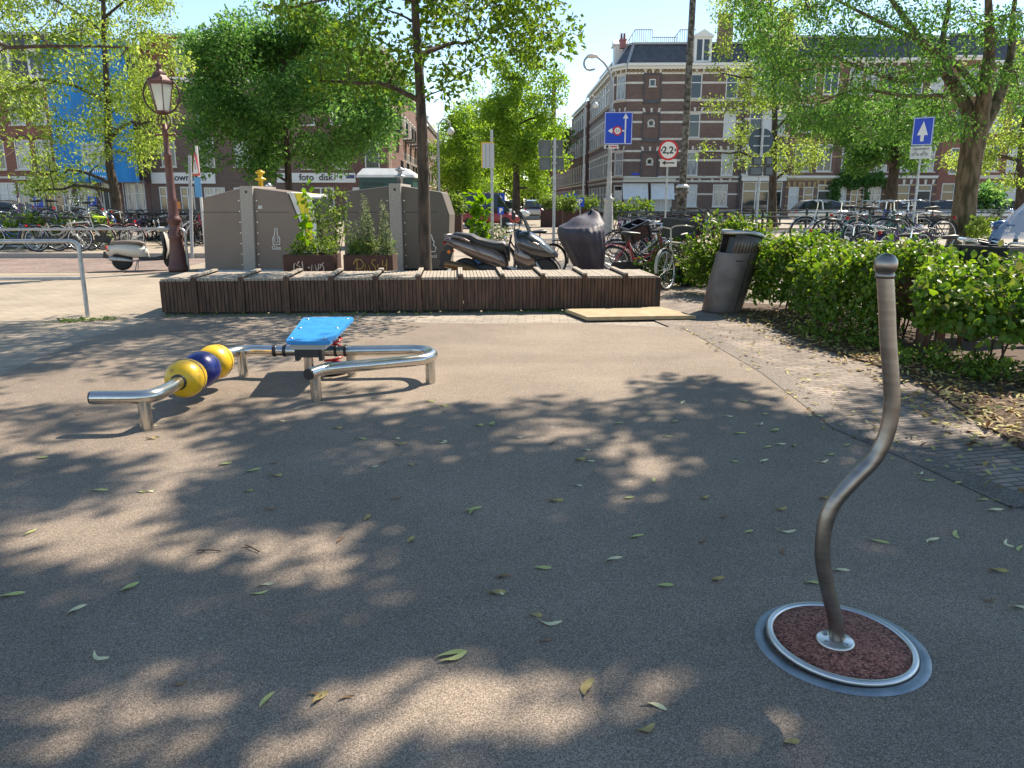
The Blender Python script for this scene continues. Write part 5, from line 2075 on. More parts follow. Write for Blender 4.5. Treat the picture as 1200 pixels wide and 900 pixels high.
bicycle('blue bicycle with dark tyres lowest at the left edge', LX(18, 21.6), 21.6, R(175), 'blue', 'oma', group=GB, z=.11)
bicycle('thick framed beige city bicycle in the middle of the left rack', LX(70, 21.4), 21.4, R(8), 'beige', 'oma', group=GB, lean=R(-6), z=.11, bar='black')
bicycle('purple bicycle standing raised on the upper level behind the beige one', LX(42, 23.6), 23.6, R(172), 'purple', 'men', group=GB, z=.55)
bicycle('white bicycle with its front wheel next to the neon saddle cover', LX(96, 21.9), 21.9, R(25), 'white', 'men', group=GB, z=.11, lean=R(5))
bicycle('grey bicycle crowded behind the white one in the left rack', LX(88, 23.2), 23.2, R(150), 'grey', 'oma', group=GB, z=.3)
bicycle('red bicycle with red mudguard beside the neon covered saddle', LX(116, 22.4), 22.4, R(35), 'red', 'oma', group=GB, z=.11)
bicycle('black bicycle with neon yellow saddle cover nearest the white scooter', LX(132, 22.2), 22.2, R(28), 'black', 'oma', group=GB, z=.11, saddle='lime', guard='red')
bicycle('silver bicycle with tall bars at the back of the left rack', LX(100, 24.6), 24.6, R(170), 'silver', 'men', group=GB, z=.5)
bicycle('black bicycle with purple bars raised at the back of the left rack', LX(78, 24.8), 24.8, R(10), 'black', 'oma', group=GB, z=.55)
bicycle('dark blue bicycle at the back right of the left rack below the tree', LX(112, 25.2), 25.2, R(165), 'blue', 'oma', group=GB, z=.4)
bicycle('dull green bicycle half hidden behind the purple one', LX(24, 24.4), 24.4, R(20), 'green', 'oma', group=GB, z=.35)
bicycle('black bicycle with chrome bars in front of the tree trunk', LX(140, 25.6), 25.6, R(160), 'black', 'men', group=GB, z=.11)
# rack
mb = MB()
rk = thing('bicycle_rack', 'low galvanised two level bicycle rack under the left bicycles', 'bicycle rack', (LX(-10, 22.4), 22.4, .11))
wr_ = LX(140, 22.4) - LX(-10, 22.4)
mb.tube([(0, 0, .08), (wr_, 0, .08)], .035, 8)
mb.tube([(0, 1.6, .5), (wr_, 1.6, .5)], .035, 8)
for i in range(8):
    xx = wr_ * i / 7
    mb.bar((xx, -.5, .04), (xx, 2.4, .5), .06, .04)
    mb.bar((xx, 1.6, 0), (xx, 1.6, .5), .05, .05)
mb.build('rail', M['galv'], rk)

# behind the bench: red bicycle and its neighbours
bicycle('red bicycle with red mudguards right behind the right end of the timber platform', at(752, 303, 14.2).x, 14.2, R(4), 'red', 'oma', 'red', lean=R(4), steer=R(30))
b2 = bicycle('black bicycle carrying a dark crate behind the red bicycle', at(756, 290, 15.2).x, 15.3, R(187), 'black', 'oma', lean=R(-5))
bicycle('old dull beige bicycle with swept back bars and bare wheels in the shrub', at(800, 308, 13.5).x, 13.5, R(232), 'beige', 'men', lean=R(6), bar='beige', saddle=None, rack=False)
bicycle('black bicycle with red tail light parked behind the dark grey motor scooter', at(616, 290, 14.6).x, 14.75, R(205), 'black', 'oma', lean=R(-3))
bicycle('silver bicycle with white bars leaning behind the red bicycle', at(752, 290, 16.4).x, 16.6, R(10), 'silver', 'men', bar='white')
bicycle('dark bicycle with chrome bars parked beyond the black crate', at(775, 285, 17.0).x, 17.2, R(165), 'black', 'oma')
# crate and bag on those bikes
M['crate'] = mat('crate_plastic', (.014, .014, .016), .45)


def crate(label, pos, rz, w_, d_, h_, tilt=(0, 0), panel=None, cat='crate'):
    c = thing('plastic_crate', label, cat, pos, rz)
    c.rotation_euler = (tilt[0], tilt[1], rz)
    mb = MB()
    th = .012
    mb.box(-w_ / 2, w_ / 2, -d_ / 2, d_ / 2, 0, th)
    for s in (-1, 1):
        mb.box(-w_ / 2, w_ / 2, s * d_ / 2 - th / 2, s * d_ / 2 + th / 2, th, h_ - .03)
        mb.box(s * w_ / 2 - th / 2, s * w_ / 2 + th / 2, -d_ / 2 + th, d_ / 2 - th, th, h_ - .03)
    for sx in (-1, 1):
        for sy in (-1, 1):
            mb.box(sx * w_ / 2 - .022, sx * w_ / 2 + .022, sy * d_ / 2 - .022, sy * d_ / 2 + .022, 0.002, h_ - .003)
    mb.build('shell', M['crate'], c)
    mb = MB()
    for s in (-1, 1):
        mb.box(-w_ / 2 - .02, w_ / 2 + .02, s * d_ / 2 - .02, s * d_ / 2 + .02, h_ - .03, h_)
        mb.box(s * w_ / 2 - .02, s * w_ / 2 + .02, -d_ / 2 + .02, d_ / 2 - .02, h_ - .029, h_ - .001)
    mb.build('rim', M['crate'], c)
    if panel:
        mb = MB()
        mb.box(-w_ / 2 + .05, w_ / 2 - .05, -d_ / 2 - .016, -d_ / 2 - .0065, .04, h_ - .05)
        mb.build('panel', panel, c)
        mb = MB()
        mb.box(w_ / 2 + .0065, w_ / 2 + .014, -.12, .1, h_ * .45, h_ * .7)
        mb.build('handle', mat('crate_handle', (.2, .19, .17), .5), c)
    return c


q = at(747, 283, 14.9)
crate('dark brown open crate tilted on the bicycle behind the red one', (q.x, 14.95, .78), R(20), .42, .32, .3, (R(8), R(-22)), M['corten'])
q = at(793, 275, 14.2)
crate('black crate on the front of the old beige bicycle', (q.x, 14.1, .82), R(-12), .55, .4, .34, (0, R(6)))

# right of the hedge: parked bicycles on the sidewalk
GR = 'bicycles parked behind the hedge'
pr = [(985, 15.5, 20, 'black', 'oma'), (1000, 17.0, 160, 'grey', 'men'), (1015, 14.4, 200, 'black', 'oma'), (1030, 16.2, 15, 'green', 'oma'), (1046, 13.4, 170, 'black', 'men'), (1062, 14.8, 30, 'purple', 'oma'), (1078, 16.6, 190, 'black', 'oma'), (1092, 12.6, 172, 'black', 'men'), (970, 18.5, 170, 'silver', 'oma'), (1005, 19.5, 10, 'black', 'oma'), (1050, 19.0, 175, 'blue', 'men'), (1025, 21.0, 5, 'white', 'oma')]
lbs = ['black bicycle leftmost behind the sunlit hedge', 'grey straight framed bicycle behind the sunlit hedge', 'black bicycle with dark saddle just over the hedge top', 'green bicycle in the middle of the group behind the hedge', 'black straight framed bicycle below the one way sign', 'purple bicycle beside the one way sign pole', 'black bicycle right of the one way sign pole', 'black straight framed bicycle nearest the big elm trunk', 'silver bicycle behind the leftmost black one', 'black bicycle farther back on the sidewalk by the canal railing', 'blue bicycle behind the purple one', 'white bicycle farthest back in the group behind the hedge']
for (px, Y, a_, c_, s_), lb in zip(pr, lbs):
    bicycle(lb, at(px, 285, Y).x, Y, R(a_), c_, s_, group=GR, z=(.42 if Y > 16 else (.2 if Y > 14.5 else 0)), lean=R(random.uniform(-6, 6)), steer=R(random.uniform(-25, 25)))
mb = MB()
rk = thing('bicycle_rack', 'galvanised two level bicycle rack under the bicycles behind the hedge', 'bicycle rack', (at(965, 285, 16.2).x, 16.2, 0))
for xx in range(9):
    x_ = xx * .42
    mb.bar((x_, -1.6, .16), (x_, 4.8, .42), .07, .04)
    for yy in (-1.2, 1.6, 4.4):
        mb.bar((x_, yy, 0), (x_, yy, .2 + .035 * (yy + 1.6)), .05, .05)
mb.tube([(0, .2, .2), (3.4, .2, .2)], .03, 8)
mb.tube([(0, 4.2, .36), (3.4, 4.2, .36)], .03, 8)
mb.build('rail', M['galv'], rk)
bicycle('black bicycle seen through the gap under the near hedge', 5.55, 8.3, R(190), 'black', 'oma')
# cargo bicycle with the big black crate
bicycle('black transport bicycle carrying the big black crate', at(1165, 320, 8.9).x - .05, 8.9, R(150), 'black', 'men')
q = at(1160, 312, 8.6)
crate('big black plastic crate with beige end panel standing above the near hedge', (q.x, 8.55, .79), R(24), .40, .56, .22, panel=mat('crate_label', (.32, .27, .2), .6))

# ------------------------------------------------------------------ far bicycles, too small to show parts
def far_mesh(c):
    mb = MB()
    mb.m = 0
    for xx in (-.55, .55):
        mb.torus((xx, 0, .345), .325, .02, 'y', 16, 4)
        for k in range(6):
            t = k * PI / 6
            mb.bar((xx - .3 * math.cos(t), 0, .345 - .3 * math.sin(t)), (xx + .3 * math.cos(t), 0, .345 + .3 * math.sin(t)), .004, .004)
    mb.m = 1
    for a_, b_ in (((-.12, 0, .29), (-.27, 0, .8)), ((-.12, 0, .29), (.36, 0, .66)), ((.36, 0, .6), (.31, 0, .95)), ((-.2, 0, .6), (.34, 0, .75)), ((-.27, 0, .74), (-.55, 0, .345)), ((-.12, 0, .29), (-.55, 0, .345)), ((.36, 0, .66), (.55, 0, .345))):
        mb.bar(a_, b_, .035, .035)
    mb.m = 2
    mb.bar((.32, -.28, 1.03), (.32, .28, 1.03), .03, .03)
    mb.bar((.31, 0, .9), (.31, 0, 1.03), .03, .03)
    mb.m = 0
    mb.box(-.38, -.12, -.07, .07, .86, .92)
    mb.m = 0
    mb.box(-.8, -.3, -.06, .06, .72, .75)
    return mb.mesh('bicycle', [M['rubber'], PAINT[c], M['darkgrey']])


_far = {c: far_mesh(c) for c in ('black', 'red', 'blue', 'grey', 'white', 'purple', 'silver', 'green')}


def far_bike(x, y, rz, c, label, group, z=0):
    o = link('bicycle', _far[c])
    o.location = (x, y, z)
    o.rotation_euler = (R(random.uniform(-8, 8)), 0, rz)
    return tag(o, label, 'bicycle', group)


rgb = random.Random(12)
for i in range(14):
    far_bike(at(150 + i * 6.2, 262, 27.6).x, 27.6 + rgb.uniform(-.3, .5), R(rgb.choice((80, 100, 20, 165))), rgb.choice(('black', 'black', 'grey', 'silver', 'purple')), 'bicycle parked among others along the dark railing behind the white scooter', 'bicycles along the left railing', .11)
for i in range(34):
    px = 728 + i * 3.9
    y_ = 30 + rgb.uniform(-.6, 2.5)
    far_bike(at(px, 262, y_).x, y_, R(rgb.uniform(60, 120)), rgb.choice(('black', 'black', 'grey', 'silver', 'red', 'blue', 'white', 'purple')), 'bicycle parked in the dense row before the banded corner house', 'bicycles parked before the corner house')
for i in range(10):
    px = 735 + i * 5
    y_ = 20 + rgb.uniform(-.8, 1.8)
    far_bike(at(px, 275, y_).x, y_, R(rgb.uniform(30, 150)), rgb.choice(('black', 'grey', 'red', 'white', 'red')), 'bicycle in the jumble of bicycles beyond the red one', 'bicycles beyond the red bicycle')
for i in range(7):
    px = 235 - i * 5
    far_bike(at(px, 275, 24).x, 24 + rgb.uniform(0, 1.5), R(rgb.uniform(0, 180)), rgb.choice(('black', 'grey', 'red')), 'bicycle parked beside the brown glass container on the far pavement', 'bicycles beside the glass container', .11)
# ------------------------------------------------------------------ street lamp
lp = gz(210, 318)
ln = thing('street_lamp', 'red brown cast iron lamp post with tapered glass lantern', 'street lamp', (lp.x, lp.y, 0))
mb = MB()
prof = [(.2, 0), (.215, .03), (.215, .12), (.19, .16), (.17, .3), (.148, .5), (.135, .68), (.15, .71), (.155, .76), (.125, .8), (.115, .95), (.11, 1.0), (.15, 1.06), (.155, 1.1), (.12, 1.14), (.105, 1.2), (.095, 1.45), (.1, 1.5), (.085, 1.53), (.078, 2.0), (.07, 2.35), (.085, 2.37), (.085, 2.42), (.062, 2.45), (.055, 2.8), (.065, 2.82), (.065, 2.88), (.045, 2.9), (.04, 3.02)]
mb.lathe(prof, 20)
mb.build('post', M['cast'], ln)
mb = MB()
for s in (-1, 1):
    mb.tube(spline([(0, 0, 2.86), (s * .11, 0, 2.98), (s * .12, 0, 3.12), (s * .05, 0, 3.24)], 6), .016, 8)
    mb.tube(spline([(0, 0, 2.86), (0, s * .11, 2.98), (0, s * .12, 3.12), (0, s * .05, 3.24)], 6), .016, 8)
mb.tube([(-.18, 0, 2.8), (.18, 0, 2.8)], .018, 8)
for s in (-1, 1):
    mb.ball((s * .19, 0, 2.8), .03, 10, 8)
mb.build('cradle', M['cast'], ln)
mb = MB()
mb.torus((0, 0, 3.58), .37, .02, 'y', 40, 8)
mb.build('hoop', mat('dark_hoop', (.05, .022, .02), .5), ln)
lan = MB()
lan.lathe([(.15, 3.22), (.155, 3.25), (.145, 3.27)], 6)
for k in range(6):
    t = 2 * PI * k / 6
    lan.bar((.14 * math.cos(t), .14 * math.sin(t), 3.26), (.245 * math.cos(t), .245 * math.sin(t), 3.78), .018, .018)
lan.lathe([(.262, 3.77), (.27, 3.8), (.27, 3.84), (.24, 3.86), (.16, 3.93), (.14, 3.95), (.14, 4.0), (.07, 4.04), (.055, 4.06), (.055, 4.13), (.075, 4.14), (.07, 4.17), (.03, 4.19), (.025, 4.25), (.001, 4.27)], 6, smooth=False)
lo_ = lan.build('lantern', M['cast'], ln)
gm = bpy.data.materials.new('lantern_glass')
gm.use_nodes = True
gb = gm.node_tree.nodes['Principled BSDF']
gb.inputs['Base Color'].default_value = (.93, .93, .9, 1)
gb.inputs['Roughness'].default_value = .3
gb.inputs['Transmission Weight'].default_value = .35
gb.inputs['Alpha'].default_value = .8
gb.inputs['IOR'].default_value = 1.1
mb = MB()
mb.lathe([(.136, 3.27), (.238, 3.77)], 6, smooth=False, cap=False)
mb.build('glass', gm, lo_)
mb = MB()
mb.lathe([(.05, 3.3), (.03, 3.5), (.05, 3.55), (.05, 3.65), (.001, 3.68)], 10)
mb.build('bulb', M['white'], lo_)
mb = MB()
for k in range(6):
    t = 2 * PI * k / 6
    mb.lathe([(.02, 3.86), (.012, 3.9), (.0001, 3.93)], 6, c=(.25 * math.cos(t), .25 * math.sin(t), 0))
mb.build('crown_point', M['cast'], lo_)

# ------------------------------------------------------------------ glass and waste containers
M['contA'] = mat('container_brown_grey', (.2, .155, .125), .5, .05, (.165, .128, .105), 1.2, detail=8)
M['contB'] = mat('container_dark_grey', (.13, .108, .088), .55, .05, (.105, .088, .072), 1.2, detail=8)


def container(name, label, pxs, Y, outline, col, m, knob, depth=1.5, rz=0.0):
    """outline in photo points (side panel), col = the concrete column (px0, px1, top row, bottom row)"""
    ox, oz = at(pxs, 316, Y).x, 0
    t = thing(name, label, 'container', (ox, Y, 0), rz)
    pts = []
    for px, py in outline:
        q = at(px, py, Y)
        pts.append((q.x - ox, max(q.z, .0)))
    mb = MB()
    mb.prism(pts, 0, depth)
    mb.build('body', m, t, bevel=.03, fix=True)
    x0, x1 = at(col[0], col[2], Y).x - ox, at(col[1], col[2], Y).x - ox
    x2, x3 = at(col[4], col[3], Y).x - ox, at(col[5], col[3], Y).x - ox
    zt, zb = at(col[0], col[2], Y).z, 0.0
    mb = MB()
    mb.loft([[(x2, -.09, zb), (x3, -.09, zb), (x3, depth + .05, zb), (x2, depth + .05, zb)], [(x0, -.09, zt), (x1, -.09, zt), (x1, depth + .05, zt), (x0, depth + .05, zt)]], smooth=False)
    cl_ = mb.build('column', M['concrete'], t, fix=True, bevel=.012)
    mb = MB()
    mb.tube([((x0 + x1) / 2, -.094, zt - .12), ((x0 + x1) / 2, -.085, zt - .12)], .028, 12)
    mb.build('hole', M['black'], cl_)
    xm = (x0 + x1) / 2
    if knob is not None:
        mb = MB()
        mb.lathe([(.05, 0), (.05, .12), (.12, .14), (.12, .17), (.05, .19), (.05, .26), (.1, .28), (.1, .31), (.05, .32), (.06, .34), (.0001, .35)], 14, c=(xm + knob[1], depth * .5, zt))
        mb.build('lifting_knob', knob[0], t)
    zs = at(300, 249, Y).z
    xs_ = [p[0] for p in pts]
    mb = MB()
    mb.box(min(xs_) + .04, x0 - .01, -.006, -.001, zs, zs + .012)
    mb.box(x1 + .01, max(xs_) - .25, -.006, -.001, zs, zs + .012)
    mb.build('seam', M['black'], t)
    mb = MB()
    for i in range(7):
        zz = .15 + i * .22
        for xx in (x0 + (x2 - x0) * (1 - zz / zt) - .05, x1 + (x3 - x1) * (1 - zz / zt) + .05):
            mb.lathe([(.012, -.0), (.012, .004)], 8, c=(0, 0, 0)) if False else mb.box(xx - .01, xx + .01, -.006, -.0005, zz, zz + .02)
    mb.build('rivet', M['alu'], t)
    mb = MB()
    mb.box(min(xs_) - .06, max(xs_) + .06, -.16, depth + .2, 0.0, .07)
    mb.build('base_plate', M['zinc'], t)
    return t, ox, pts, (x0, x1, zt)


Yc = 16.4
tA, oxA, ptsA, cA = container('glass_container', 'large brown grey glass container with concrete column and yellow stripe', 237, Yc, [(240, 318), (237, 232), (283, 220), (297, 220), (337, 225), (352, 262), (357, 318)], (282, 297, 218, 316, 287, 301), M['contA'], (M['yellow'], .05))
# yellow and grey end of the glass container: slanted posting face
mb = MB()


def lx(px, py, Y=Yc, ox=oxA):
    q = at(px, py, Y)
    return (q.x - ox, q.z)


def slab_px(mb, pts, y0, y1, ox=oxA):
    mb.prism([lx(*p, ox=ox) for p in pts], y0, y1)


slab_px(mb, [(338.5, 225), (345, 226), (357, 262), (362, 318), (358, 318), (353, 262)], -.03, 1.52)
slab_px(mb, [(359, 227), (364, 230), (371, 262), (374, 318), (368.5, 318), (366, 262)], -.03, 1.52)
mb.build('end_frame', M['white'], tA, fix=True)
mb = MB()
slab_px(mb, [(345.3, 226), (358.7, 227), (365.7, 262), (367, 285), (360, 285), (357.3, 262)], -.02, 1.5)
mb.build('yellow_panel', mat('container_yellow', (.8, .66, .01), .4), tA, fix=True)
mb = MB()
slab_px(mb, [(360.3, 285.3), (367.2, 285.3), (368.2, 318), (362.3, 318)], -.02, 1.5)
mb.build('lower_panel', M['white'], tA, fix=True)
mb = MB()
slab_px(mb, [(364.5, 231), (368, 233), (376, 262), (378, 318), (374.5, 318), (371.5, 262)], .05, 1.45)
mb.build('posting_face', M['black'], tA, fix=True)
# bottle emblem
mb = MB()
bo = [(322.2, 267.5), (324.8, 267.5), (325, 275), (328, 279), (328, 286.5), (320.2, 286.5), (320, 279), (322, 275)]
bo3 = [(lx(*p)[0], -.008, lx(*p)[1]) for p in bo]
mb.tube(bo3, .009, 5, closed=True, smooth=False)
mb.tube([(lx(*p)[0], -.008, lx(*p)[1]) for p in [(322.2, 278), (325.8, 278), (325.8, 284), (322.2, 284)]], .007, 5, closed=True, smooth=False)
em = mb.build('emblem', M['whiteb'], tA)
q = lx(324, 290.5)
lt = link('lettering', text_mesh('Glas', .11, M['whiteb'], ext=.002), tA)
lt.matrix_local = Matrix.Translation((q[0], -.01, q[1])) @ Matrix.Rotation(PI / 2, 4, 'X')
q = lx(303, 246)
mb = MB()
mb.box(q[0], q[0] + .09, -.02, -.007, q[1] + .02, q[1] + .09)
mb.build('lock', M['galv'], tA)

Yc2 = 16.0
tB, oxB, ptsB, cB = container('waste_container', 'dark grey waste container with concrete column behind the young tree', 403, Yc2, [(404, 316), (403, 252), (406, 224), (456, 218), (472, 218), (518, 225), (527, 252), (525, 316)], (456, 470, 215, 316, 459.5, 473.5), M['contB'], (M['galv'], 0))


def lxb(px, py):
    q = at(px, py, Yc2)
    return (q.x - oxB, q.z)


mb = MB()
hp_ = [(492, 294), (491, 290), (493, 287), (492, 283), (495, 280), (495, 276), (498, 273), (500, 271), (503, 274), (506, 276), (507, 281), (509, 283), (508, 287), (511, 290), (510, 295)]
mb.tube([(lxb(*p)[0], -.008, lxb(*p)[1]) for p in hp_], .011, 5, closed=True, smooth=False)
mb.build('emblem', M['whiteb'], tB)
q = lxb(501, 300)
lt = link('lettering', text_mesh('Restafval', .11, M['whiteb'], ext=.002), tB)
lt.matrix_local = Matrix.Translation((q[0], -.01, q[1])) @ Matrix.Rotation(PI / 2, 4, 'X')
# white knob column standing behind
kp = thing('lifting_post', 'pale knobbed post showing behind the glass container', 'post', (at(321, 300, 19).x, 19, 0))
mb = MB()
mb.lathe([(.2, 0), (.2, 1.5), (.06, 1.52), (.06, 1.62), (.13, 1.64), (.13, 1.7), (.06, 1.72), (.06, 1.8), (.1, 1.82), (.0001, 1.9)], 14)
mb.build('post', M['alu'], kp)

# ------------------------------------------------------------------ green cabin with white roof
Yt_ = 25
cx0, cx1 = at(421, 220, Yt_).x, at(484, 220, Yt_).x
W_ = cx1 - cx0
tc_ = thing('toilet_cabin', 'dark green cabin with white vaulted roof behind the dark container', 'cabin', (cx0, Yt_, 0))
M['cabin'] = mat('cabin_green', (.006, .05, .045), .4)
mb = MB()
mb.box(0, W_, 0, 1.6, 0, 2.18)
wl_ = mb.build('wall', M['cabin'], tc_)
mb = MB()
for i in range(12):
    mb.box(.12, W_ / 2 - .06, -.02, -.001, .4 + i * .14, .48 + i * .14)
    mb.box(W_ / 2 + .06, W_ - .12, -.02, -.001, .4 + i * .14, .48 + i * .14)
mb.build('louvre', mat('cabin_dark', (.004, .03, .03), .5), wl_)
mb = MB()
mb.loft([[(-.08, -.08, 2.18), (W_ + .08, -.08, 2.18), (W_ + .08, 1.7, 2.18), (-.08, 1.7, 2.18)], [(-.06, -.06, 2.26), (W_ + .06, -.06, 2.26), (W_ + .06, 1.68, 2.26), (-.06, 1.68, 2.26)], [(.1, .15, 2.46), (W_ - .25, .15, 2.46), (W_ - .25, 1.4, 2.46), (.1, 1.4, 2.46)]], smooth=False)
mb.build('roof', M['white'], tc_, bevel=.03)

# ------------------------------------------------------------------ planters
def planter(label, x0, x1, y, h, d, plants, m=None, tilt=0.0, scribble=None, blue=False, group=None, name='planter'):
    t = thing(name, label, 'planter', (x0, y, 0), tilt, group)
    W_ = x1 - x0
    mb = MB()
    th = .03
    mb.box(0, W_, 0, th, 0, h)
    mb.box(0, W_, d - th, d, 0, h)
    mb.box(0, th, th, d - th, 0, h)
    mb.box(W_ - th, W_, th, d - th, 0, h)
    mb.build('box', m or M['corten'], t, bevel=.006)
    mb = MB()
    mb.box(th, W_ - th, th, d - th, 0.01, h - .05)
    mb.build('soil', M['soil'], t)
    if scribble:
        mb = MB()
        for st in scribble[0]:
            mb.tube([(W_ * u, -.004, h * (.42 + .56 * v)) for u, v in st], .009, 5)
        mb.build('graffiti', scribble[1], t)
    if blue:
        mb = MB()
        mb.prism([(W_ * .06, h * .35), (W_ * .9, h * .35), (W_ * .9, h * .93), (W_ * .78, h * .97), (W_ * .66, h * .9), (W_ * .5, h * .97), (W_ * .35, h * .88), (W_ * .2, h * .96), (W_ * .06, h * .85)], -.006, -.0015)
        mb.build('graffiti', mat('blue_spray', (.006, .12, .38), .6), t)
    for nm, lab, fn, lm_, kw in plants:
        base = Vector((x0, y, 0))
        cl = fn(W_, d, h)
        me = leaf_mesh('leaves', [foliage(cl, kw.get('per', 30), kw.get('ls', .07), kw.get('wr', .6), kw.get('flat', 1), kw.get('droop', .1), np.random.default_rng(kw.get('seed', 3)))], M[lm_])
        pl_ = thing(nm, lab, 'plant', (x0, y, 0), tilt)
        link('leaves', me, pl_)
        mb = MB()
        rgp = random.Random(kw.get('seed', 3))
        for c in cl:
            if rgp.random() < .7:
                bx_, by_ = min(max(c[0], .06), W_ - .06), min(max(c[1], .06), d - .06)
                mb.tube(limb_path((bx_, by_, h - .06), c[:3], .05, 3, .05, rgp), [.006, .005, .004, .003], 4, caps=False)
        mb.build('stem', M['lf_sage'], pl_)
    return t


orange_spray = mat('pale_spray', (.62, .5, .42), .6)
ochre_spray = mat('ochre_spray', (.42, .26, .07), .6)
Yp = 12.7
x0, x1 = at(331, 300, Yp).x, at(391, 300, Yp).x
s1 = ([[(.2, .2), (.22, .6), (.24, .65)], [(.26, .3), (.34, .25), (.33, .5), (.27, .55), (.32, .75)], [(.38, .75), (.39, .25), (.44, .28)], [(.48, .45), (.53, .45)], [(.55, .3), (.57, .6), (.6, .35), (.63, .6), (.65, .3)], [(.68, .3), (.7, .62), (.74, .6), (.73, .42), (.69, .42)], [(.8, .68), (.76, .6), (.8, .42), (.77, .25), (.72, .2)]], orange_spray)


def mixed_low(W_, d, h):
    return [(random.Random(i).uniform(.05, W_ - .05), random.Random(i + 50).uniform(.1, d - .1), h + .05 + .12 * random.Random(i + 99).random(), .12) for i in range(24)]


def broad(W_, d, h):
    return [(W_ * .42 + .06 * math.sin(i * 2.1), d * .4 + .08 * math.cos(i * 2.1), h + .2 + i * .085, .13 - i * .004) for i in range(11)]


planter('rusty planter with pale graffiti scrawl and big lobed leaves', x0, x1, Yp, .62, .55, [('leafy_plant', 'tall lime green plant with big lobed leaves in the left planter', broad, 'lf_lime', dict(per=6, ls=.13, wr=.9, seed=5)), ('low_herbs', 'low pale green herbs filling the left planter', mixed_low, 'lf_herb', dict(per=45, ls=.045))], scribble=s1)
x0, x1 = at(402, 300, Yp).x, at(460, 300, Yp).x
th_ = [(.5 + .0, 0)]
s2 = ([[(.27, .1), (.28, .85)], [(.2, .6), (.26, .85), (.36, .82), (.42, .6), (.36, .4), (.24, .4)], [(.42, .25), (.45, .6), (.48, .3), (.51, .6), (.54, .28)], [(.66, .8), (.6, .82), (.57, .65), (.64, .5), (.66, .2), (.58, .15)], [(.71, .62), (.68, .5), (.72, .42)], [(.8, .8), (.79, .55), (.86, .55), (.88, .85), (.87, .35), (.75, .3)]], ochre_spray)


def spikes(W_, d, h):
    out = []
    for i in range(17):
        r_ = random.Random(i * 7 + 1)
        xx, yy = r_.uniform(.05, W_ - .05), r_.uniform(.08, d - .1)
        hh = r_.uniform(.25, .62) + (.35 if .3 < xx / W_ < .5 else 0) + (.25 if xx / W_ > .75 else 0)
        n_ = int(hh / .06)
        for k in range(n_):
            out.append((xx + .03 * math.sin(i + k * .3), yy, h + .04 + hh * k / n_, .055 * (1.15 - k / n_ * .5)))
    return out


planter('rusty planter with ochre graffiti scrawl and tall grey green herbs', x0, x1, Yp, .62, .55, [('herb_clump', 'tall grey green spiky herbs in the right planter', spikes, 'lf_sage', dict(per=14, ls=.05, wr=.4, seed=8, flat=1.2)), ('low_herbs', 'low yellow green herbs at the foot of the spiky ones', mixed_low, 'lf_herb', dict(per=30, ls=.045, seed=9))], scribble=s2)
# young shrub growing between the two planters, behind
def shrub(label, x, y, pts, m, ls, per, name='shrub', stem=.012, seed=4, wr=.6, cat='shrub'):
    t = thing(name, label, cat, (x, y, 0))
    cl = [(p[0], p[1], p[2], p[3]) for p in pts]
    rgp = random.Random(seed)
    mb = MB()
    for c in cl[::2]:
        mb.tube(limb_path((rgp.uniform(-.05, .05), rgp.uniform(-.05, .05), 0), c[:3], .08, 4, .06, rgp), [stem, stem * .8, stem * .6, stem * .4, stem * .3], 5, caps=False)
    mb.build('stem', M['bark'], t)
    link('crown', leaf_mesh('crown', [foliage(cl, per, ls, wr, .9, .15, np.random.default_rng(seed))], M[m]), t)
    return t


q = at(388, 300, 13.6)
shrub('airy yellow green shrub growing between the two rusty planters', q.x, 13.6, [(random.Random(i).uniform(-.25, .3), random.Random(i + 7).uniform(-.2, .2), .7 + .95 * random.Random(i + 3).random(), .12) for i in range(34)], 'lf_herb', .06, 26)
Yb2 = 15.2
x0, x1 = at(553, 300, Yb2).x, at(588, 300, Yb2).x
planter('rusty planter sprayed blue behind the motor scooter', x0, x1 + .1, Yb2, .7, .6, [('leafy_plant', 'lime green big leafed plant in the blue sprayed planter', lambda W_, d, h: [(W_ * .2 + .1 * math.sin(i * 2.3), d * .4, h + .1 + i * .09, .13) for i in range(9)], 'lf_lime', dict(per=12, ls=.18, wr=.8, seed=15)), ('low_herbs', 'pale low herbs in the blue sprayed planter', lambda W_, d, h: [(random.Random(i).uniform(.05, W_), random.Random(i + 5).uniform(.1, d - .1), h + .25 * random.Random(i + 9).random(), .12) for i in range(22)], 'lf_sage', dict(per=40, ls=.05, seed=16))], blue=True)


def bushy(W_, d, h):
    return [(random.Random(i).uniform(0, W_), random.Random(i + 5).uniform(0, d), h + .1 + .5 * random.Random(i + 9).random(), .25) for i in range(int(14 * max(1, W_)))]


GP = 'planters along the street'
for px0, px1, row, Y, lb in ((528, 541, 276, 30, 'rusty tapered planter with pale emblem beside the dark container'), (634, 668, 262, 44, 'long rusty planter with bright bushes by the right hand houses'), (660, 676, 268, 36, 'short rusty planter behind the covered motorcycle'), (676, 700, 258, 46, 'rusty planter with yellow flowers before the shop corner')):
    a_, b_ = at(px0, row, Y).x, at(px1, row, Y).x
    planter(lb, a_, b_, Y, .95, .9, [('bushy_plant', 'bright green bushy plant in the ' + lb.split(' with')[0].replace('rusty ', 'rusty '), bushy, 'lf_herb', dict(per=45, ls=.14, seed=int(px0)))], group=GP)
q0, q1 = at(528, 270, 30).x, at(541, 270, 30).x
# ------------------------------------------------------------------ signs
def pole(t, h, r, m=None, base=None, z0=0):
    mb = MB()
    mb.tube([(0, 0, z0), (0, 0, h)], r, 12)
    return mb.build('pole', m or M['galv'], t)


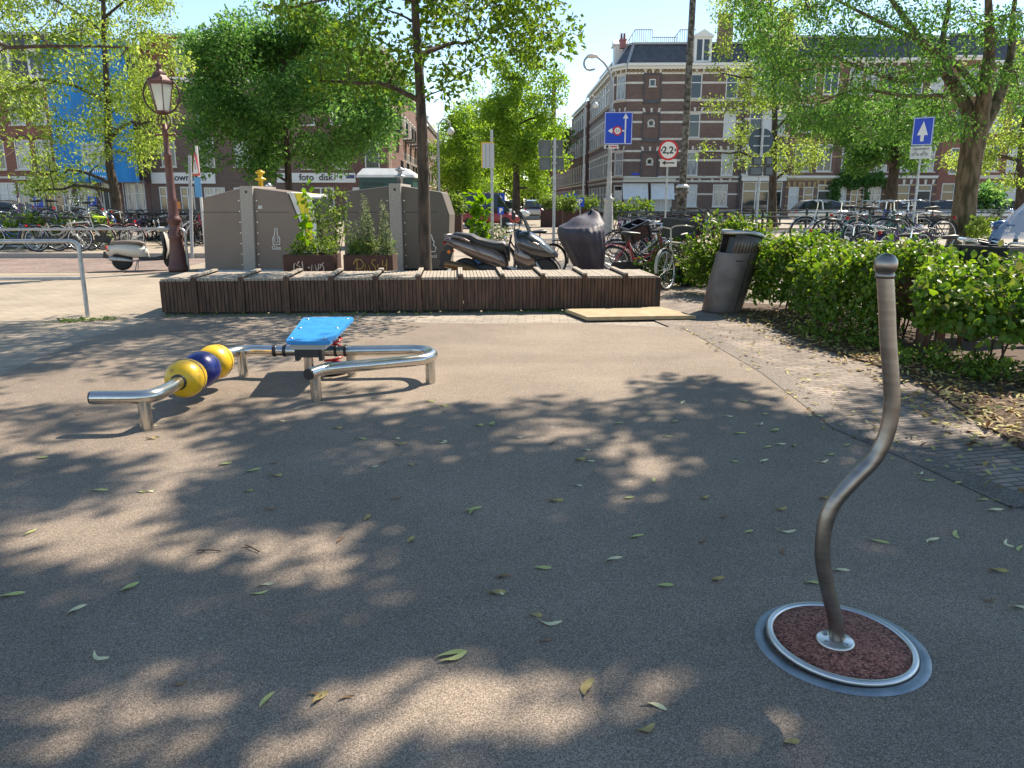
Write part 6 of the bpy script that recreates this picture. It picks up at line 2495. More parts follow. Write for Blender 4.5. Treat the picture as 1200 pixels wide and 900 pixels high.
def arrow(mb, L_, w_, hw, hl, y, x=0, z=0, rot=0):
    """flat arrow pointing up before rotation"""
    pts = [(-w_, 0), (w_, 0), (w_, L_ - hl), (hw, L_ - hl), (0, L_), (-hw, L_ - hl), (-w_, L_ - hl)]
    c, s = math.cos(rot), math.sin(rot)
    pts = [(x + p[0] * c - p[1] * s, z + p[0] * s + p[1] * c) for p in pts]
    mb.prism(pts, y - .003, y)


def disc(mb, r0, r1, y, x=0, z=0, n=36, th=.003):
    vs = []
    for yy in (y - th, y):
        for r_ in (r0, r1):
            for k in range(n):
                t = 2 * PI * k / n
                vs.append((x + r_ * math.cos(t), yy, z + r_ * math.sin(t)))
    fs = []
    for k in range(n):
        j = (k + 1) % n
        fs += [(k, j, n + j, n + k), (2 * n + k, 3 * n + k, 3 * n + j, 2 * n + j), (n + k, n + j, 3 * n + j, 3 * n + k), (k, 2 * n + k, 2 * n + j, j)]
    mb.add(vs, fs)


def put_text(s, size, m, par, x, y, z, bold=0.0):
    o = link('lettering', text_mesh(s, size, m, ext=.002, bold=bold), par)
    o.matrix_local = Matrix.Translation((x, y, z)) @ Matrix.Rotation(PI / 2, 4, 'X')
    return o


# lamp mast with the blue lane sign
Ym = 33.5
pm = at(712, 276, Ym)
lm_ = thing('street_lamp', 'tall grey lamp post with curled arm and white base at the street corner', 'street lamp', (pm.x, Ym, 0))
mb = MB()
mb.lathe([(.3, 0), (.31, .05), (.28, .12), (.24, .2), (.2, .9), (.17, 1.4), (.17, 1.42), (.21, 1.46), (.21, 1.56), (.14, 1.6), (.11, 1.75), (.095, 2.6), (.09, 2.62)], 20)
mb.build('base', mat('pale_grey_post', (.48, .47, .44), .6, 0, (.38, .37, .35), 6), lm_)
mb = MB()
mb.tube([(0, 0, 2.6), (0, 0, 6.2)], [.085, .07], 14)
mb.build('pole', M['greypole'], lm_)
mb = MB()
arc = [(0, 0, 6.2)] + [(at(px, py, Ym).x - pm.x, 0, at(px, py, Ym).z) for px, py in ((717, 100), (715, 86), (708, 74), (698, 66), (690, 66), (685, 71), (685, 78), (690, 82), (697, 81))]
mb.tube(spline(arc, 6), .042, 10)
mb.build('arm', M['greypole'], lm_)
mb = MB()
q = at(694, 66, Ym)
mb.lathe([(.02, .1), (.2, .06), (.24, 0), (.14, -.06), (.0001, -.09)], 20, c=(q.x - pm.x, 0, q.z))
mb.build('lamp_shade', M['white'], lm_)
# second bracket lamp on the same corner, lower
mb = MB()
a_ = at(712, 92, Ym)
ls_ = thing('lane_sign', 'square blue lane sign with white arrows and small red ringed 2.2 sign', 'traffic sign', (pm.x, Ym - .22, 0))
c0, c1 = at(708, 169, Ym - .3), at(742, 131, Ym - .3)
sx, sz = (c0.x + c1.x) / 2 - pm.x, (c0.z + c1.z) / 2
w_, h_ = c1.x - c0.x, c1.z - c0.z
mb = MB()
mb.box(sx - w_ / 2, sx + w_ / 2, -.02, .02, sz - h_ / 2, sz + h_ / 2)
pn = mb.build('panel', M['signblue'], ls_)
mb = MB()
arrow(mb, h_ * .92, h_ * .022, h_ * .09, h_ * .16, -.021, sx + w_ * .25, sz - h_ * .46)
arrow(mb, w_ * .62, h_ * .022, h_ * .09, w_ * .15, -.021, sx + w_ * .25 - .0, sz - h_ * .08, PI / 2)
mb.build('arrow', M['whiteb'], pn)
mb = MB()
disc(mb, .0001, h_ * .1, -.026, sx - w_ * .03, sz - h_ * .08)
d_ = mb.build('roundel', M['whiteb'], pn)
mb = MB()
disc(mb, h_ * .1, h_ * .15, -.026, sx - w_ * .03, sz - h_ * .08)
mb.build('roundel_ring', M['signred'], pn)
put_text('2,2', h_ * .11, M['ink'], d_, sx - w_ * .03, -.031, sz - h_ * .08)
mb = MB()
e = .02
for bx_ in ((sx - w_ / 2 + e, sx + w_ / 2 - e, sz + h_ / 2 - .035, sz + h_ / 2 - .015), (sx - w_ / 2 + e, sx + w_ / 2 - e, sz - h_ / 2 + .015, sz - h_ / 2 + .035), (sx - w_ / 2 + .015, sx - w_ / 2 + .035, sz - h_ / 2 + .04, sz + h_ / 2 - .04), (sx + w_ / 2 - .035, sx + w_ / 2 - .015, sz - h_ / 2 + .04, sz + h_ / 2 - .04)):
    mb.box(bx_[0], bx_[1], -.0235, -.0205, bx_[2], bx_[3])
mb.build('border', M['whiteb'], pn)
c0, c1 = at(708, 174, Ym - .3), at(725, 169.5, Ym - .3)
mb = MB()
mb.box(c0.x - pm.x, c1.x - pm.x, -.02, .02, c0.z, c1.z)
up_ = mb.build('under_plate', M['white'], ls_)
mb = MB()
mb.box(c0.x - pm.x + .25, c1.x - pm.x - .06, -.024, -.0205, c0.z + .05, c0.z + .1)
mb.build('arrow', M['signred'], up_)
mb = MB()
disc(mb, .0001, .06, -.021, c0.x - pm.x + .13, (c0.z + c1.z) / 2)
mb.build('roundel', M['ink'], up_)
mb = MB()
mb.box(sx - .03 - .4, -.1 + .3, .022, .2, sz - .03, sz + .03)
mb.build('bracket', M['galv'], ls_)

# 2.2 m width limit sign
Yw = 29
q = at(783, 176, Yw)
ws = thing('width_limit_sign', 'round red ringed 2.2 metre sign above white arrow plate on thin pole', 'traffic sign', (q.x, Yw, 0))
pole(ws, q.z + .1, .032)
rr = 11.2 * Yw / FPX
mb = MB()
disc(mb, .0001, rr * .8, -.05, 0, q.z, th=.012)
d_ = mb.build('face', M['whiteb'], ws)
mb = MB()
disc(mb, rr * .8, rr, -.05, 0, q.z, th=.013)
mb.build('ring', M['signred'], d_)
put_text('2,2', rr * .95, M['ink'], d_, -.02, -.066, q.z - .01, bold=.008)
mb = MB()
for s in (-1, 1):
    mb.prism([(s * rr * .78, q.z), (s * rr * .62, q.z + .07), (s * rr * .62, q.z - .07)], -.068, -.064)
mb.build('arrow_mark', M['ink'], d_)
c0, c1 = at(773, 195.5, Yw), at(793, 186.5, Yw)
mb = MB()
mb.box(c0.x - q.x, c1.x - q.x, -.062, -.04, c0.z, c1.z)
up_ = mb.build('under_plate', M['white'], ws)
mb = MB()
arrow(mb, .46, .022, .085, .13, -.063, .24, (c0.z + c1.z) / 2, PI / 2)
mb.build('arrow', M['ink'], up_)

# tall mottled mast
Yj = 33
q = at(797, 275, Yj)
mt = thing('tram_mast', 'very tall mottled grey mast with thick flanged base rising out of the frame', 'mast', (q.x, Yj, 0))
M['mast'] = mat('mottled_mast', (.2, .185, .15), .85, 0, (.055, .046, .033), 7, contrast=(.42, .58), detail=6, bump=.2)
zf = at(797, 220, Yj).z
mb = MB()
mb.lathe([(.28, 0), (.28, .1), (.21, .16), (.2, zf - .25), (.27, zf - .2), (.27, zf - .1), (.2, zf)], 18)
mb.build('base', M['mast'], mt)
mb = MB()
mb.tube([(0, 0, zf - .05), (.05, 0, 11.5)], [.15, .12], 14)
mb.build('shaft', M['mast'], mt)
mb = MB()
mb.lathe([(.27, 0), (.28, .05), (.17, .14)], 18, c=(0, 0, zf))
mb.build('flange', M['white'], mt)

# round sign seen from behind with signal boxes
Yr = 20
q = at(893, 165, Yr)
rs_ = thing('round_sign', 'round grey sign seen from behind over four dark signal boxes', 'traffic sign', (q.x, Yr, 0))
pole(rs_, q.z + .36, .035)
mb = MB()
disc(mb, .0001, .31, .08, 0, q.z, th=.012)
mb.build('face', mat('sign_back_blue_grey', (.06, .085, .105), .45, .3), rs_)
mb = MB()
mb.box(-.2, .2, .036, .067, q.z + .1, q.z + .13)
mb.box(-.2, .2, .036, .067, q.z - .13, q.z - .1)
mb.build('bracket', M['galv'], rs_)
for px0, px1, r0, r1 in ((881, 892, 184, 194), (896, 905, 184, 194), (877, 893, 195, 206), (895, 906, 195, 206)):
    c0, c1 = at(px0, r1, Yr), at(px1, r0, Yr)
    mb = MB()
    mb.box(c0.x - q.x, c1.x - q.x, -.05, .06, c0.z, c1.z)
    bx_ = mb.build('signal_box', M['darkgrey'], rs_, bevel=.01)
    mb = MB()
    mb.box(c0.x - q.x + .03, c1.x - q.x - .03, -.06, -.051, c0.z + .03, c1.z - .03)
    mb.build('cover', M['signback'], bx_)

# one way sign
Yo = 18
q = at(1082, 154, Yo)
ow = thing('one_way_sign', 'blue one way sign with white up arrow and white cycle exception plate', 'traffic sign', (q.x, Yo, 0), R(-38))
pole(ow, q.z + .33, .026)
w_, h_ = .42, .60
mb = MB()
mb.box(-w_ / 2, w_ / 2, -.05, -.03, q.z - h_ / 2, q.z + h_ / 2)
pn = mb.build('panel', M['signblue'], ow, bevel=.004)
mb = MB()
arrow(mb, h_ * .72, .035, .11, .3, -.051, 0, q.z - h_ * .36)
mb.build('arrow', M['whiteb'], pn)
mb = MB()
for a0, a1, b0, b1 in ((-w_ / 2 + .012, w_ / 2 - .012, h_ / 2 - .022, h_ / 2 - .01), (-w_ / 2 + .012, w_ / 2 - .012, -h_ / 2 + .01, -h_ / 2 + .022), (-w_ / 2 + .01, -w_ / 2 + .022, -h_ / 2 + .024, h_ / 2 - .024), (w_ / 2 - .022, w_ / 2 - .01, -h_ / 2 + .024, h_ / 2 - .024)):
    mb.box(a0, a1, -.0535, -.0505, q.z + b0, q.z + b1)
mb.build('border', M['whiteb'], pn)
z1 = q.z - h_ / 2 - .02
mb = MB()
mb.box(-w_ / 2, w_ / 2, -.05, -.03, z1 - .27, z1)
up_ = mb.build('under_plate', M['white'], ow)
put_text('uitgezonderd', .062, M['ink'], up_, 0, -.053, z1 - .055)
mb = MB()
for xx in (-.1, .08):
    for s in (-.045, .045):
        disc(mb, .022, .03, -.051, xx + s, z1 - .18, 20)
    mb.bar((xx - .045, -.053, z1 - .18), (xx, -.053, z1 - .12), .004, .008)
    mb.bar((xx, -.053, z1 - .12), (xx + .045, -.053, z1 - .18), .004, .008)
    mb.bar((xx - .02, -.053, z1 - .11), (xx + .01, -.053, z1 - .1), .004, .008)
mb.build('cycle_mark', M['ink'], up_)
mb = MB()
zb_ = at(1082, 240, Yo).z
mb.tube([(0, 0, zb_ - .12), (0, 0, zb_ + .06)], .03, 10)
mb.build('sticker', M['white'], ow)

# four sign backs on a bare pole
Yq = 19
q = at(645, 182, Yq)
sb = thing('sign_backs', 'cluster of four grey traffic signs seen from behind on bare pole', 'traffic sign', (q.x + .1, Yq, 0))
pole(sb, at(645, 162, Yq).z, .036)
for px0, px1, r0, r1 in ((631, 646, 164, 183), (646.7, 660, 164, 183), (632, 646, 184.5, 199), (646.7, 661, 184.5, 199)):
    c0, c1 = at(px0, r1, Yq), at(px1, r0, Yq)
    mb = MB()
    mb.box(c0.x - q.x - .1, c1.x - q.x - .1, .045, .06, c0.z, c1.z)
    bk = mb.build('plate', M['signback'], sb)
    mb = MB()
    x0_, x1_ = c0.x - q.x - .1, c1.x - q.x - .1
    e = .025
    for a in ((x0_, x1_, c1.z - e, c1.z), (x0_, x1_, c0.z, c0.z + e), (x0_, x0_ + e, c0.z + e, c1.z - e), (x1_ - e, x1_, c0.z + e, c1.z - e)):
        mb.box(a[0], a[1], .025, .0445, a[2], a[3])
    mb.build('rim', M['signback'], bk)
mb = MB()
for r_ in (172, 191, 183.8):
    z_ = at(645, r_, Yq).z
    mb.box(-.06, .06, -.045, .024, z_ - .02, z_ + .02)
mb.build('clamp', M['galv'], sb)

# pale sign with yellow edge on thin post
Ye = 22
q = at(572, 182, Ye)
yb = thing('yellow_edged_sign', 'narrow pale sign back with yellow edge on thin post', 'traffic sign', (q.x + .1, Ye, 0))
pole(yb, at(572, 152, Ye).z, .04)
c0, c1 = at(565.5, 197, Ye), at(579, 168, Ye)
mb = MB()
mb.box(c0.x - q.x - .1, c1.x - q.x - .1, -.075, -.045, c0.z, c1.z)
p_ = mb.build('plate', mat('pale_sign_back', (.5, .51, .52), .5), yb)
mb = MB()
mb.box(c0.x - q.x - .13, c0.x - q.x - .102, -.08, -.04, c0.z, c1.z)
mb.box(c0.x - q.x - .13, c1.x - q.x - .1, -.08, -.04, c1.z + .002, c1.z + .03)
mb.build('edge', M['yellow'], p_)
mb = MB()
for f_ in (.3, .62):
    x_ = c0.x - q.x - .1 + (c1.x - c0.x) * f_
    mb.box(x_ - .012, x_ + .012, -.08, -.0755, c0.z + .02, c1.z - .02)
mb.build('rail', M['greypole'], p_)

# no entry sign and small blue signs
def round_sign(label, px, py, Y, r_, kind):
    q = at(px, py, Y)
    t = thing('traffic_sign', label, 'traffic sign', (q.x, Y, 0))
    pole(t, q.z + r_, .04)
    mb = MB()
    if kind == 'no_entry':
        disc(mb, .0001, r_, -.045, 0, q.z, 28)
        f_ = mb.build('face', M['signred'], t)
        mb = MB()
        mb.box(-r_ * .72, r_ * .72, -.055, -.0485, q.z - r_ * .16, q.z + r_ * .16)
        mb.build('bar', M['whiteb'], f_)
    else:
        mb.box(-r_, r_, -.06, -.042, q.z - r_ * 1.2, q.z + r_ * 1.2)
        f_ = mb.build('panel', M['signblue'], t)
        if kind == 'arrow':
            mb = MB()
            arrow(mb, r_ * 1.5, r_ * .14, r_ * .5, r_ * .6, -.061, 0, q.z - r_ * .75)
            mb.build('arrow', M['whiteb'], f_)
        else:
            put_text('P', r_ * 2, M['whiteb'], f_, 0, -.064, q.z, bold=.02)
    return t


round_sign('small red no entry sign on thin post before the street trees', 561, 235, 48, .36, 'no_entry')
round_sign('small blue sign with white up arrow beside the covered motorcycle', 668, 236, 42, .34, 'arrow')
round_sign('small blue parking sign right of the blue arrow sign', 680, 237, 46, .22, 'P')
round_sign('blue parking sign behind the left bicycle rack', 46, 237, 30, .17, 'P')
round_sign('small blue parking sign low in front of the red roofed van', 587, 247, 40, .15, 'P')
round_sign('pale blue sign among the trees left of the road', 586.5, 233, 52, .3, 'arrow')
round_sign('blue parking sign before the scaffold at the left', 109, 236, 32, .16, 'P')

# triangular warning sign seen almost edge on, and bare post beside it
Yv = 21
q = at(237, 190, Yv)
tv = thing('warning_sign', 'red edged triangular sign seen almost edge on above blue plate', 'traffic sign', (q.x - .12, Yv, 0), R(-54))
pole(tv, at(234, 171, Yv).z, .035, M['white'])
zt_, zb_ = at(237, 178, Yv).z, at(237, 206, Yv).z
for nm, e, m_, yy in (('border', 0, 'signred', -.06), ('face', .07, 'whiteb', -.066)):
    mb = MB()
    mb.prism([(-.38 + e * 1.4, zb_ + e * .8), (.38 - e * 1.4, zb_ + e * .8), (0, zt_ - e * 1.5)], yy - .005, yy + .0)
    mb.build(nm, M[m_], tv)
mb = MB()
mb.box(-.03, .03, -.075, -.0715, zb_ + .16, zb_ + .4)
mb.build('mark', M['ink'], tv)
mb = MB()
mb.box(-.3, .3, -.06, -.045, zb_ - .55, zb_ - .04)
mb.build('blue_plate', mat('pale_blue_plate', (.05, .3, .6), .4), tv)
q = at(214, 182, 20.5)
bp_ = thing('bare_post', 'bare leaning pale steel post behind the red brown lamp post', 'post', (at(223, 280, 20.5).x, 20.5, 0))
mb = MB()
mb.tube([(0, 0, 0), (q.x - at(223, 280, 20.5).x + .18, 0, q.z)], .042, 10)
mb.build('post', M['greypole'], bp_)

# arched lamps down the street
def arc_lamp(label, px, Y, htop, dirx, grp=None):
    q = at(px, 240, Y)
    t = thing('street_lamp', label, 'street lamp', (q.x, Y, 0), 0, grp)
    mb = MB()
    H_ = at(px, htop, Y).z
    mb.tube([(0, 0, 0), (0, 0, 1.2), (0, 0, H_ - .8)], [.1, .075, .06], 10)
    mb.build('pole', M['greypole'], t)
    mb = MB()
    mb.tube(spline([(0, 0, H_ - .8), (dirx * .08, 0, H_ - .3), (dirx * .35, 0, H_), (dirx * .7, 0, H_ - .12), (dirx * .8, 0, H_ - .5)], 6), .04, 8)
    mb.build('arm', M['greypole'], t)
    mb = MB()
    mb.lathe([(.03, .25), (.14, .18), (.24, .0), (.17, -.16), (.0001, -.22)], 16, c=(dirx * .8, 0, H_ - .7))
    mb.build('globe', M['white'], t)
    return t


arc_lamp('arched grey street lamp with round globe left of the street trees', 515, 50, 140, 1)
# lamp hung from wire near the corner house
arc_lamp('arched street lamp with globe in front of the brick row beyond the corner house', 683, 62, 112, 1)

# ------------------------------------------------------------------ railings along the canal
def railing(label, a, b, H_=.95, step=2.2, zb=0.0, grp='railings along the canal'):
    d = Vector((b[0] - a[0], b[1] - a[1], 0))
    L_ = d.length
    t = thing('canal_railing', label, 'railing', (a[0], a[1], zb), math.atan2(d.y, d.x), grp)
    n_ = max(1, int(round(L_ / step)))
    pmesh = None
    for i in range(n_ + 1):
        if pmesh is None:
            mb = MB()
            mb.lathe([(.08, 0), (.08, .12), (.05, .16), (.045, H_ - .1), (.06, H_ - .08), (.06, H_), (.035, H_ + .02), (.05, H_ + .07), (.035, H_ + .12), (.0001, H_ + .14)], 10)
            pmesh = mb.mesh('post', M['railgreen'])
        p_ = link('post', pmesh, t)
        p_.location = (L_ * i / n_, 0, 0)
    for z_ in (H_ - .05, H_ * .5):
        mb = MB()
        mb.tube([(0, 0, z_), (L_, 0, z_)], .028, 8)
        mb.build('rail', M['railgreen'], t)
    return t


M['railgreen'] = mat('rail_dark_green', (.025, .036, .032), .7, 0, (.04, .05, .046), 8, spec=.25)
railing('dark railing behind the left bicycles and white scooter', (-30, 28.9), (-8.2, 28.9), zb=.11)
railing('dark canal railing behind the bicycles beyond the hedge', (9.0, 28.2), (32, 28.2))
railing('dark railing running back along the right side of the street', (5.6, 30), (5.4, 42))
railing('dark railing before the row of parked bicycles at the corner house', (5.8, 34), (22, 34), H_=1.0)
railing('dark far railing before the parked cars on the right', (9.5, 47), (40, 47))

# ------------------------------------------------------------------ cars
def car(label, x, y, rz, c, grp=None, L_=4.1, H_=1.48, name='parked_car', van=False):
    t = thing(name, label, 'van' if van else 'car', (x, y, 0), rz, grp)
    h = L_ / 2
    mb = MB()
    e = 4
    st = [(-h, 1.35, .42, .72), (-h + .1, 1.6, .34, .82), (-h + .6, 1.68, .28, .9), (0, 1.7, .26, .92), (h - 1.0, 1.68, .26, .88), (h - .35, 1.6, .28, .76), (h - .05, 1.45, .34, .66), (h, 1.2, .42, .58)]
    mb.loft([ring(0, (a + b) / 2, w_, b - a, x=xx, e=4.5, n=24) for xx, w_, a, b in st])
    mb.build('body', c, t)
    mb = MB()
    if van:
        st2 = [(-h + .08, 1.5, .85, H_ - .05), (-h + .15, 1.55, .85, H_), (h - 1.2, 1.55, .85, H_), (h - .55, 1.45, .85, .95)]
    else:
        st2 = [(-h + .12, 1.35, .8, .95), (-h + .6, 1.4, .8, H_ - .08), (-h + 1.1, 1.38, .8, H_), (.2, 1.38, .8, H_ - .01), (.75, 1.35, .8, H_ - .12), (h - .95, 1.35, .8, .88)]
    rings = []
    for xx, w_, a, b in st2:
        rings.append([(xx, -w_ / 2, a), (xx, -w_ / 2, a + (b - a) * .2), (xx, -w_ * .40, b - .04), (xx, -w_ * .34, b), (xx, w_ * .34, b), (xx, w_ * .40, b - .04), (xx, w_ / 2, a + (b - a) * .2), (xx, w_ / 2, a)])
    mb.loft(rings, smooth=False)
    mb.build('window', M['glass'], t)
    mb = MB()
    rr_ = [st2[1], st2[2]] + ([st2[3]] if not van else [])
    mb.loft([[(xx, -w_ * .36, b - .03), (xx, w_ * .36, b - .03), (xx, w_ * .34, b + .012), (xx, -w_ * .34, b + .012)] for xx, w_, a, b in rr_], smooth=False)
    for xx in ([-.35] if not van else [-1.2, -.1]):
        for s in (-1, 1):
            mb.bar((xx, s * .7, .9), (xx - .03, s * .56, H_ - .04), .09, .03)
    mb.build('roof', c, t)
    for sx_ in (-h + .75, h - .8):
        for s in (-1, 1):
            mb = MB()
            mb.M = Matrix.Translation((sx_, s * .74, .31)) @ Matrix.Rotation(PI / 2, 4, 'X')
            mb.lathe([(.17, -.09), (.28, -.1), (.31, -.07), (.31, .07), (.28, .1), (.17, .09)], 20)
            wl = mb.build('wheel', M['rubber'], t)
            mb = MB()
            mb.M = Matrix.Translation((sx_, s * .745, .31)) @ Matrix.Rotation(PI / 2, 4, 'X')
            mb.lathe([(.0001, -.085), (.18, -.075), (.19, 0), (.18, .075), (.0001, .085)], 14)
            mb.build('rim', M['alu'], wl)
    for s in (-1, 1):
        mb = MB()
        mb.ball((h - .12, s * .52, .62), .12, 12, 8, (.8, 1.3, .7))
        mb.build('headlight', M['chrome'], t)
        mb = MB()
        mb.ball((-h + .1, s * .6, .72), .11, 12, 8, (.7, .9, 1.2))
        mb.build('tail_light', M['redlens'], t)
    return t


cw = mat('car_white', (.7, .7, .69), .25, coat=.8)
cs = mat('car_silver', (.45, .46, .47), .3, .6, coat=.8)
cb = mat('car_dark_blue', (.015, .025, .06), .25, coat=.8)
cr = mat('car_cream', (.55, .48, .38), .3, coat=.8)
ck = mat('car_black', (.012, .012, .014), .25, coat=.8)
GC = 'cars parked along the far side of the canal'
car('white car parked behind the canal railing left of the hedge bicycles', at(965, 255, 50).x, 50, 0, cw, GC)
car('cream car parked between the one way sign and the big elm', at(1068, 255, 50).x, 50, 0, cr, GC)
car('silver car parked just left of the big elm trunk', at(1108, 256, 50).x, 50.3, PI, cs, GC)
car('white car parked right of the big elm trunk', at(1158, 255, 50).x, 50, 0, cw, GC)
car('dark blue car behind the bicycles at the far left', at(8, 262, 27).x, 26.8, 0, cb)
car('black car at the right edge behind the railing', at(1210, 256, 50).x, 50, 0, ck, GC)
GS = 'cars in the street beyond the square'
car('pale silver car in the street left of the planters', at(624, 250, 62).x, 62, PI / 2, cs, GS)
car('dark car parked farther down the street by the red houses', at(637, 248, 82).x, 82, PI / 2, cb, GS)
car('black car far down the street under the trees', at(603, 248, 85).x, 85, PI / 2, ck, GS)
car('low van with dull red roof behind the blue sprayed planter', at(572, 256, 42).x, 42.5, 0, mat('van_red', (.3, .05, .05), .4), None, 3.4, 1.85, 'van', True)
car('white car beyond the red roofed van', at(588, 250, 58).x, 58, 0, cw, GS)
# ------------------------------------------------------------------ motor scooters
M['scgrey'] = mat('scooter_grey_pink', (.16, .122, .112), .25, .5, coat=.7)
M['scdark'] = mat('scooter_dark_grey', (.05, .05, .055), .25, .4, coat=.7)
M['seat'] = mat('seat_vinyl', (.025, .025, .027), .5, bump=.1, bscale=120)
M['scwhite'] = mat('scooter_white', (.55, .52, .46), .3, coat=.6)
M['scblue'] = mat('scooter_blue', (.02, .07, .2), .25, coat=.7)
M['screen'] = mat('tinted_screen', (.02, .02, .024), .1)


def wheel_at(t, x, r_, w_, name='wheel'):
    mb = MB()
    mb.M = Matrix.Translation((x, 0, r_)) @ Matrix.Rotation(PI / 2, 4, 'X')
    mb.lathe([(r_ * .55, -w_ * .45), (r_ * .86, -w_ * .5), (r_, -w_ * .25), (r_, w_ * .25), (r_ * .86, w_ * .5), (r_ * .55, w_ * .45)], 28)
    wl = mb.build(name, M['rubber'], t)
    mb = MB()
    mb.M = Matrix.Translation((x, 0, r_)) @ Matrix.Rotation(PI / 2, 4, 'X')
    mb.lathe([(.0001, -w_ * .3), (r_ * .2, -w_ * .36), (r_ * .5, -w_ * .28), (r_ * .56, -w_ * .4), (r_ * .56, w_ * .4), (r_ * .5, w_ * .28), (r_ * .2, w_ * .36), (.0001, w_ * .3)], 20)
    mb.build('rim', M['galv'], wl)
    return wl


def maxi_scooter(label, loc_, rz):
    t = thing('motor_scooter', label, 'motor scooter', loc_, rz)
    wheel_at(t, -.62, .26, .14)
    wheel_at(t, .74, .27, .12)
    mb = MB()
    mb.loft([ring(0, z, w_, h_, x=x, e=2.6) for x, z, w_, h_ in ((-.99, .83, .08, .05), (-.92, .80, .17, .13), (-.7, .74, .3, .24), (-.4, .64, .40, .34), (-.1, .55, .42, .36), (.06, .46, .36, .3), (.12, .42, .2, .2))])
    mb.build('tail_body', M['scgrey'], t)
    mb = MB()
    mb.loft([ring(0, z, w_, h_, x=x, e=3) for x, z, w_, h_ in ((-.86, .885, .14, .05), (-.78, .905, .26, .1), (-.5, .87, .34, .13), (-.38, .80, .36, .15), (-.1, .73, .36, .16), (.06, .72, .3, .2), (.12, .66, .24, .22), (.15, .56, .16, .2))])
    mb.build('seat', M['seat'], t)
    mb = MB()
    for s in (-1, 1):
        mb.tube(spline([(-.5, s * .2, .80), (-.66, s * .235, .87), (-.85, s * .19, .9), (-.97, s * .06, .9)], 6), .022, 8)
    mb.build('grab_rail', M['scgrey'], t)
    mb = MB()
    mb.loft([ring(0, z, w_, h_, x=x, e=3) for x, z, w_, h_ in ((.0, .32, .3, .14), (.3, .30, .36, .12), (.42, .33, .38, .18))])
    mb.loft([[(x0_, -w_, z), (x0_ + .09, -w_, z), (x0_ + .09, w_, z), (x0_, w_, z)] for z, x0_, w_ in ((.3, .36, .17), (.55, .34, .2), (.8, .27, .2), (.97, .24, .14))])
    mb.build('leg_shield', M['scdark'], t)
    mb = MB()
    mb.loft([ring(0, z, w_, h_, x=x, e=2.5) for x, z, w_, h_ in ((.3, .80, .4, .36), (.42, .77, .5, .44), (.56, .72, .5, .46), (.72, .68, .42, .34), (.86, .63, .3, .2), (.98, .58, .12, .08))])
    mb.build('fairing', M['scdark'], t)
    mb = MB()
    mb.loft([ring(0, z, w_, h_, x=x, e=2.6) for x, z, w_, h_ in ((.26, .62, .36, .4), (.38, .56, .44, .46), (.5, .52, .42, .4), (.6, .52, .3, .26))])
    mb.build('side_panel', M['scgrey'], t)
    mb = MB()
    mb.loft([ring(0, z, w_, h_, x=x, e=2.6) for x, z, w_, h_ in ((.3, .34, .3, .22), (.44, .38, .38, .34), (.56, .42, .32, .3), (.62, .44, .2, .2))])
    mb.build('lower_fairing', M['plastic'], t)
    mb = MB()
    for s in (-1, 1):
        mb.loft([ring(s * y, z, w_, h_, x=x, e=2.2, n=12) for x, y, z, w_, h_ in ((.5, .225, .82, .05, .05), (.65, .2, .76, .07, .07), (.8, .15, .69, .06, .05), (.95, .06, .6, .04, .03))])
    mb.build('fairing_trim', M['scgrey'], t)
    mb = MB()
    for s in (-1, 1):
        mb.loft([ring(s * y, z, w_, h_, x=x, e=2.4, n=12) for x, y, z, w_, h_ in ((.60, .15, .79, .1, .1), (.72, .14, .74, .14, .14), (.86, .11, .66, .1, .1), (.95, .05, .6, .04, .05))])
    mb.build('headlight', mat('headlight_lens', (.25, .28, .3), .08, .3), t)
    mb = MB()
    mb.loft([[(x, y * w_, z) for y in (-1, -.5, 0, .5, 1)] + [(x - .02, y * w_, z) for y in (1, .5, 0, -.5, -1)] for x, z, w_ in ((.52, .93, .17), (.45, 1.1, .15), (.38, 1.24, .09))])
    mb.build('windscreen', M['screen'], t)
    mb = MB()
    mb.tube(spline([(.2, -.36, .98), (.28, -.2, 1.0), (.32, 0, .98), (.28, .2, 1.0), (.2, .36, .98)], 5), .016, 8)
    mb.tube([(.35, 0, .8), (.31, 0, .99)], .05, 8)
    hb_ = mb.build('handlebar', M['scdark'], t)
    mb = MB()
    for s in (-1, 1):
        mb.tube([(.16, s * .38, .975), (.21, s * .29, .985)], .022, 8)
    mb.build('grip', M['plastic'], hb_)
    for s in (-1, 1):
        mb = MB()
        mb.tube([(.27, s * .26, 1.0), (.3, s * .33, 1.14), (.28, s * .36, 1.2)], .009, 6)
        mb.loft([ring(s * .37, 1.25, w_, h_, x=x, e=2.2, n=14) for x, w_, h_ in ((.25, .09, .13), (.28, .1, .15), (.31, .04, .08))])
        mb.build('mirror', M['plastic'], t)
    mb = MB()
    _guard_x = .74
    vs = []
    for i in range(13):
        a = R(15) + R(150) * i / 12
        for y in (-.085, -.05, .05, .085):
            r_ = .30 + (.015 if abs(y) < .06 else 0)
            vs.append((.74 + r_ * math.cos(a), y, .27 + r_ * math.sin(a)))
    mb.add(vs, [(i * 4 + k, i * 4 + k + 1, i * 4 + k + 5, i * 4 + k + 4) for i in range(12) for k in range(3)], True)
    mb.build('mudguard', M['scdark'], t)
    mb = MB()
    for s in (-1, 1):
        mb.tube([(.74, s * .08, .27), (.52, s * .07, .6)], .028, 8)
    mb.build('fork', M['galv'], t)
    mb = MB()
    mb.loft([ring(0, .78, .2, .06, x=-.985, n=12), ring(0, .77, .16, .07, x=-.995, n=12)])
    mb.build('tail_light', M['redlens'], t)
    for s in (-1, 1):
        mb = MB()
        mb.ball((-.88, s * .14, .63), .032, 10, 8)
        mb.build('indicator', M['orange'], t)
    mb = MB()
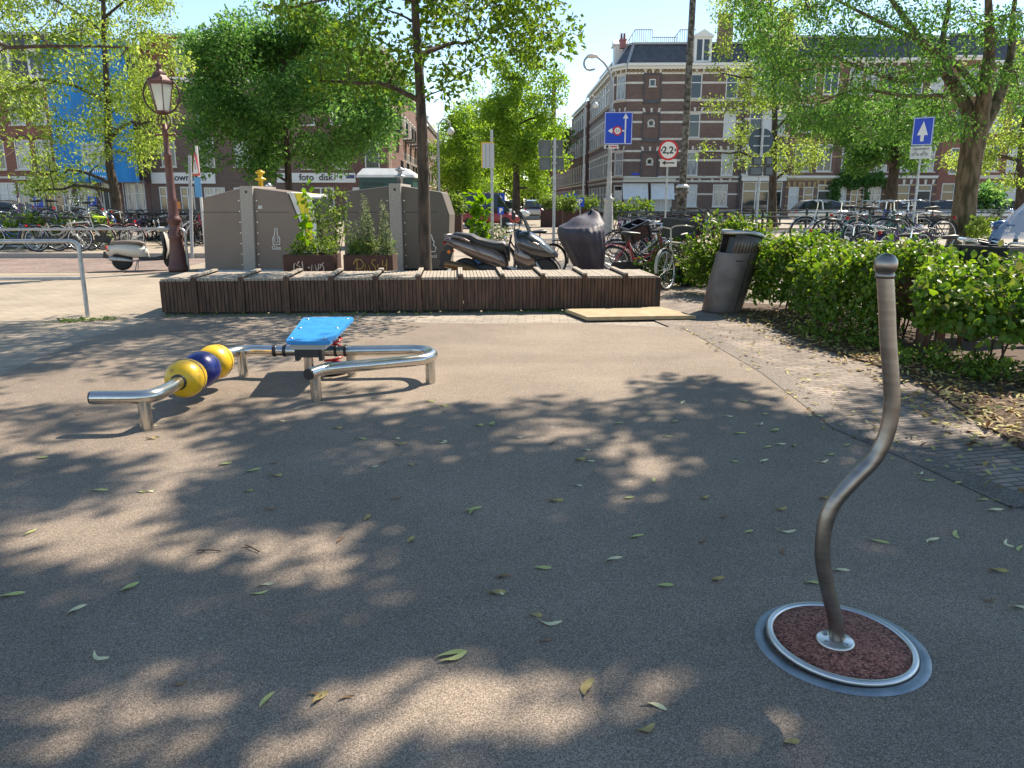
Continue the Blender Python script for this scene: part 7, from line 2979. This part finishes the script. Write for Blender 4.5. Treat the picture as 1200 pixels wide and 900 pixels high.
    mb.bar((-.9, 0, .72), (-1.02, 0, .34), .16, .02, up=(0, 1, 0))
    mb.bar((-.95, 0, .62), (-1.0, 0, .45), .2, .014, up=(0, 1, 0))
    mb.build('rear_flap', M['plastic'], t)
    mb = MB()
    mb.loft([ring(-.19, z, w_, h_, x=x, e=2.2, n=14) for x, z, w_, h_ in ((-.95, .42, .09, .1), (-.88, .42, .12, .14), (-.5, .35, .12, .13), (-.25, .28, .06, .06))])
    mb.build('exhaust', mat('exhaust_bronze', (.2, .12, .06), .35, .8), t)
    mb = MB()
    mb.loft([ring(0, .3, .2, .2, x=-.55, n=12), ring(0, .34, .24, .22, x=-.3, n=12), ring(0, .36, .22, .2, x=0, n=12)])
    mb.build('engine', M['plastic'], t)
    return t


s0, s1 = at(524, 300, 13.35).x, at(650, 300, 13.35).x
maxi_scooter('dark grey motor scooter with black seat standing close behind the timber platform', ((s0 + s1) / 2 + .0, 13.35, 0), R(-9))


def classic_scooter(label, loc_, rz, cm, parts=True, lean=0, sc=1.0, shield=None):
    t = thing('motor_scooter', label, 'motor scooter', loc_, rz)
    t.rotation_euler = (lean, 0, rz)
    t.scale = (sc, sc, sc)
    wheel_at(t, -.56, .24, .12)
    wheel_at(t, .62, .23, .11)
    mb = MB()
    mb.loft([ring(0, z, w_, h_, x=x, e=2.3) for x, z, w_, h_ in ((-.9, .46, .1, .1), (-.84, .47, .22, .24), (-.65, .53, .36, .27), (-.4, .50, .42, .34), (-.15, .46, .38, .36), (.0, .42, .28, .3), (.06, .38, .16, .2))])
    mb.build('rear_body', cm, t)
    mb = MB()
    mb.loft([ring(0, z, w_, h_, x=x, e=3) for x, z, w_, h_ in ((-.78, .655, .16, .06), (-.7, .67, .27, .1), (-.4, .685, .32, .11), (-.1, .67, .28, .1), (.0, .64, .18, .06))])
    mb.build('seat', mat('seat_brown_grey', (.16, .13, .115), .55), t)
    mb = MB()
    mb.loft([ring(0, .3, .3, .09, x=-.15, e=4), ring(0, .27, .34, .08, x=.2, e=4), ring(0, .3, .34, .12, x=.38, e=4)])
    mb.build('floorboard', M['plastic'], t)
    mb = MB()
    mb.loft([[(x0_, -w_, z), (x0_ + .05, -w_ * .7, z), (x0_ + .07, 0, z), (x0_ + .05, w_ * .7, z), (x0_, w_, z), (x0_ - .05, w_ * .6, z), (x0_ - .06, 0, z), (x0_ - .05, -w_ * .6, z)] for z, x0_, w_ in ((.27, .4, .17), (.5, .47, .23), (.75, .45, .23), (.92, .4, .12))])
    mb.build('leg_shield', shield or M['plastic'], t)
    mb = MB()
    mb.loft([[(x0_ + .055, -w_ * .8, z), (x0_ + .085, -w_ * .6, z), (x0_ + .1, 0, z), (x0_ + .085, w_ * .6, z), (x0_ + .055, w_ * .8, z)] for z, x0_, w_ in ((.27, .41, .18), (.5, .48, .24), (.75, .46, .24), (.93, .41, .13))], closed=False, caps=False)
    mb.build('front_panel', cm, t)
    mb = MB()
    mb.loft([ring(0, z, w_, h_, x=x, e=2.2, n=14) for x, z, w_, h_ in ((.3, .98, .1, .08), (.36, .99, .22, .14), (.46, .98, .2, .15), (.52, .97, .12, .1))])
    mb.tube(spline([(.26, -.34, .98), (.34, -.15, .99), (.34, .15, .99), (.26, .34, .98)], 5), .018, 8)
    mb.build('handlebar', cm, t)
    mb = MB()
    mb.ball((.53, 0, .97), .06, 12, 8, (.5, 1, 1))
    mb.build('headlight', M['chrome'], t)
    for s in (-1, 1):
        mb = MB()
        mb.tube([(.33, s * .22, 1.0), (.32, s * .28, 1.14)], .007, 6)
        mb.ball((.31, s * .29, 1.18), .055, 12, 8, (.35, 1, .9))
        mb.build('mirror', M['chrome'], t)
    mb = MB()
    mb.loft([ring(0, z, w_, h_, x=x, e=2.2, n=14) for x, z, w_, h_ in ((.4, .40, .08, .06), (.48, .44, .14, .09), (.62, .465, .15, .07), (.76, .42, .13, .08), (.84, .34, .07, .05))])
    mb.build('mudguard', cm, t)
    mb = MB()
    mb.loft([ring(-.17, z, w_, h_, x=x, e=2.2, n=12) for x, z, w_, h_ in ((-.82, .3, .07, .08), (-.76, .3, .1, .11), (-.5, .27, .1, .1), (-.3, .24, .05, .05))])
    mb.build('exhaust', M['galv'], t)
    mb = MB()
    mb.box(-.9, -.87, -.06, .06, .52, .6)
    mb.build('tail_light', M['redlens'], t)
    mb = MB()
    mb.ball((-.84, -.13, .5), .03, 8, 6)
    mb.build('indicator', M['orange'], t)
    mb = MB()
    mb.bar((-.90, 0, .46), (-.93, 0, .3), .12, .015, up=(0, 1, 0))
    mb.build('number_plate', M['plastic'], t)
    mb = MB()
    mb.tube([(-.2, -.05, .26), (-.26, -.16, .0)], .012, 6)
    mb.tube([(-.2, .05, .26), (-.26, .16, .0)], .012, 6)
    mb.build('kickstand', M['galv'], t)
    return t


w0 = at(146, 320, 17.0)
classic_scooter('white motor scooter with black leg shield parked beside the red brown lamp post', (w0.x + .52, 17.0, 0), R(14), M['scwhite'], sc=.88)
q = at(1176, 285, 13.2)
classic_scooter('blue motor scooter with clear draped windscreen cover at the right edge', (q.x + .45, 13.2, 0), R(150), M['scblue'], sc=1.1, shield=M['scblue'])
# the clear cover hanging over its front
clr = bpy.data.materials.new('clear_cover')
clr.use_nodes = True
cbn = clr.node_tree.nodes['Principled BSDF']
cbn.inputs['Base Color'].default_value = (.4, .5, .66, 1)
cbn.inputs['Roughness'].default_value = .25
cbn.inputs['Alpha'].default_value = .5
mb = MB()
rings = []
for j, (z, w_, cx_) in enumerate(((.86, .5, -.1), (1.05, .46, -.04), (1.25, .38, .02), (1.45, .26, .1), (1.58, .12, .16), (1.62, .02, .18))):
    rings.append([(cx_ + (w_ + .05 * math.sin(7 * t + j)) * math.cos(t), (w_ * .7 + .03 * math.sin(9 * t)) * math.sin(t), z) for t in [2 * PI * k / 40 for k in range(40)]])
mb.loft(rings, caps=False)
o = mb.build('scooter_cover', clr, loc=(at(1212, 260, 13.2).x, 13.2, 0))
tag(o, 'clear bluish plastic cover draped over the blue scooter at the right edge', 'cover')

# ------------------------------------------------------------------ covered motorcycle
M['cover'] = mat('purple_grey_cover', (.045, .038, .052), .62, 0, (.065, .056, .075), 3, bump=.35, bscale=14)
mb = MB()
NA, NZ = 110, 34
prof = [(0, .16, .46, .17), (.1, .19, .52, .15), (.35, .27, .66, .09), (.6, .34, .8, .02), (.8, .385, .88, -.03), (.95, .40, .88, -.05), (1.05, .385, .78, -.04)]


def pinterp(u):
    z = u * 1.05
    for (z0, a0, b0, c0), (z1, a1, b1, c1) in zip(prof, prof[1:]):
        if z <= z1:
            f = (z - z0) / (z1 - z0)
            return z, a0 + (a1 - a0) * f, b0 + (b1 - b0) * f, c0 + (c1 - c0) * f
    return prof[-1]


rings = []
for j in range(NZ + 1):
    z, wx, wy, cx_ = pinterp(j / NZ)
    rg_l = []
    for k in range(NA):
        t = 2 * PI * k / NA
        amt = (1 - z / 1.25)
        sh = 1 + amt * (.11 * abs(math.sin(3.5 * t + .5 + z * .8)) + .07 * abs(math.sin(6.5 * t - z * 1.1 + 1)) - .08) + .012 * math.sin(23 * t + 9 * z)
        rg_l.append((cx_ + wx * sh * math.cos(t), wy * sh * math.sin(t), max(.015, z + (.03 * math.sin(5 * t) if j == 0 else 0) + (z / 1.05) ** 4 * .06 * math.cos(t - .4))))
    rings.append(rg_l)
# the top: a ridge running up to the handlebars with the cover stretched between
last = rings[-1]
for s in (.93, .85, .76, .6, .42, .22, .04):
    rg_l = []
    for k, p in enumerate(last):
        x = p[0] * s + (1 - s) * .14
        y = p[1] * s
        up_ = (1 - s) ** .8
        hgt = .21 * math.exp(-((x - .12) / .3) ** 2) * math.exp(-(y / .5) ** 2) + .12 * math.exp(-((x + .2) / .2) ** 2) * math.exp(-((y + .1) / .5) ** 2)
        rg_l.append((x, y, p[2] + hgt * min(1, up_ * 2.2) + .012 * math.sin(14 * x + 9 * y)))
    rings.append(rg_l)
mb.loft(rings, caps=False)
q = at(686, 300, 14.6)
o = mb.build('covered_motorcycle', M['cover'], loc=(q.x - .05, 14.6, 0), rz=R(8))
tag(o, 'motorcycle hidden under a purple grey cover beside the red bicycle', 'motorcycle')

# ------------------------------------------------------------------ hedge
def hedge(name, label, a, b, depth, h, n, ls, seed, inward, zlo=.15, rag=.1, wr=.62, m='lf_hedge', dens_top=.4):
    """leafy box along a to b, growing away from the path by depth"""
    rg = np.random.default_rng(seed)
    a, b = Vector((a[0], a[1], 0)), Vector((b[0], b[1], 0))
    d = (b - a)
    L_ = d.length
    d.normalize()
    nn = Vector(inward).normalized()
    t = thing(name, label, 'hedge', a)
    Pn, Dn, Nn = [], [], []
    u = rg.random(n) * L_
    kind = rg.random(n)
    bulge = .1 * np.sin(u * 3.1 + seed) + .06 * np.sin(u * 7.3)
    hh = h + .06 * np.sin(u * 2.3 + 1) + .05 * np.sin(u * 6.1 + seed)
    v = np.zeros(n)
    z = np.zeros(n)
    out = np.zeros((n, 3))
    top = kind < dens_top
    front = (kind >= dens_top) & (kind < .78)
    back_ = (kind >= .78) & (kind < .86)
    inn = kind >= .86
    jit = np.abs(rg.normal(size=n)) * rag
    r1, r2 = rg.random(n), rg.random(n)
    v[top] = r1[top] * depth
    z[top] = hh[top] + rg.normal(size=n)[top] * rag * .7 - .12 * (2 * np.abs(r1[top] - .5)) ** 3
    v[front] = bulge[front] + rg.normal(size=n)[front] * rag * .9
    z[front] = zlo + (hh[front] - zlo) * r2[front] ** .8
    v[back_] = depth + rg.normal(size=n)[back_] * rag
    z[back_] = zlo + (hh[back_] - zlo) * r2[back_]
    v[inn] = r1[inn] * depth
    z[inn] = zlo + (hh[inn] - zlo) * r2[inn]
    P_ = np.array([d.x, d.y, 0])[None] * u[:, None] + np.array([nn.x, nn.y, 0])[None] * v[:, None]
    P_[:, 2] = z
    nrm = np.zeros((n, 3))
    nrm[top] = (0, 0, 1)
    nrm[front] = (-nn.x, -nn.y, .45)
    nrm[back_] = (nn.x, nn.y, .45)
    nrm[inn] = (0, 0, 1)
    N_ = nrm + rg.normal(size=(n, 3)) * .45
    N_ /= np.linalg.norm(N_, axis=1, keepdims=True)
    D_ = rg.normal(size=(n, 3)) + nrm * .3
    D_[:, 2] -= .35
    L__ = ls * (.55 + .75 * rg.random(n))
    me = leaf_mesh('foliage', [leaf_arrays(P_, D_, N_, L__, wr, hexa=True)], M[m])
    link('foliage', me, t)
    mb = MB()
    rr = random.Random(seed)
    for i in range(int(L_ * 7)):
        uu, vv = rr.uniform(0.05, L_ - .05), rr.uniform(.15, depth - .1)
        p0 = d * uu + nn * vv
        p1_ = p0 + d * rr.uniform(-.2, .2) + nn * rr.uniform(-.15, .15)
        mb.tube([tuple(p0), tuple(p0.lerp(p1_, .4) + Vector((0, 0, h * .4))), tuple(p1_ + Vector((0, 0, h * .92)))], [.011, .009, .004], 5, caps=False)
    mb.build('stem', M['bark'], t)
    return t


h0 = gz(872, 365)
h1 = gz(1012, 412)
hedge('beech_hedge', 'long sunlit leafy hedge running beside the path from the litter bin', (h0.x + .26, h0.y + .42), (h1.x + .22, h1.y + .25), 1.0, .86, 16500, .066, 4, (.97, .25, 0))
n0 = gz(1078, 436)
hedge('beech_hedge', 'shorter shaded leafy hedge nearest the camera at the right edge', (n0.x + .05, n0.y + .35), (5.6, 5.05), .85, .76, 9500, .075, 9, (.5, .8, 0), zlo=.34, rag=.14)
# low growth at the foot of the hedges
rg = random.Random(5)
cl = []
for i in range(70):
    t_ = rg.random()
    q = gz(930, 395).lerp(gz(1190, 462), t_)
    cl.append((q.x + rg.uniform(.0, .5), q.y + rg.uniform(.0, .35), rg.uniform(.03, .12), rg.uniform(.06, .13)))
o = link('undergrowth', leaf_mesh('undergrowth', [foliage(cl, 26, .055, .6, .7, .1, np.random.default_rng(2))], M['lf_herb']))
tag(o, kind='stuff')
# shrub beside the bin with the old bicycle in it
q = at(800, 335, 14.0)
shrub('dark leafy shrub growing round the old beige bicycle', q.x, 13.75, [(random.Random(i).uniform(-.75, .75), random.Random(i + 9).uniform(-.2, .35), .08 + .7 * random.Random(i + 4).random() ** 1.4, .2) for i in range(42)], 'lf_hedge', .085, 42, seed=6)
q = at(850, 300, 12.6)
shrub('bright shrub at the far end of the hedge behind the litter bin', q.x, 12.6, [(random.Random(i).uniform(-.55, .6), random.Random(i + 9).uniform(-.3, .4), .2 + .95 * random.Random(i + 4).random(), .2) for i in range(60)], 'lf_hedge', .085, 46, seed=7)
q = at(1150, 250, 23.5)
pix_tree('sapling', 'pale yellow green sprouts at the foot of the big elm', (1142, 283), 23.6, [(1144, 270), (1146, 262)], [(1143, 262, 5), (1150, 258, 5), (1155, 264, 5), (1148, 272, 5), (1158, 272, 5), (1162, 262, 4), (1138, 270, 3)], 5, .16, 16, .13, 'lf_elm', .03, 64, dy=.4, lo=.1, cat='shrub', twig=.008)
# bushes behind the left rack
for i, (px, lb) in enumerate(((15, 'bright yellow green bush behind the blue bicycle at the far left'), (58, 'bright bush behind the beige bicycle'), (100, 'low bright bush at the foot of the bicycles under the tree'))):
    q = at(px, 285, 23.2)
    shrub(lb, q.x, 23.2, [(random.Random(i * 50 + k).uniform(-.7, .7), random.Random(k + 9).uniform(-.3, .3), .15 + .8 * random.Random(k * 3 + i).random(), .25) for k in range(26)], 'lf_herb', .12, 40, seed=30 + i)
shrub('dark green bush before the corner house shop window', at(735, 250, 48).x, 48, [(random.Random(k).uniform(-1.2, 1.4), random.Random(k + 9).uniform(-.5, .5), .3 + 1.1 * random.Random(k * 3).random(), .4) for k in range(34)], 'lf_hedge', .2, 40, seed=44)
# rusty posts and boards in the gap of the hedge
ct = mat('rusty_board', (.16, .075, .045), .8, 0, (.1, .045, .028), 8, bump=.3)
for px0, px1, lb in ((1076, 1089, 'thick rusty brown post in the gap between the two hedges'), (1098, 1108, 'slimmer rusty brown post under the near hedge')):
    a_ = gz(px0, 412)
    Yk = a_.y + .25
    w_ = (px1 - px0) * Yk / FPX
    mb = MB()
    mb.box(-w_ / 2, w_ / 2, -.05, .05, 0, .62)
    mb.box(-w_ / 2 - .006, w_ / 2 + .006, -.056, .056, .62 + .002, .65)
    o = mb.build('short_post', ct, loc=(at((px0 + px1) / 2, 380, Yk).x, Yk, 0), rz=R(-20), bevel=.006)
    tag(o, lb, 'post')
mb = MB()
for k in range(3):
    mb.box(0, .75, -.02, .02, .26 + k * .15, .395 + k * .15)
for xx in (.05, .66):
    mb.box(xx, xx + .05, .021, .06, 0, .7)
q = at(1030, 370, 8.4)
o = mb.build('board_fence', ct, loc=(q.x + .1, 8.35, 0), rz=R(-35))
tag(o, 'rusty brown low board fence showing through the hedge behind the spinner pole', 'fence')

# ------------------------------------------------------------------ fallen leaves
def fallen(L_, w_, curl, twist, cup, seed):
    rg = random.Random(seed)
    n_ = 8
    vs, fs = [], []
    for i in range(n_ + 1):
        t = i / n_
        half = w_ / 2 * math.sin(PI * min(1, max(0, (t * .96 + .03)))) ** .7
        x = L_ * (t - .5)
        y = curl * L_ * math.sin(PI * t)
        z = .003 + cup * L_ * (abs(2 * t - 1) ** 2)
        tw = twist * (t - .5)
        for s in (-1, 0, 1):
            vs.append((x, y + s * half * math.cos(tw), z + s * half * math.sin(tw) + (.12 * half if s == 0 else .0) * 0 + abs(s) * half * .3))
    zmin = min(v[2] for v in vs)
    vs = [(v[0], v[1], v[2] - zmin + .002) for v in vs]
    for i in range(n_):
        for k in range(2):
            fs.append((i * 3 + k, i * 3 + k + 1, i * 3 + k + 4, i * 3 + k + 3))
    mb = MB()
    mb.add(vs, fs, True)
    return mb


M['fl_green'] = mat('fallen_green', (.42, .44, .13), .6, 0, (.55, .54, .24), 20)
M['fl_pale'] = mat('fallen_pale', (.66, .62, .38), .6, 0, (.55, .5, .27), 20)
M['fl_brown'] = mat('fallen_brown', (.2, .11, .05), .7, 0, (.3, .18, .08), 25)
M['fl_ochre'] = mat('fallen_ochre', (.42, .33, .12), .65, 0, (.3, .2, .08), 25)
protos = [('fl_green', fallen(.085, .017, .12, 1.3, .07, 1), 'long narrow yellow green fallen leaf lying on the play surface'), ('fl_pale', fallen(.075, .015, .22, 2.2, .10, 2), 'pale curled fallen leaf lying on the play surface'), ('fl_green', fallen(.06, .02, .08, 1.0, .08, 3), 'short broad yellow green fallen leaf lying on the play surface'), ('fl_brown', fallen(.055, .013, .2, 1.4, .12, 4), 'small brown twisted fallen leaf lying on the play surface'), ('fl_ochre', fallen(.065, .022, .16, 2.0, .12, 5), 'ochre curled fallen leaf lying on the play surface')]
pm_ = [(mb.mesh('fallen_leaf', M[k]), lb) for k, mb, lb in protos]
z1 = [(92, 220, 2), (215, 293, 0), (327, 296, 1), (310, 295, 2), (67, 385, 0), (20, 525, 0), (285, 506, 2), (168, 558, 1), (225, 655, 1), (568, 516, 0), (582, 502, 1), (587, 755, 0), (705, 752, 4), (690, 744, 3), (990, 655, 0), (1090, 520, 1), (1105, 483, 3), (1040, 337, 0), (810, 353, 4), (820, 238, 1), (845, 230, 3), (792, 178, 0), (868, 178, 1), (880, 188, 4), (970, 185, 1), (615, 140, 1), (740, 155, 4), (640, 120, 3), (495, 234, 2), (555, 249, 0), (340, 150, 1), (335, 178, 4), (1055, 148, 2), (1080, 146, 2), (975, 105, 0), (945, 96, 2), (815, 78, 1), (545, 294, 4), (595, 331, 3), (750, 402, 3), (905, 402, 4), (395, 715, 3), (175, 125, 3), (600, 232, 3), (605, 260, 4), (870, 308, 3), (762, 750, 3), (900, 235, 4)]
z2 = [(470, 254, 0), (600, 302, 2), (690, 395, 4), (410, 450, 0), (365, 497, 1), (465, 546, 2), (135, 562, 4), (148, 530, 3), (225, 512, 2), (240, 615, 1), (210, 605, 4), (50, 685, 0), (318, 748, 4), (443, 785, 1), (425, 824, 4), (712, 855, 4), (568, 535, 4), (540, 460, 3), (880, 460, 0), (1037, 447, 0), (1140, 465, 1), (1160, 474, 0), (1085, 378, 0), (990, 460, 1), (808, 518, 1), (757, 542, 0), (630, 440, 2), (700, 437, 1), (700, 480, 3), (540, 373, 4), (445, 340, 2), (317, 303, 1), (300, 300, 4), (293, 350, 1), (90, 398, 0), (250, 381, 4), (395, 374, 2), (588, 215, 1), (648, 229, 1), (680, 242, 2), (610, 248, 0), (665, 275, 0), (660, 303, 1), (770, 302, 1), (785, 288, 0), (820, 271, 0), (715, 271, 4), (690, 270, 1), (485, 224, 2), (432, 210, 2), (375, 228, 0), (310, 280, 1), (503, 188, 1), (30, 263, 1), (102, 231, 2), (128, 229, 2), (35, 195, 0), (180, 257, 1), (245, 268, 3), (960, 325, 1), (975, 338, 0), (1110, 400, 1), (1160, 592, 1), (1095, 572, 3), (660, 210, 2), (750, 213, 2), (765, 213, 2), (780, 376, 4), (620, 185, 2), (1115, 518, 4), (230, 655, 3), (580, 412, 3)]
rg = random.Random(21)
for (sx_, sy_, k) in [(x * .5333, 420 + y * .5333, k) for x, y, k in z1] + [(500 + x * .6, 360 + y * .6, k) for x, y, k in z2]:
    q = gz(sx_, sy_)
    me, lb = pm_[k]
    o = link('fallen_leaf', me)
    o.location = (q.x, q.y, .001)
    o.rotation_euler = (0, 0, rg.uniform(-.6, .6) + rg.choice((0, 0, PI, .8)))
    s_ = rg.uniform(.85, 1.4)
    o.scale = (s_, s_, s_)
    tag(o, lb, 'fallen leaf', 'fallen leaves on the play surface')
# litter under the hedge and along the path edge, too many to count
rg = np.random.default_rng(8)


def litter(name, pts, n, ls, m, spread, zz=.016):
    idx = rg.integers(0, len(pts) - 1, n)
    f = rg.random(n)
    P_ = np.array([[p.x, p.y, 0] for p in pts])
    Q = P_[idx] * (1 - f[:, None]) + P_[idx + 1] * f[:, None]
    Q[:, 0] += spread[0] + (spread[1] - spread[0]) * rg.random(n) ** 1.2
    Q[:, 1] += rg.normal(size=n) * .06
    Q[:, 2] = zz + rg.random(n) * .012
    D_ = rg.normal(size=(n, 3))
    D_[:, 2] *= .25
    N_ = rg.normal(size=(n, 3)) * .3 + np.array([0, 0, 1])
    o = link(name, leaf_mesh(name, [leaf_arrays(Q, D_, N_, ls * (.5 + rg.random(n)), .38, .1)], m))
    tag(o, kind='stuff')
    return o


lm_l = leaf_mat('litter_leaves', [(.12, .065, .03), (.24, .14, .06), (.34, .27, .09), (.42, .38, .14), (.1, .055, .03)], .1, .7)
litter('leaf_litter', bed, 2600, .06, lm_l, (.0, .75))
litter('leaf_litter', bed, 520, .06, lm_l, (-.35, .05), .004)
litter('leaf_litter', R_edge, 240, .05, lm_l, (-.1, .5), .006)
rb_ = [gz(192, 369.5), gz(400, 368), gz(600, 365), gz(700, 364)]
P0 = rb_
o = litter('weeds', rb_, 700, .045, M['lf_herb'], (-.05, .05), .0)
o.location.y += -.02
litter('weeds', [gz(70, 376), gz(100, 375), gz(135, 373)], 260, .05, M['lf_herb'], (-.1, .1), .0)
# a few dry twigs
tw_m = mat('twig', (.06, .04, .028), .9)
for (x_, y_, r_), lb in zip(((460 * .5333, 420 + 425 * .5333, .3), (555 * .5333, 420 + 420 * .5333, -.3)), ('small forked dry twig in the sunlit patch left of the middle', 'single short dry twig in the sunlit patch right of the forked one')):
    q = gz(x_, y_)
    mb = MB()
    mb.tube([(-.05, .02, .006), (0, -.005, .012), (.05, -.02, .006)], .003, 5)
    mb.tube([(-.01, 0, .01), (-.05, -.015, .006)], .002, 5)
    o = mb.build('twig', tw_m, loc=(q.x, q.y, 0), rz=r_)
    tag(o, lb, 'twig')
